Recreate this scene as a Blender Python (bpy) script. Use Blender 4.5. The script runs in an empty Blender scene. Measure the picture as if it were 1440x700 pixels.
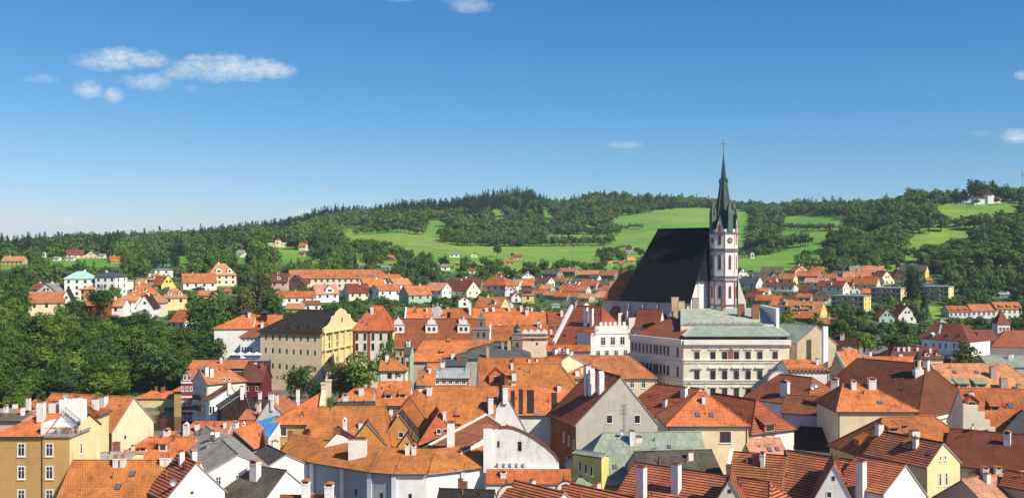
import bpy, math, random
from mathutils import Vector

# ------------------------------------------------------------------ camera, sky, sun, exposure
F, HC, PX0, YH = 1450.0, 42.0, 720.0, 360.0      # focal length in photo pixels, eye height, principal column, horizon row
SC = bpy.context.scene
COL = SC.collection
cam_data = bpy.data.cameras.new("camera")
cam = bpy.data.objects.new("camera", cam_data)
COL.objects.link(cam)
cam.location = (0, 0, HC)
cam.rotation_euler = (math.radians(90), 0, 0)
cam_data.sensor_width = 36.0
cam_data.lens = 36.0 * F / 1440.0
cam_data.shift_y = (YH - 350.0) / 1440.0
cam_data.clip_start = 1.0
cam_data.clip_end = 20000.0
SC.camera = cam

SUN_AZ, SUN_EL = math.radians(52.0), math.radians(42.0)      # azimuth from the camera's back (-Y) towards +X
SUN_DIR = Vector((math.sin(SUN_AZ) * math.cos(SUN_EL), -math.cos(SUN_AZ) * math.cos(SUN_EL), math.sin(SUN_EL)))
world = bpy.data.worlds.new("World")
SC.world = world
world.use_nodes = True
wn = world.node_tree
sky = wn.nodes.new("ShaderNodeTexSky")
sky.sky_type = 'NISHITA'
sky.sun_disc = False
sky.sun_elevation = SUN_EL
sky.sun_rotation = math.atan2(SUN_DIR.x, SUN_DIR.y)
sky.altitude = 0.0
sky.air_density = 0.7
sky.dust_density = 0.5
sky.ozone_density = 8.0
bg = wn.nodes["Background"]
bg.inputs[1].default_value = 0.10
def wmath(op, a, b=None, c=None, clamp=False):
    n = wn.nodes.new("ShaderNodeMath"); n.operation = op; n.use_clamp = clamp
    for i, v in enumerate((a, b, c)):
        if v is None: continue
        if hasattr(v, "links"): wn.links.new(v, n.inputs[i])
        else: n.inputs[i].default_value = v
    return n.outputs[0]
# a polarised, deep summer sky: each channel of the Nishita sky on its own contrast curve
EXPO = 1.7
sep = wn.nodes.new("ShaderNodeSeparateColor"); wn.links.new(sky.outputs[0], sep.inputs[0])
com = wn.nodes.new("ShaderNodeCombineColor")
for i, (gam, k) in enumerate(((1.85, 1.62), (1.12, 0.83), (0.80, 0.735))):
    v = wmath('MULTIPLY', sep.outputs[i], 0.1 * EXPO)
    v = wmath('POWER', v, gam)
    v = wmath('MULTIPLY', v, k / (0.1 * EXPO))
    wn.links.new(v, com.inputs[i])
# fair weather clouds, by direction: (u, v) = slopes of the sight line to the right and upwards
wtc = wn.nodes.new("ShaderNodeTexCoord")
wsp = wn.nodes.new("ShaderNodeSeparateXYZ"); wn.links.new(wtc.outputs["Generated"], wsp.inputs[0])
yy_ = wmath('MAXIMUM', wsp.outputs[1], 0.05)
cu, cv = wmath('DIVIDE', wsp.outputs[0], yy_), wmath('DIVIDE', wsp.outputs[2], yy_)
wcb = wn.nodes.new("ShaderNodeCombineXYZ"); wn.links.new(cu, wcb.inputs[0]); wn.links.new(wmath('MULTIPLY', cv, 1.7), wcb.inputs[1])
def wnoise(scale, detail, rough):
    n = wn.nodes.new("ShaderNodeTexNoise"); n.inputs["Scale"].default_value = scale; n.inputs["Detail"].default_value = detail; n.inputs["Roughness"].default_value = rough
    wn.links.new(wcb.outputs[0], n.inputs["Vector"])
    return n.outputs["Fac"]
wob = wmath('MULTIPLY', wmath('SUBTRACT', wmath('ADD', wmath('MULTIPLY', wnoise(34.0, 6.0, 0.62), 0.55), wmath('MULTIPLY', wnoise(120.0, 5.0, 0.7), 0.45)), 0.5), 4.0)
CLOUDS = [(168, 84, 52, 14, 1.0), (200, 86, 36, 10, .9), (318, 96, 74, 17, 1.0), (372, 98, 40, 12, 1.0), (262, 102, 32, 10, .8), (203, 116, 32, 12, .75), (124, 126, 19, 12, .95), (161, 133, 13, 10, .9), (58, 112, 22, 7, .5),
          (268, 125, 10, 6, .35), (120, 84, 22, 8, .25), (662, 7, 30, 10, .6), (645, 2, 22, 5, .3), (560, -2, 24, 5, .4), (1436, 191, 26, 9, .9), (1441, 107, 13, 7, .75), (104, 312, 21, 7, .8), (160, 315, 20, 6, .4), (424, 300, 26, 8, .6), (882, 204, 24, 5, .5), (1378, 188, 16, 6, .25)]
dens, shade = None, None
for px, py, rx, ry, op in CLOUDS:
    du = wmath('DIVIDE', wmath('SUBTRACT', cu, (px - 720.0) / 1450.0), rx * 1.25 / 1450.0)
    dv = wmath('DIVIDE', wmath('SUBTRACT', cv, (360.0 - py) / 1450.0), ry * 1.25 / 1450.0)
    e = wmath('SUBTRACT', 1.0, wmath('ADD', wmath('MULTIPLY', du, du), wmath('MULTIPLY', dv, dv)))
    e = wmath('MAXIMUM', e, -3.0)
    m = wmath('MULTIPLY', wmath('ADD', e, wob), 0.66, clamp=True)
    edge = wmath('MULTIPLY', wmath('ADD', e, 0.7), 1.4, clamp=True)
    m = wmath('MULTIPLY', wmath('MULTIPLY', m, edge), op)
    dens = m if dens is None else wmath('MAXIMUM', dens, m)
    t = wmath('MULTIPLY', wmath('MULTIPLY_ADD', dv, 0.5, 0.5, clamp=True), m)
    shade = t if shade is None else wmath('MAXIMUM', shade, t)
def wmix(fac, a, b):
    n = wn.nodes.new("ShaderNodeMix"); n.data_type = 'RGBA'
    for sock, v in ((n.inputs[0], fac), (n.inputs[6], a), (n.inputs[7], b)):
        if hasattr(v, "links"): wn.links.new(v, sock)
        else: sock.default_value = (*v, 1)
    return n.outputs[2]
ccol = wmix(shade, (4.0, 4.5, 4.9), (5.9, 6.0, 6.0))
wn.links.new(wmix(wmath('MULTIPLY', dens, 0.93), com.outputs[0], ccol), bg.inputs[0])
sun_data = bpy.data.lights.new("sun", 'SUN')
sun_data.energy = 3.75
sun_data.angle = math.radians(0.5)
sun_data.color = (1.0, 0.92, 0.78)
sun = bpy.data.objects.new("sun", sun_data)
COL.objects.link(sun)
sun.location = SUN_DIR * 300
sun.rotation_euler = SUN_DIR.to_track_quat('Z', 'Y').to_euler()
SC.view_settings.view_transform = 'Standard'
SC.view_settings.look = 'None'
SC.view_settings.exposure = math.log2(EXPO)
SC.view_settings.gamma = 1.0
SC.cycles.max_bounces = 6
SC.cycles.diffuse_bounces = 2
SC.cycles.glossy_bounces = 2
SC.cycles.transparent_max_bounces = 4
SC.cycles.volume_bounces = 1
SC.cycles.use_denoising = True

# ------------------------------------------------------------------ projection and terrain
def P(px, py, d):
    return Vector(((px - PX0) * d / F, d, HC - (py - YH) * d / F))
def zat(py, d):
    return HC - (py - YH) * d / F
def proj(x, y, z):
    return PX0 + F * x / y, YH - F * (z - HC) / y
def lerp(a, b, t):
    return a + (b - a) * t
KX = [-600, 0, 120, 240, 360, 480, 600, 720, 782, 840, 960, 1080, 1200, 1320, 1440, 2000]
KD = [0, 150, 250, 275, 302, 330, 430, 520, 600, 750, 950, 1200, 1500, 1900, 2400, 4500, 9000]
KZ = [[0] * 15, [0] * 15,
      [0, 0, 0, 0, 0, 0, 0, 0, 2, 3, 2, 2, 1, 1, 1],
      [-5.6, -5.6, -5.6, -5.6, -3, 0, 2, 3, 5, 6, 4, 2, 1, 1, 1],
      [-5.6, -5.6, -5.6, -5.6, -3, 0, 3, 4, 6, 8, 5, 3, 1.5, 1.5, 1.5],
      [-3, -3, -3, -3, -2, 0, 4, 6, 8, 8, 6, 3, 1.5, 1.5, 1.5],
      [17, 17, 17, 15, 9, 10, 11, 11, 11, 10, 8, 5, 3, 3, 3],
      [21, 21, 21, 20, 18, 16, 15.5, 15, 14, 13, 12, 9, 6, 6, 6],
      [25, 25, 26, 26, 24, 21, 20, 19, 19, 18, 17, 14, 11, 10, 10],
      [32, 32, 33, 34, 35, 32, 30, 28, 28, 28, 28, 27, 28, 30, 30],
      [40, 40, 41, 42, 46, 44, 42, 41, 42, 46, 44, 50, 58, 62, 62],
      [44, 44, 47, 52, 58, 64, 66, 64, 62, 70, 66, 85, 103, 108, 108],
      [46, 46, 53, 60, 70, 88, 95, 100, 98, 104, 98, 104, 112, 114, 114],
      [48, 48, 58, 66, 82, 114, 128, 150, 146, 138, 124, 128, 122, 120, 120],
      [48, 48, 62, 70, 84, 105, 118, 135, 130, 122, 115, 115, 112, 112, 112],
      [44, 44, 55, 60, 70, 80, 85, 90, 90, 90, 90, 90, 90, 90, 90],
      [40] * 15]
for _r, _v in zip(KZ, (0, 0, 1, 4, 5, 7, 11, 14.5, 19, 28, 41, 63, 94, 134, 118, 90, 40)):
    _r.insert(8, _v)
def _seg(K, v):
    if v <= K[0]: return 0, 0.0
    for i in range(len(K) - 1):
        if v <= K[i + 1]:
            return i, (v - K[i]) / (K[i + 1] - K[i])
    return len(K) - 2, 1.0
def ground_pd(px, d):
    i, t = _seg(KX, px); j, u = _seg(KD, d)
    t = t * t * (3 - 2 * t)
    a = lerp(KZ[j][i], KZ[j][i + 1], t); b = lerp(KZ[j + 1][i], KZ[j + 1][i + 1], t)
    return lerp(a, b, u)
def ground(x, y):
    if y < 5: return 0.0
    return ground_pd(PX0 + F * x / y, y)
def hit(px, py, d0=120.0, d1=3000.0):
    """distance at which the sight line of a photo pixel meets the terrain"""
    d = d0
    while d < d1:
        if zat(py, d) <= ground_pd(px, d): return d
        d += 4.0
    return d1

# ------------------------------------------------------------------ materials
MATS = {}
def new_mat(name):
    m = bpy.data.materials.new(name); m.use_nodes = True
    nt = m.node_tree
    return m, nt, nt.nodes["Principled BSDF"]
def nd(nt, typ, **kw):
    n = nt.nodes.new(typ)
    for k, v in kw.items():
        setattr(n, k, v)
    return n
def mixrgb(nt, fac, a, b, blend='MIX'):
    n = nt.nodes.new("ShaderNodeMix"); n.data_type = 'RGBA'; n.blend_type = blend
    for sock, v in ((n.inputs[0], fac), (n.inputs[6], a), (n.inputs[7], b)):
        if hasattr(v, "links"): nt.links.new(v, sock)
        elif isinstance(v, (int, float)): sock.default_value = v
        else: sock.default_value = (*v, 1) if len(v) == 3 else v
    return n.outputs[2]
def ramp(nt, src, stops):
    n = nt.nodes.new("ShaderNodeValToRGB")
    el = n.color_ramp.elements
    while len(el) < len(stops): el.new(0.5)
    for e, (p, c) in zip(el, stops):
        e.position = p; e.color = (c, c, c, 1) if isinstance(c, (int, float)) else (*c, 1)
    nt.links.new(src, n.inputs[0])
    return n.outputs[0]
def noise(nt, vec, scale, detail=3.0, rough=0.55):
    n = nt.nodes.new("ShaderNodeTexNoise")
    n.inputs["Scale"].default_value = scale; n.inputs["Detail"].default_value = detail; n.inputs["Roughness"].default_value = rough
    if vec is not None: nt.links.new(vec, n.inputs["Vector"])
    return n.outputs["Fac"]
def mapping(nt, vec, scale=(1, 1, 1), rot=(0, 0, 0)):
    n = nt.nodes.new("ShaderNodeMapping")
    n.inputs["Scale"].default_value = scale; n.inputs["Rotation"].default_value = rot
    nt.links.new(vec, n.inputs["Vector"])
    return n.outputs[0]
def objrand(nt):
    return nt.nodes.new("ShaderNodeObjectInfo").outputs["Random"]

def tile(key, c1, c2, row=0.36, bw=0.24, course_line=0.045, dark=0.42, patch=(0.66, 1.16), rough=0.82, moss=0.62):
    """clay tiles in courses, weathered in patches and in streaks down the slope; UVs are metres along the eave and up the slope"""
    if key in MATS: return MATS[key]
    m, nt, b = new_mat("roof_tiles_" + key)
    uv = nt.nodes.new("ShaderNodeUVMap").outputs[0]
    geo = nt.nodes.new("ShaderNodeNewGeometry").outputs["Position"]
    br = nt.nodes.new("ShaderNodeTexBrick")
    br.offset = 0.5
    nt.links.new(uv, br.inputs["Vector"])
    br.inputs["Scale"].default_value = 1.0
    br.inputs["Brick Width"].default_value = bw; br.inputs["Row Height"].default_value = row
    br.inputs["Mortar Size"].default_value = course_line; br.inputs["Mortar Smooth"].default_value = 0.6; br.inputs["Bias"].default_value = -0.2
    br.inputs["Color1"].default_value = (*c1, 1); br.inputs["Color2"].default_value = (*c2, 1)
    br.inputs["Mortar"].default_value = (c2[0] * dark, c2[1] * dark, c2[2] * dark, 1)  # joint tone, mostly darker, paints in the shade under the tile courses
    big = ramp(nt, noise(nt, geo, 0.33, 5.0, 0.62), [(0.28, patch[0]), (0.5, 0.95), (0.72, patch[1])])
    streak = ramp(nt, noise(nt, mapping(nt, uv, (1.3, 0.16, 1)), 1.6, 4.0, 0.6), [(0.3, 0.74), (0.62, 1.06)])
    speck = ramp(nt, noise(nt, mapping(nt, uv, (2.6, 2.2, 1)), 1.7, 2.0), [(0.34, 0.78), (0.6, 1.08)])
    c = mixrgb(nt, 1.0, br.outputs["Color"], big, 'MULTIPLY')
    c = mixrgb(nt, 0.8, c, streak, 'MULTIPLY')
    c = mixrgb(nt, 0.7, c, speck, 'MULTIPLY')
    pb = nt.nodes.new("ShaderNodeTexBrick"); pb.offset = 0.37             # repaired fields of newer and older tiles
    nt.links.new(uv, pb.inputs["Vector"]); pb.inputs["Scale"].default_value = 1.0
    pb.inputs["Brick Width"].default_value = 2.9; pb.inputs["Row Height"].default_value = row * 5.0; pb.inputs["Mortar Size"].default_value = 0.0; pb.inputs["Bias"].default_value = -0.15
    pb.inputs["Color1"].default_value = (1.08, 1.08, 1.08, 1); pb.inputs["Color2"].default_value = (0.74, 0.72, 0.70, 1)
    c = mixrgb(nt, 0.5 if moss > .1 else 0.15, c, pb.outputs["Color"], 'MULTIPLY')
    grime = ramp(nt, noise(nt, geo, 0.9, 4.0), [(0.50, 0.0), (0.76, moss)])
    c = mixrgb(nt, grime, c, (0.085, 0.062, 0.040))
    hsv = nt.nodes.new("ShaderNodeHueSaturation")
    r = objrand(nt)
    mr = nt.nodes.new("ShaderNodeMapRange"); nt.links.new(r, mr.inputs[0]); mr.inputs[3].default_value = 0.78; mr.inputs[4].default_value = 1.12
    mh = nt.nodes.new("ShaderNodeMapRange"); nt.links.new(r, mh.inputs[0]); mh.inputs[3].default_value = 0.509; mh.inputs[4].default_value = 0.492
    nt.links.new(mr.outputs[0], hsv.inputs["Value"]); nt.links.new(mh.outputs[0], hsv.inputs["Hue"]); nt.links.new(c, hsv.inputs["Color"])
    nt.links.new(hsv.outputs[0], b.inputs["Base Color"])
    b.inputs["Roughness"].default_value = rough
    b.inputs["Specular IOR Level"].default_value = 0.25
    bp = nt.nodes.new("ShaderNodeBump"); bp.invert = True
    bp.inputs["Strength"].default_value = 0.55; bp.inputs["Distance"].default_value = 0.05
    nt.links.new(br.outputs["Fac"], bp.inputs["Height"]); nt.links.new(bp.outputs[0], b.inputs["Normal"])
    MATS[key] = m
    return m
def metal_roof(key, c1, c2, seam=0.6, rough=0.5, rust=0.0):
    if key in MATS: return MATS[key]
    m, nt, b = new_mat("sheet_roof_" + key)
    uv = nt.nodes.new("ShaderNodeUVMap").outputs[0]
    geo = nt.nodes.new("ShaderNodeNewGeometry").outputs["Position"]
    br = nt.nodes.new("ShaderNodeTexBrick"); br.offset = 0.5
    nt.links.new(uv, br.inputs["Vector"]); br.inputs["Scale"].default_value = 1.0
    br.inputs["Brick Width"].default_value = seam; br.inputs["Row Height"].default_value = 1.6
    br.inputs["Mortar Size"].default_value = 0.035; br.inputs["Mortar Smooth"].default_value = 0.3
    br.inputs["Color1"].default_value = (*c1, 1); br.inputs["Color2"].default_value = (*c2, 1)
    br.inputs["Mortar"].default_value = (c2[0] * 0.55, c2[1] * 0.55, c2[2] * 0.55, 1)
    big = ramp(nt, noise(nt, geo, 0.5, 5.0, 0.65), [(0.3, 0.7), (0.7, 1.15)])
    c = mixrgb(nt, 1.0, br.outputs["Color"], big, 'MULTIPLY')
    if rust:
        st = ramp(nt, noise(nt, mapping(nt, uv, (1.0, 0.25, 1)), 0.9, 4.0), [(0.56, 0.0), (0.75, rust)])
        c = mixrgb(nt, st, c, (0.22, 0.12, 0.05))
    nt.links.new(c, b.inputs["Base Color"])
    b.inputs["Roughness"].default_value = rough
    bp = nt.nodes.new("ShaderNodeBump"); bp.inputs["Strength"].default_value = 0.4; bp.inputs["Distance"].default_value = 0.04
    nt.links.new(br.outputs["Fac"], bp.inputs["Height"]); nt.links.new(bp.outputs[0], b.inputs["Normal"])
    MATS[key] = m
    return m
def plaster(key, c, stain=0.25, stain_col=(0.20, 0.17, 0.13), scale=0.45):
    if key in MATS: return MATS[key]
    m, nt, b = new_mat("plaster_" + key)
    geo = nt.nodes.new("ShaderNodeNewGeometry").outputs["Position"]
    n1 = ramp(nt, noise(nt, geo, scale, 5.0, 0.65), [(0.3, 0.84), (0.7, 1.05)])
    n2 = ramp(nt, noise(nt, mapping(nt, geo, (1.1, 1.1, 0.18)), 1.1, 5.0, 0.7), [(0.52, 0.0), (0.80, stain)])
    c1 = mixrgb(nt, 1.0, c, n1, 'MULTIPLY')
    c1 = mixrgb(nt, n2, c1, stain_col)
    hsv = nt.nodes.new("ShaderNodeHueSaturation")
    mr = nt.nodes.new("ShaderNodeMapRange"); nt.links.new(objrand(nt), mr.inputs[0]); mr.inputs[3].default_value = 0.92; mr.inputs[4].default_value = 1.06
    nt.links.new(mr.outputs[0], hsv.inputs["Value"]); nt.links.new(c1, hsv.inputs["Color"])
    nt.links.new(hsv.outputs[0], b.inputs["Base Color"])
    b.inputs["Roughness"].default_value = 0.92; b.inputs["Specular IOR Level"].default_value = 0.15
    bp = nt.nodes.new("ShaderNodeBump"); bp.inputs["Strength"].default_value = 0.25; bp.inputs["Distance"].default_value = 0.03
    nt.links.new(noise(nt, geo, 3.0, 4.0), bp.inputs["Height"]); nt.links.new(bp.outputs[0], b.inputs["Normal"])
    MATS[key] = m
    return m
def flat(key, c, rough=0.6, metal=0.0, var=0.2, scale=2.0):
    if key in MATS: return MATS[key]
    m, nt, b = new_mat("paint_" + key)
    geo = nt.nodes.new("ShaderNodeNewGeometry").outputs["Position"]
    n1 = ramp(nt, noise(nt, geo, scale, 4.0, 0.6), [(0.3, 1.0 - var), (0.7, 1.0 + var * 0.5)])
    nt.links.new(mixrgb(nt, 1.0, c, n1, 'MULTIPLY'), b.inputs["Base Color"])
    b.inputs["Roughness"].default_value = rough; b.inputs["Metallic"].default_value = metal
    MATS[key] = m
    return m
def glass_mat():
    if "glass" in MATS: return MATS["glass"]
    m, nt, b = new_mat("window_glass")
    c = mixrgb(nt, objrand(nt), (0.012, 0.014, 0.018), (0.05, 0.055, 0.065))
    nt.links.new(c, b.inputs["Base Color"])
    b.inputs["Roughness"].default_value = 0.12
    MATS["glass"] = m
    return m
def boards(key, c):
    if key in MATS: return MATS[key]
    m, nt, b = new_mat("boards_" + key)
    tc = nt.nodes.new("ShaderNodeTexCoord").outputs["Object"]
    w = nt.nodes.new("ShaderNodeTexWave"); w.wave_type = 'BANDS'; w.bands_direction = 'X'
    nt.links.new(tc, w.inputs["Vector"]); w.inputs["Scale"].default_value = 1.3; w.inputs["Distortion"].default_value = 0.6
    a = ramp(nt, w.outputs["Fac"], [(0.0, 0.35), (0.12, 0.9), (1.0, 1.05)])
    g = ramp(nt, noise(nt, mapping(nt, tc, (4, 4, 0.4)), 1.5, 4), [(0.3, 0.7), (0.7, 1.1)])
    x = mixrgb(nt, 1.0, mixrgb(nt, 1.0, c, a, 'MULTIPLY'), g, 'MULTIPLY')
    nt.links.new(x, b.inputs["Base Color"]); b.inputs["Roughness"].default_value = 0.7
    MATS[key] = m
    return m

ROOF = {
    'or': tile('orange', (0.80, 0.270, 0.082), (0.70, 0.215, 0.062)),
    'or2': tile('orange_red', (0.66, 0.200, 0.062), (0.56, 0.155, 0.048)),
    'orw': tile('orange_weathered', (0.70, 0.255, 0.105), (0.58, 0.190, 0.074), patch=(0.62, 1.15)),
    'orl': tile('pale_orange', (0.80, 0.37, 0.17), (0.70, 0.29, 0.12), patch=(0.7, 1.15)),
    'br': tile('brown_red', (0.42, 0.125, 0.052), (0.32, 0.088, 0.038), row=0.42, bw=80.0, course_line=0.09, dark=0.20),
    'brs': tile('brown_striped', (0.62, 0.205, 0.090), (0.48, 0.145, 0.066), row=0.46, bw=80.0, course_line=0.13, dark=0.10),
    'db': tile('dark_brown', (0.125, 0.042, 0.024), (0.085, 0.030, 0.018), row=0.42, course_line=0.07, dark=0.35),
    'rd': tile('dark_red', (0.30, 0.085, 0.042), (0.23, 0.062, 0.032), row=0.40, course_line=0.06, dark=0.4),
    'pk': tile('salmon', (0.72, 0.36, 0.22), (0.62, 0.28, 0.165)),
    'mar': tile('maroon', (0.27, 0.080, 0.060), (0.20, 0.058, 0.046)),
    'gb': tile('grey_brown', (0.20, 0.155, 0.12), (0.14, 0.11, 0.085), row=0.45, course_line=0.06),
    'gy': tile('grey_slate', (0.15, 0.145, 0.14), (0.11, 0.105, 0.10), row=0.4, course_line=0.05),
    'gl': tile('pale_grey_slate', (0.36, 0.35, 0.31), (0.29, 0.28, 0.25), row=0.4, course_line=0.03, dark=0.7),
    'og': tile('old_grey_shingle', (0.17, 0.15, 0.12), (0.10, 0.09, 0.07), row=0.3, course_line=0.05, patch=(0.5, 1.35)),
    'bk': tile('black_slate', (0.0085, 0.012, 0.013), (0.007, 0.010, 0.011), row=0.4, course_line=0.05, dark=0.6, moss=0.03),
    'ch': tile('charcoal', (0.045, 0.036, 0.030), (0.035, 0.028, 0.024), row=0.4, course_line=0.05, dark=0.6),
    'chs': tile('charcoal_striped', (0.060, 0.052, 0.050), (0.045, 0.040, 0.038), row=0.55, course_line=0.12, dark=2.6),
    'gn': metal_roof('green_copper', (0.30, 0.35, 0.26), (0.24, 0.29, 0.22), seam=1.1, rust=0.6),
    'gnl': metal_roof('pale_green', (0.46, 0.50, 0.38), (0.40, 0.44, 0.34), seam=0.7, rust=0.35),
    'gnb': metal_roof('blue_green_seamed', (0.36, 0.42, 0.33), (0.30, 0.36, 0.29), seam=0.55),
    'mint': metal_roof('mint', (0.42, 0.68, 0.60), (0.38, 0.62, 0.55), seam=0.6),
    'zn': metal_roof('zinc', (0.36, 0.39, 0.40), (0.31, 0.34, 0.35), seam=0.7),
    'blu': metal_roof('blue_sheet', (0.06, 0.30, 0.62), (0.05, 0.27, 0.58), seam=1.5),
    'navy': tile('blue_grey_slate', (0.13, 0.155, 0.20), (0.10, 0.12, 0.155)),
}
WALL = {
    'wh': plaster('white', (0.82, 0.80, 0.76), 0.22, (0.30, 0.26, 0.21), 0.6),
    'whs': plaster('white_stained', (0.78, 0.76, 0.71), 0.75, (0.16, 0.14, 0.11), 0.8),
    'cr': plaster('cream', (0.80, 0.65, 0.44), 0.32),
    'crl': plaster('pale_cream', (0.80, 0.72, 0.56), 0.32),
    'ye': plaster('yellow', (0.74, 0.60, 0.18), 0.12),
    'yel': plaster('pale_yellow', (0.80, 0.63, 0.34), 0.28),
    'oc': plaster('ochre', (0.52, 0.32, 0.115), 0.25),
    'tanl': plaster('pale_tan', (0.80, 0.64, 0.41), 0.2),
    'tan': plaster('tan', (0.52, 0.42, 0.29), 0.4),
    'pk': plaster('pink', (0.66, 0.44, 0.36), 0.15),
    'lil': plaster('lilac_white', (0.72, 0.66, 0.66), 0.2),
    'gr': plaster('grey', (0.46, 0.43, 0.37), 0.5),
    'blg': plaster('blue_grey', (0.33, 0.36, 0.41), 0.12),
    'og': plaster('orange', (0.85, 0.45, 0.10), 0.2),
    'rek': plaster('dark_maroon', (0.13, 0.026, 0.022), 0.2),
    're': plaster('deep_red', (0.30, 0.055, 0.050), 0.12),
    'dk': plaster('dark_brown', (0.09, 0.060, 0.045), 0.2),
    'ol': plaster('olive', (0.40, 0.34, 0.16), 0.2),
    'gn': plaster('sage_green', (0.36, 0.50, 0.38), 0.15),
    'mgr': plaster('mushroom_grey', (0.33, 0.27, 0.24), 0.4),
    'wd': boards('orange_wood', (0.72, 0.31, 0.06)),
    'wdd': boards('dark_wood', (0.10, 0.055, 0.030)),
}
M_WFRAME = flat('window_frame_white', (0.75, 0.74, 0.70), 0.5, var=0.1)
M_DFRAME = flat('window_frame_brown', (0.10, 0.055, 0.03), 0.5)
M_RFRAME = flat('window_frame_terracotta', (0.36, 0.12, 0.06), 0.7)
M_GREY = flat('stone_grey', (0.30, 0.29, 0.27), 0.85)
M_DARK = flat('soot_and_hollow_shade', (0.025, 0.022, 0.020), 0.9)  # sooty flues; also painted shade for the niche, hood and turret openings
M_METAL = flat('dark_metal', (0.06, 0.065, 0.07), 0.45, 0.7)
M_LMETAL = flat('pale_metal', (0.55, 0.56, 0.57), 0.35, 0.7)
M_BRICK = flat('chimney_brick', (0.30, 0.12, 0.07), 0.9, var=0.5, scale=5.0)
M_STONE = plaster('sandstone', (0.55, 0.42, 0.24), 0.5)
M_POT = flat('terracotta', (0.45, 0.15, 0.06), 0.85, var=0.3)
M_CHIM = plaster('chimney_white', (0.80, 0.77, 0.73), 0.45, (0.22, 0.17, 0.13), 1.2)
M_CHIMG = plaster('chimney_grey', (0.40, 0.36, 0.30), 0.5, (0.15, 0.12, 0.10), 1.2)
GLASS = glass_mat()

# ------------------------------------------------------------------ mesh collector
class MB:
    def __init__(s):
        s.v, s.f, s.m, s.uv = [], [], [], []
    def face(s, pts, mat=0, uv=None):
        i = len(s.v)
        s.v.extend(tuple(p) for p in pts)
        s.f.append(tuple(range(i, i + len(pts)))); s.m.append(mat)
        s.uv.append(uv)
    def box(s, c, size, mat=0, rot=0.0):
        hx, hy, hz = size[0] / 2, size[1] / 2, size[2] / 2
        ca, sa = math.cos(rot), math.sin(rot)
        def q(x, y, z):
            return (c[0] + x * ca - y * sa, c[1] + x * sa + y * ca, c[2] + z)
        p = [q(-hx, -hy, -hz), q(hx, -hy, -hz), q(hx, hy, -hz), q(-hx, hy, -hz), q(-hx, -hy, hz), q(hx, -hy, hz), q(hx, hy, hz), q(-hx, hy, hz)]
        for a in ((0, 3, 2, 1), (4, 5, 6, 7), (0, 1, 5, 4), (1, 2, 6, 5), (2, 3, 7, 6), (3, 0, 4, 7)):
            s.face([p[k] for k in a], mat)
    def box2(s, lo, hi, mat=0):
        s.box([(lo[k] + hi[k]) / 2 for k in range(3)], [hi[k] - lo[k] for k in range(3)], mat)
    def frustum(s, c, r0, r1, z0, z1, n=8, mat=0, rot=0.0, cap=True, c1=None):
        c1 = c1 or c
        a = [(c[0] + r0 * math.cos(rot + k * 2 * math.pi / n), c[1] + r0 * math.sin(rot + k * 2 * math.pi / n), z0) for k in range(n)]
        b = [(c1[0] + r1 * math.cos(rot + k * 2 * math.pi / n), c1[1] + r1 * math.sin(rot + k * 2 * math.pi / n), z1) for k in range(n)]
        for k in range(n):
            k2 = (k + 1) % n
            if r1 < 1e-4: s.face([a[k], a[k2], b[k]], mat)
            else: s.face([a[k], a[k2], b[k2], b[k]], mat)
        if cap and r1 >= 1e-4: s.face(b, mat)
        if cap: s.face(a[::-1], mat)
    def tube(s, p, q, r, n=6, mat=0, r1=None):
        p, q = Vector(p), Vector(q)
        ax = q - p
        if ax.length < 1e-6: return
        ax.normalize()
        u = ax.orthogonal().normalized(); w = ax.cross(u)
        r1 = r if r1 is None else r1
        a = [p + (u * math.cos(t) + w * math.sin(t)) * r for t in [k * 2 * math.pi / n for k in range(n)]]
        b = [q + (u * math.cos(t) + w * math.sin(t)) * r1 for t in [k * 2 * math.pi / n for k in range(n)]]
        for k in range(n):
            s.face([a[k], a[(k + 1) % n], b[(k + 1) % n], b[k]], mat)
        s.face(a[::-1], mat); s.face(b, mat)
    def extrude(s, prof, y0, y1, mat=0):
        """outline (x, z) given counter-clockwise seen from -y, made solid between y0 and y1"""
        n = len(prof)
        s.face([(x, y0, z) for x, z in prof], mat)
        s.face([(x, y1, z) for x, z in prof[::-1]], mat)
        for k in range(n):
            (x0, z0), (x1, z1) = prof[k], prof[(k + 1) % n]
            s.face([(x0, y0, z0), (x0, y1, z0), (x1, y1, z1), (x1, y0, z1)], mat)
    def slab(s, pts, t, mat=0, under=True, edges=None, side_mat=None):
        """roof plane: pts of the top surface (eave first edge), a vertical thickness t, sides on the listed edges"""
        p = [Vector(q) for q in pts]
        e = (p[1] - p[0]).normalized()
        n = (p[1] - p[0]).cross(p[2] - p[0]).normalized()
        g = n.cross(e)
        s.face(p, mat, [((q - p[0]).dot(e), (q - p[0]).dot(g)) for q in p])
        dn = Vector((0, 0, -t))
        if under: s.face([q + dn for q in p[::-1]], mat if side_mat is None else side_mat)
        for k in (range(len(p)) if edges is None else edges):
            a, b = p[k], p[(k + 1) % len(p)]
            s.face([a + dn, b + dn, b, a], mat if side_mat is None else side_mat)
    def mesh(s, name, mats):
        me = bpy.data.meshes.new(name)
        me.from_pydata(s.v, [], s.f)
        for m in mats: me.materials.append(m)
        me.polygons.foreach_set("material_index", s.m)
        if any(u is not None for u in s.uv):
            lay = me.uv_layers.new(name="UVMap")
            flat_uv = []
            for fc, u in zip(s.f, s.uv):
                for k in range(len(fc)):
                    flat_uv.extend(u[k] if u is not None else (s.v[fc[k]][0] + s.v[fc[k]][1], s.v[fc[k]][2]))
            lay.data.foreach_set("uv", flat_uv)
        me.update()
        return me
    def obj(s, name, mats, parent=None, loc=(0, 0, 0), rz=0.0):
        return link(name, s.mesh(name, mats), parent, loc, rz)
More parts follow.
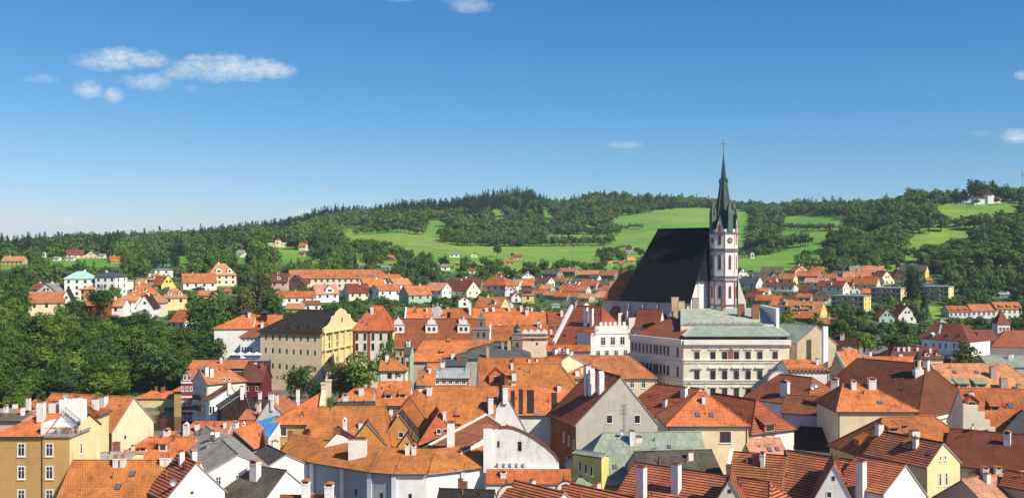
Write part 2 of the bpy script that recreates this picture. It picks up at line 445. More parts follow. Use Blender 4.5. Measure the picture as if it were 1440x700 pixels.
def link(name, data, parent=None, loc=(0, 0, 0), rz=0.0):
    o = bpy.data.objects.new(name, data)
    COL.objects.link(o)
    o.location = loc; o.rotation_euler = (0, 0, rz)
    if parent is not None: o.parent = parent
    return o
def tag(o, label=None, cat=None, group=None, kind=None):
    if label: o["label"] = label
    if cat: o["category"] = cat
    if group: o["group"] = group
    if kind: o["kind"] = kind
    return o
CACHE = {}
# ------------------------------------------------------------------ openings, chimneys, dormers (meshes shared between houses)
def ring(mb, w, h, t, y0, y1, mat):
    """a rectangular frame w x h with bars t wide, lying between the depths y0 and y1"""
    mb.box2((-w / 2, y0, -h / 2), (-w / 2 + t, y1, h / 2), mat)
    mb.box2((w / 2 - t, y0, -h / 2), (w / 2, y1, h / 2), mat)
    mb.box2((-w / 2 + t, y0, h / 2 - t), (w / 2 - t, y1, h / 2), mat)
    mb.box2((-w / 2 + t, y0, -h / 2), (w / 2 - t, y1, -h / 2 + t), mat)
M_STRIM = plaster('stone_trim', (.70, .63, .48), .2)
def win_meshes(w, h, style, near):
    key = ("win", round(w, 1), round(h, 1), style, near)
    if key in CACHE: return CACHE[key]
    w, h = max(0.35, round(w, 1)), max(0.4, round(h, 1))
    fr = M_DFRAME if style in "dnk" else M_RFRAME if style == 'r' else M_WFRAME
    mb = MB()
    if style != 'n':
        sw = 0.10 if near else 0.06
        ring(mb, w + 2 * sw, h + 2 * sw, sw, -0.06, 0.0, 0)
        mb.box2((-w / 2 - 0.16, -0.15, -h / 2 - sw - 0.07), (w / 2 + 0.16, 0.0, -h / 2 - sw), 0)
    if near:
        ring(mb, w, h, 0.08, -0.045, -0.012, 1)
        if w > 0.7: mb.box2((-0.04, -0.045, -h / 2 + 0.08), (0.04, -0.012, h / 2 - 0.08), 1)
        if h > 1.1: mb.box2((-w / 2 + 0.08, -0.04, h * 0.16), (w / 2 - 0.08, -0.014, h * 0.16 + 0.06), 1)
        f = mb.mesh("window", [M_WFRAME if style == 'd' else M_STRIM if style == 'k' else fr, fr, GLASS])
        g = MB(); g.face([(-w / 2, -0.02, -h / 2), (w / 2, -0.02, -h / 2), (w / 2, -0.02, h / 2), (-w / 2, -0.02, h / 2)])
        r = (f, g.mesh("pane", [GLASS]))
    else:
        if w > 0.8 and style != 'n': mb.box2((-0.04, -0.05, -h / 2), (0.05, -0.022, h / 2), 1)
        mb.face([(-w / 2, -0.02, -h / 2), (w / 2, -0.02, -h / 2), (w / 2, -0.02, h / 2), (-w / 2, -0.02, h / 2)], 2)
        r = (mb.mesh("window", [fr, fr, GLASS]), None)
    CACHE[key] = r
    return r
def chimney_mesh(w, d, h, style):
    key = ("chim", round(w, 1), round(d, 1), round(h, 1), style)
    if key in CACHE: return CACHE[key]
    w, d, h = max(0.4, round(w, 1)), max(0.4, round(d, 1)), max(0.6, round(h, 1))
    body = {'w': M_CHIM, 'g': M_CHIMG, 'b': M_BRICK, 's': M_STONE, 'o': M_CHIM, 't': M_CHIM, 'p': M_CHIM, 'm': M_LMETAL}[style]
    mb = MB()
    mb.box2((-w / 2, -d / 2, -1.5), (w / 2, d / 2, h - 0.25), 0)
    mb.box2((-w / 2 - 0.06, -d / 2 - 0.06, h - 0.25), (w / 2 + 0.06, d / 2 + 0.06, h - 0.10), 2 if style in 'w' else 0)
    if style in 'wgbsm':
        mb.box2((-w / 2 + 0.10, -d / 2 + 0.10, h - 0.10), (w / 2 - 0.10, d / 2 - 0.10, h - 0.04), 1)
    if style == 'o':                                # tiled cap on short legs
        for sx in (-1, 1):
            mb.box2((sx * (w / 2 - 0.08) - 0.07, -d / 2, h - 0.10), (sx * (w / 2 - 0.08) + 0.07, d / 2, h + 0.25), 0)
        mb.box2((-w / 2 + 0.16, -d / 2 + 0.05, h - 0.10), (w / 2 - 0.16, d / 2 - 0.05, h + 0.24), 1)
        mb.extrude([(-w / 2 - 0.15, h + 0.25), (w / 2 + 0.15, h + 0.25), (0, h + 0.5)], -d / 2 - 0.1, d / 2 + 0.1, 2)
    if style == 't':                                # little gabled hood
        mb.extrude([(-w / 2, h - 0.10), (w / 2, h - 0.10), (w / 2, h + 0.3), (0, h + 0.75), (-w / 2, h + 0.3)], -d / 2, d / 2, 0)
        mb.box2((-w * 0.22, -d / 2 - 0.02, h + 0.0), (w * 0.22, -d / 2, h + 0.32), 1)
    if style == 'p':                                # pots
        for k in (-1, 1):
            mb.frustum((k * w * 0.24, 0), 0.19, 0.14, h - 0.10, h + 0.55, 8, 2)
            mb.frustum((k * w * 0.24, 0), 0.10, 0.10, h + 0.551, h + 0.56, 8, 1)
    me = mb.mesh("chimney", [body, M_DARK, M_POT])
    CACHE[key] = me
    return me
def dormer_mesh(w, h, m, kind, roof, wall):
    """origin on the roof surface, x along the eave, -y down the slope (outwards), m the slope of the roof it sits on"""
    key = ("dorm", round(w, 1), round(h, 1), round(m, 1), kind, roof.name, wall.name)
    if key in CACHE: return CACHE[key]
    w, h, m = max(0.8, round(w, 1)), max(0.5, round(h, 1)), max(0.2, m)
    mb = MB()
    if kind == 'shed':
        m2 = m * 0.42
        q = h / (m - m2)
        mb.face([(-w / 2, 0, -0.6), (w / 2, 0, -0.6), (w / 2, 0, h), (-w / 2, 0, h)], 0)
        for s in (-1, 1):
            pts = [(s * w / 2, 0, -0.6), (s * w / 2, q, m * q - 0.3), (s * w / 2, q, m * q), (s * w / 2, 0, h)]
            mb.face(pts if s > 0 else pts[::-1], 1)
        mb.slab([(-w / 2 - 0.18, -0.3, h - 0.3 * m2 + 0.12), (w / 2 + 0.18, -0.3, h - 0.3 * m2 + 0.12), (w / 2 + 0.18, q + 0.2, h + m2 * (q + 0.2) + 0.12), (-w / 2 - 0.18, q + 0.2, h + m2 * (q + 0.2) + 0.12)], 0.14, 1)
        ww, hh, zc = w * 0.66, h * 0.62, h * 0.46
    elif kind == 'eye':                             # low arched eyebrow
        q = h / (m * 0.75)
        n = 8
        pr = [(-w / 2 + w * k / n, h * math.sin(math.pi * k / n) ** 0.8) for k in range(n + 1)]
        mb.face([(x, 0, z) for x, z in pr], 0)
        for k in range(n):
            (x0, z0), (x1, z1) = pr[k], pr[k + 1]
            mb.face([(x0, -0.12, z0 + 0.05), (x1, -0.12, z1 + 0.05), (x1 * 0.3, q, m * q + 0.03), (x0 * 0.3, q, m * q + 0.03)], 1)
        ww, hh, zc = w * 0.4, h * 0.5, h * 0.42
    else:                                           # gabled (or 'hip', pitched back at the front)
        g = w * 0.42
        q, q2 = h / m, (h + g) / m
        mb.face([(-w / 2, 0, -0.6), (w / 2, 0, -0.6), (w / 2, 0, h), (0, 0, h + g), (-w / 2, 0, h)], 0)
        for s in (-1, 1):
            pts = [(s * w / 2, 0, -0.6), (s * w / 2, q, m * q - 0.3), (s * w / 2, q, m * q), (s * w / 2, 0, h)]
            mb.face(pts if s > 0 else pts[::-1], 0)
            e = [(s * (w / 2 + 0.2), -0.25, h - 0.2 * g / (w / 2) + 0.10), (s * (w / 2 + 0.2), q, h - 0.2 * g / (w / 2) + 0.10), (0, q2, h + g + 0.10), (0, -0.25, h + g + 0.10)]
            mb.slab(e if s < 0 else [e[1], e[0], e[3], e[2]], 0.12, 1)
        ww, hh, zc = w * 0.5, h * 0.62, h * 0.55
    y = -0.03
    mb.box2((-ww / 2 - 0.07, y, zc - hh / 2 - 0.07), (ww / 2 + 0.07, 0, zc + hh / 2 + 0.07), 2)
    mb.face([(-ww / 2, y - 0.01, zc - hh / 2), (ww / 2, y - 0.01, zc - hh / 2), (ww / 2, y - 0.01, zc + hh / 2), (-ww / 2, y - 0.01, zc + hh / 2)], 3)
    me = mb.mesh("dormer", [wall, roof, M_WFRAME, GLASS])
    CACHE[key] = me
    return me
def skylight_mesh(w, h):
    key = ("sky", round(w, 1), round(h, 1))
    if key not in CACHE:
        mb = MB()
        mb.box2((-w / 2, -h / 2, -0.1), (w / 2, h / 2, 0.10), 0)
        mb.box2((-w / 2 + 0.08, -h / 2 + 0.08, 0.10), (w / 2 - 0.08, h / 2 - 0.08, 0.115), 1)
        CACHE[key] = mb.mesh("skylight", [M_METAL, flat('skylight_glass', (0.10, 0.14, 0.20), 0.1)])
    return CACHE[key]
def antenna_mesh(h, kind=0):
    key = ("ant", round(h, 1), kind)
    if key not in CACHE:
        mb = MB()
        mb.tube((0, 0, -0.8), (0, 0, h), 0.035, 5, 0)
        for z, l in ((h * 0.98, 1.1), (h * 0.86, 1.5), (h * 0.62, 1.2))[:3 if kind == 0 else 2]:
            mb.tube((-l / 2, 0, z), (l / 2, 0, z), 0.025, 4, 0)
            for k in range(5):
                x = -l / 2 + l * k / 4
                mb.tube((x, -0.3, z), (x, 0.3, z), 0.016, 4, 0)
        CACHE[key] = mb.mesh("antenna", [M_METAL])
    return CACHE[key]
def dish_mesh(r):
    key = ("dish", round(r, 2))
    if key not in CACHE:
        mb = MB()
        n = 14
        prev = None
        for j in range(4):
            a = r * j / 3
            y = 0.35 * r * (j / 3) ** 2
            cur = [(a * math.cos(t), -y, a * math.sin(t)) for t in [k * 2 * math.pi / n for k in range(n)]]
            if prev:
                for k in range(n):
                    mb.face([prev[k], prev[(k + 1) % n], cur[(k + 1) % n], cur[k]], 0)
            prev = cur
        mb.tube((0, 0.02, 0), (0, 0.25, -0.9), 0.04, 5, 1)
        mb.tube((0, -0.02, 0), (0, -r * 0.9, 0), 0.02, 4, 1)
        CACHE[key] = mb.mesh("satellite_dish", [M_LMETAL, M_METAL])
    return CACHE[key]

# ------------------------------------------------------------------ houses
HOUSES = []
def vent_mesh(h, cap):
    key = ("vent", h, cap)
    if key not in CACHE:
        mb = MB(); mb.frustum((0, 0), .09, .09, -.3, h, 7, 0)
        if cap: mb.frustum((0, 0), .17, .03, h + .05, h + .18, 7, 0)
        CACHE[key] = mb.mesh("vent_pipe", [M_METAL if cap else M_POT])
    return CACHE[key]
def rod_mesh():
    if "rod" not in CACHE:
        mb = MB(); mb.tube((0, 0, -.1), (0, 0, 1.5), .03, 4, 0, .015); CACHE["rod"] = mb.mesh("lightning_rod", [M_METAL])
    return CACHE["rod"]
def pipe_mesh(h):
    key = ("pipe", h)
    if key not in CACHE:
        mb = MB(); mb.tube((0, 0, 0), (0, 0, h), .06, 6, 0)
        for z in (h * .3, h * .7): mb.box((0, .04, z), (.18, .1, .06), 0)
        CACHE[key] = mb.mesh("downpipe", [M_METAL])
    return CACHE[key]
class House:
    """ridge along local x; front wall at y=-ya, back wall at y=+yb; all heights are world heights"""
    def __init__(s, name, label, C, ang, x0, x1, ya, yb, zea, zeb, zr, hl=0.0, hr=0.0, wall='cr', roof='or', cat='house', group=None,
                 over=0.4, wf=None, wl=None, wr=None, z0=None, fire=None, caps=None, gutter=True, thick=0.22, gableL=None, gableR=None):
        s.C, s.ang, s.x0, s.x1, s.ya, s.yb, s.zr, s.hl, s.hr = C, ang, x0, x1, ya, yb, zr, hl, hr
        s.ca, s.sa = math.cos(ang), math.sin(ang)
        s.d = math.hypot(*C)
        if z0 is None:
            z0 = min(ground(*s.loc2w(x, y)) for x in (x0, x1) for y in (-ya, yb)) - 0.3
        z0 = min(z0, zea - 2.0, zeb - 2.0)
        s.z0 = z0
        s.ea, s.eb, s.r = zea - z0, zeb - z0, zr - z0
        s.near = s.d < 300
        s.root = tag(link(name, None, None, (C[0], C[1], z0), ang), label, cat, group)
        s.wallm = WALL[wall] if isinstance(wall, str) else wall
        s.roofm = ROOF[roof] if isinstance(roof, str) else roof
        mw = [s.wallm] + [WALL[k] if k else s.wallm for k in (wf, wl, wr)]
        mb = MB()
        ea, eb, r = s.ea, s.eb, s.r
        mb.face([(x0, -ya, 0), (x1, -ya, 0), (x1, -ya, ea), (x0, -ya, ea)], 1)
        mb.face([(x1, yb, 0), (x0, yb, 0), (x0, yb, eb), (x1, yb, eb)], 0)
        if hr > 0: mb.face([(x1, -ya, 0), (x1, yb, 0), (x1, yb, eb), (x1, -ya, ea)], 3)
        else: mb.face([(x1, -ya, 0), (x1, yb, 0), (x1, yb, eb), (x1, 0, r), (x1, -ya, ea)], 3)
        if hl > 0: mb.face([(x0, yb, 0), (x0, -ya, 0), (x0, -ya, ea), (x0, yb, eb)], 2)
        else: mb.face([(x0, yb, 0), (x0, -ya, 0), (x0, -ya, ea), (x0, 0, r), (x0, yb, eb)], 2)
        s.wallo = mb.obj("wall", mw, s.root)
        # roof planes
        sa_, sb_ = (r - ea) / max(ya, 0.01), (r - eb) / max(yb, 0.01)
        og = 0.15 if s.near else 0.3
        up = 0.03 + thick
        oa, ob = (over if ya > 0.5 else 0.02), (over if yb > 0.5 else 0.02)
        xl = x0 - (over if hl > 0 else og); xr = x1 + (over if hr > 0 else og)
        rl = x0 + hl if hl > 0 else x0 - og; rr = x1 - hr if hr > 0 else x1 + og
        A = Vector((xl, -ya - oa, ea - oa * sa_ + up)); B = Vector((xr, -ya - oa, ea - oa * sa_ + up))
        Cc = Vector((xr, yb + ob, eb - ob * sb_ + up)); D = Vector((xl, yb + ob, eb - ob * sb_ + up))
        RL, RR = Vector((rl, 0, r + up)), Vector((rr, 0, r + up))
        mb = MB()
        tri = (rr - rl) < 0.05
        if tri: RR = RL
        eL, eR = (hl <= 0), (hr <= 0)
        if ya > 0.3: mb.slab([A, B, RL] if tri else [A, B, RR, RL], thick, 0, True, [0] if tri else [0] + ([1] if eR else []) + ([3] if eL else []), 1)
        if yb > 0.3: mb.slab([Cc, D, RL] if tri else [Cc, D, RL, RR], thick, 0, True, [0] if tri else [0] + ([1] if eL else []) + ([3] if eR else []), 1)
        if hl > 0: mb.slab([D, A, RL], thick, 0, True, [0], 1)
        if hr > 0: mb.slab([B, Cc, RR], thick, 0, True, [0], 1)
        if caps is None: caps = s.d < 420
        if caps:
            rad = 0.13 if s.near else 0.18
            up2 = Vector((0, 0, 0.02))
            if not tri: mb.tube(RL + up2, RR + up2, rad, 6, 2)
            if hl > 0:
                mb.tube(A, RL, rad, 6, 2); mb.tube(D, RL, rad, 6, 2)
            if hr > 0:
                mb.tube(B, RR, rad, 6, 2); mb.tube(Cc, RR, rad, 6, 2)
        if gutter and s.d < 330 and ya > 0.5:
            mb.tube(A + Vector((0, -0.07, -0.10)), B + Vector((0, -0.07, -0.10)), 0.08, 6, 3)
            if hr > 0: mb.tube(B + Vector((0.07, 0, -0.10)), Cc + Vector((0.07, 0, -0.10)), 0.08, 6, 3)
            if hl > 0: mb.tube(A + Vector((-0.07, 0, -0.10)), D + Vector((-0.07, 0, -0.10)), 0.08, 6, 3)
        cap_m = s.roofm
        s.roofo = mb.obj("roof", [s.roofm, M_GREY if s.near else s.roofm, cap_m, M_METAL], s.root)
        s.up = up
        if s.near and s.d < 290 and ya > 1:
            rv = random.Random(int(abs(C[0]) * 31 + C[1] * 17))
            for _ in range(rv.choice((1, 2, 3))):
                vx = rv.uniform(x0 + max(hl, .8), x1 - max(hr, .8)) if x1 - hr - x0 - hl > 2 else (x0 + x1) / 2
                vy = -rv.uniform(.15, .7) * ya
                link("vent_pipe", vent_mesh(rv.choice((.5, .7, .9)), rv.random() < .5), s.roofo, (vx, vy, r + up + vy * sa_))
            link("lightning_rod", rod_mesh(), s.roofo, ((rl if rv.random() < .5 else rr), 0, r + up))
            if ea > 4:
                for xx in (x0 + .25, x1 - .25):
                    link("downpipe", pipe_mesh(round(ea, 0)), s.root, (xx, -ya - .09, ea - round(ea, 0) - .1))
        s.ends = (A, B, Cc, D, RL, RR)
        # planes used to place things: (point, normal, kind)
        s.rplanes = [('f', A, (B - A).cross(RL - A).normalized(), sa_), ('b', Cc, (D - Cc).cross(RL - Cc).normalized(), sb_)]
        if hl > 0: s.rplanes.append(('l', D, (A - D).cross(RL - D).normalized(), (r - ea) / max(hl, .1)))
        if hr > 0: s.rplanes.append(('r', B, (Cc - B).cross(RR - B).normalized(), (r - ea) / max(hr, .1)))
        for side in (fire or ''):
            s.parapet(side)
        R = 0.5 * math.hypot(x1 - x0, ya + yb)
        cx, cy = s.loc2w((x0 + x1) / 2, (yb - ya) / 2)
        cs = [proj(*s.loc2w(x, y), zz) for x in (x0, x1) for y in (-ya, yb) for zz in (max(zea - 4, z0), zr)]
        HOUSES.append((cx, cy, R, min(c[0] for c in cs), max(c[0] for c in cs), min(c[1] for c in cs), max(c[1] for c in cs), cy, s))
    def loc2w(s, x, y):
        return (s.C[0] + x * s.ca - y * s.sa, s.C[1] + x * s.sa + y * s.ca)
    def ray(s, px, py):
        o = Vector((-s.C[0], -s.C[1], HC - s.z0)); dr = Vector(((px - PX0) / F, 1.0, -(py - YH) / F))
        def rot(v): return Vector((v.x * s.ca + v.y * s.sa, -v.x * s.sa + v.y * s.ca, v.z))
        return rot(o), rot(dr)
    def pick_roof(s, px, py, side=None):
        o, dr = s.ray(px, py)
        best = None
        for k, p, n, sl in s.rplanes:
            if side and k != side: continue
            if n.z < 0: n = -n
            den = n.dot(dr)
            if abs(den) < 1e-6: continue
            t = n.dot(p - o) / den
            h = o + dr * t
            bad = max(0, s.x0 - 0.6 - h.x) + max(0, h.x - s.x1 - 0.6)
            if k == 'f': bad += max(0, h.y - 0.1) + max(0, -s.ya - 0.6 - h.y)
            if k == 'b': bad += max(0, -0.1 - h.y) + max(0, h.y - s.yb - 0.6)
            if k == 'l': bad += max(0, h.x - s.x0 - s.hl)
            if k == 'r': bad += max(0, s.x1 - s.hr - h.x)
            if k in 'lr': bad += max(0, abs(h.y) - max(s.ya, s.yb) - 0.6)
            if k in 'fb' and s.hl > 0 and h.x < s.x0 + s.hl:      # beyond the hip line
                lim = (h.x - s.x0) / s.hl
                yy = (abs(h.y)) / (s.ya if k == 'f' else s.yb)
                if 1 - yy > lim: bad += (1 - yy - lim) * s.hl
            if k in 'fb' and s.hr > 0 and h.x > s.x1 - s.hr:
                lim = (s.x1 - h.x) / s.hr
                yy = (abs(h.y)) / (s.ya if k == 'f' else s.yb)
                if 1 - yy > lim: bad += (1 - yy - lim) * s.hr
            if den > 0: bad += 30
            if best is None or bad < best[0]: best = (bad, h, k, sl, t)
        bad, h, k, sl, t = best
        if bad > 2.5: print("roof pick off", s.root.name, px, py, round(bad, 1), k)
        if bad > 0:
            h.x = min(max(h.x, s.x0), s.x1); h.y = min(max(h.y, -s.ya), s.yb)
        return h, k, sl, (s.C[1] + h.x * s.sa + h.y * s.ca)
    def pick_wall(s, px, py):
        o, dr = s.ray(px, py)
        best = None
        for k, p, n in (('f', (0, -s.ya), (0, -1)), ('b', (0, s.yb), (0, 1)), ('l', (s.x0, 0), (-1, 0)), ('r', (s.x1, 0), (1, 0))):
            den = n[0] * dr.x + n[1] * dr.y
            if den > -1e-5: continue
            t = (n[0] * (p[0] - o.x) + n[1] * (p[1] - o.y)) / den
            h = o + dr * t
            bad = max(0, s.x0 - h.x) + max(0, h.x - s.x1) if k in 'fb' else max(0, -s.ya - h.y) + max(0, h.y - s.yb)
            if best is None or bad < best[0]: best = (bad, h, k)
        bad, h, k = best
        if bad > 1.5: print("wall pick off", s.root.name, px, py, round(bad, 1))
        return h, k
    def depth(s, h):
        return s.C[1] + h.x * s.sa + h.y * s.ca
    WROT = {'f': 0.0, 'r': math.pi / 2, 'b': math.pi, 'l': -math.pi / 2}
    def put_win(s, h, k, w, hh, style='w'):
        off = 0.0
        f, g = win_meshes(w, hh, style, s.near)
        o = link("window", f, s.root, h, s.WROT[k])
        if g is not None: link("pane", g, o)
        return o
    def win(s, px, py, w, h, style='w'):
        hp, k = s.pick_wall(px, py)
        u = s.depth(hp) / F
        return s.put_win(hp, k, w * u, h * u, style)
    def row(s, a, b, n, w, h, style='w', skip=()):
        """n windows between the photo pixels a and b, evenly spaced on the wall itself"""
        pa, ka = s.pick_wall(*a); pb, kb = s.pick_wall(*b)
        for i in range(n):
            if i in skip: continue
            t = i / max(1, n - 1)
            p = pa.lerp(pb, t)
            u = s.depth(pa.lerp(pb, 0.5)) / F
            s.put_win(p, ka, w * u, h * u, style)
    def auto(s, side='f', cols=None, rows=None, w=1.0, h=1.4, z_top=None, style='w', zf=None, attic=0):
        L = (s.x1 - s.x0) if side in 'fb' else (s.ya + s.yb)
        e = s.ea if side in 'fl' or side == 'r' else s.eb
        gz = ground(*s.loc2w(0, 0)) - s.z0
        hgt = e - max(0.0, gz)
        if cols is None: cols = max(1, int(L / 3.2))
        if rows is None: rows = max(1, int((hgt + 0.4) / 3.0))
        rows = min(rows, 5)
        for r_ in range(rows):
            z = e - 1.5 - r_ * 2.9
            if z < max(0, gz) - 0.5: break
            for c in range(cols):
                t = (c + 0.5) / cols
                if side == 'f': p = Vector((s.x0 + L * t, -s.ya, z))
                elif side == 'b': p = Vector((s.x1 - L * t, s.yb, z))
                elif side == 'r': p = Vector((s.x1, -s.ya + L * t, z))
                else: p = Vector((s.x0, s.yb - L * t, z))
                s.put_win(p, side, w, h, style)
        for a in range(attic):
            y = (a - (attic - 1) / 2) * 1.8
            p = Vector((s.x1 if side == 'r' else s.x0, y, e + (s.r - e) * 0.36))
            s.put_win(p, side, w * 0.8, h * 0.8, style)
    def chim(s, px, pb, pt, w, style='w', dep=None, side=None):
        h, k, sl, dpt = s.pick_roof(px, pb, side)
        u = dpt / F
        ww = w * u * 0.92
        hh = (pb - pt) * u
        o = link("chimney", chimney_mesh(ww, dep or min(ww, 1.0), hh, style), s.roofo, h)
        return o
    def chims(s, spec, style='w'):
        for q in spec: s.chim(*q[:4], style=q[4] if len(q) > 4 else style)
    ROT = {'f': 0.0, 'r': math.pi / 2, 'b': math.pi, 'l': -math.pi / 2}
    def dorm(s, px, py, w, kind='shed', wall=None, h=None, side=None, roof=None):
        """py is the foot of the dormer's face"""
        p, k, sl, dpt = s.pick_roof(px, py, side)
        u = dpt / F
        ww = w * u
        me = dormer_mesh(ww, h * u if h else ww * 0.62, sl, kind, ROOF[roof] if roof else s.roofm, WALL[wall] if wall else s.roofm if wall is None else s.wallm)
        return link("dormer", me, s.roofo, p, s.ROT[k])
    def skyl(s, px, py, w=0.8, h=1.1, side=None):
        p, k, sl, dpt = s.pick_roof(px, py, side)
        o = link("skylight", skylight_mesh(w, h), s.roofo, p, s.ROT[k])
        o.rotation_euler = (math.atan(sl), 0, s.ROT[k])
        return o
    def ant(s, px, pb, pt, kind=0):
        p, k, sl, dpt = s.pick_roof(px, pb)
        return link("antenna", antenna_mesh((pb - pt) * dpt / F, kind), s.roofo, p, 0.4 - s.ang)
    def dish(s, px, py, r=0.45):
        p, k, sl, dpt = s.pick_roof(px, py)
        return link("satellite_dish", dish_mesh(r), s.roofo, p + Vector((0, -0.2, 0.9)), 0.5 - s.ang)
    def parapet(s, side, steps=0, rise=0.45, t=0.4, mat=None, low=0.6):
        """firewall that follows the gable above the tiles"""
        x = s.x0 if side in 'lL' else s.x1
        xa, xb = (x - t, x + 0.02) if side in 'lL' else (x - 0.02, x + t)
        ea, eb, r, ya, yb = s.ea, s.eb, s.r + s.up, s.ya, s.yb
        top = [(yb + 0.3, eb + rise), (0.25, r + rise), (-0.25, r + rise), (-ya - 0.3, ea + rise)]
        if steps:
            top = []
            for q, e_, sg in ((yb, eb, 1), (ya, ea, -1)):
                pts = []
                for i in range(steps):
                    y_out, y_in = q * (1 - i / steps) + 0.25, q * (1 - (i + 1) / steps) + 0.25
                    z = e_ + (r - e_) * (i + 1) / steps + rise
                    pts += [(sg * y_out, z), (sg * y_in, z)]
                top += pts if sg > 0 else pts[::-1]
        prof = [(-ya - 0.3, 0.0), (yb + 0.3, 0.0)] + top
        mb = MB()
        n = len(prof)
        mb.face([(xb, y, z) for y, z in prof], 0); mb.face([(xa, y, z) for y, z in prof[::-1]], 0)
        for k in range(n):
            (y0, z0), (y1, z1) = prof[k], prof[(k + 1) % n]
            mb.face([(xa, y0, z0), (xb, y0, z0), (xb, y1, z1), (xa, y1, z1)], 0 if k < 2 else 0)
        return mb.obj("parapet", [mat or WALL['wh'], M_POT], s.root)
    def part(s, name, mb, mats):
        return mb.obj(name, mats, s.root)
    def local(s, px, py, d):
        """photo pixel at a given distance, in this house's own coordinates"""
        w = P(px, py, d)
        dx, dy = w.x - s.C[0], w.y - s.C[1]
        return Vector((dx * s.ca + dy * s.sa, -dx * s.sa + dy * s.ca, w.z - s.z0))

def hS(name, label, x0, x1, eave, d, dep, ridge=None, rot=0.0, along='x', rise=None, hl=0.0, hr=0.0, **kw):
    """front wall seen between photo columns x0..x1 at distance d; rot (degrees) > 0 turns its right end away"""
    a = math.radians(rot)
    cx = ((x0 + x1) / 2 - PX0) * d / F
    L = (x1 - x0) * d / F / max(0.3, math.cos(a))
    n = (-math.sin(a), math.cos(a))                 # towards the back
    C = (cx + n[0] * dep / 2, d + n[1] * dep / 2)
    ze = zat(eave, d)
    if rise is None: rise = zat(ridge, d + dep / 2) - ze if along == 'x' else zat(ridge, d) - ze
    rise = max(0.3, rise)
    if along == 'x':
        return House(name, label, C, a, -L / 2, L / 2, dep / 2, dep / 2, ze, ze, ze + rise, hl, hr, **kw)
    return House(name, label, C, a - math.pi / 2, -dep / 2, dep / 2, L / 2, L / 2, ze, ze, ze + rise, hl, hr, **kw)
def _solve(E0, ax, px):
    r = (px - PX0) / F                               # E0 + h*ax projects to column px
    return (r * E0[1] - E0[0]) / (ax[0] - r * ax[1])
def hR(name, label, Pp, Q, zr, E=None, E2=None, w=None, w2=None, rise=None, rise2=None, dP=None, dQ=None, hl=0.0, hr=0.0, ext=0.0, **kw):
    """ridge from photo pixel Pp to Q at world height zr; E: foot of the slope on the right-hand side of P->Q, measured at P's end"""
    dP = dP or (HC - zr) * F / (Pp[1] - YH); dQ = dQ or (HC - zr) * F / (Q[1] - YH)
    p = Vector(((Pp[0] - PX0) * dP / F, dP)); q = Vector(((Q[0] - PX0) * dQ / F, dQ))
    ax = (q - p).normalized(); L = (q - p).length
    right = Vector((ax.y, -ax.x))
    def side(E, w, rise, sgn):
        if E is not None:
            h = _solve(p, right * sgn, E[0]) if E[0] is not None and w is None else w
            pt = p + right * sgn * h
            rs = (zr - zat(E[1], pt.y)) if rise is None else rise
            return h, rs
        return w, rise
    ya, ra = side(E, w, rise, 1)
    if E2 is None and w2 is None: yb, rb = ya, ra
    else: yb, rb = side(E2, w2, rise2, -1)
    if ya < 1 or ya > 30 or ra < .2: print("hR odd", name, label, round(ya, 1), round(ra, 1), round(L, 1), dP, dQ)
    C = (p + q) / 2
    return House(name, label, (C.x, C.y), math.atan2(ax.y, ax.x), -L / 2 - (hl if hl else 0), L / 2 + (hr if hr else 0) + ext, ya, yb, zr - ra, zr - rb, zr, hl, hr, **kw)
def hK(name, label, K, L, R, d, along, apex, hl=0.0, hr=0.0, lenL=None, lenR=None, **kw):
    """near eave corner K with the eave ends L and R (photo pixels) and K's distance"""
    zc = zat(K[1], d)
    k = Vector(((K[0] - PX0) * d / F, d))
    def far(E):
        de = E[2] if len(E) > 2 else (HC - zc) * F / (E[1] - YH)
        return Vector(((E[0] - PX0) * de / F, de))
    if along == 'L':
        l = far(L); ux = (k - l).normalized(); n = Vector((-ux.y, ux.x)); LX = lenL or (k - l).length
        dep = lenR or _solve(k, n, R[0])
        ap = k + n * dep / 2; C = k - ux * LX / 2 + n * dep / 2
        zr = zat(apex, ap.y)
        return House(kw.pop('nm', name), label, (C.x, C.y), math.atan2(ux.y, ux.x), -LX / 2, LX / 2, dep / 2, dep / 2, zc, zc, zr, hl, hr, **kw)
    r = far(R); ux = (r - k).normalized(); n = Vector((-ux.y, ux.x)); LX = lenR or (r - k).length
    dep = lenL or _solve(k, n, L[0])
    C = k + ux * LX / 2 + n * dep / 2
    zr = zat(apex, (k + n * dep / 2).y)
    return House(name, label, (C.x, C.y), math.atan2(ux.y, ux.x), -LX / 2, LX / 2, dep / 2, dep / 2, zc, zc, zr, hl, hr, **kw)
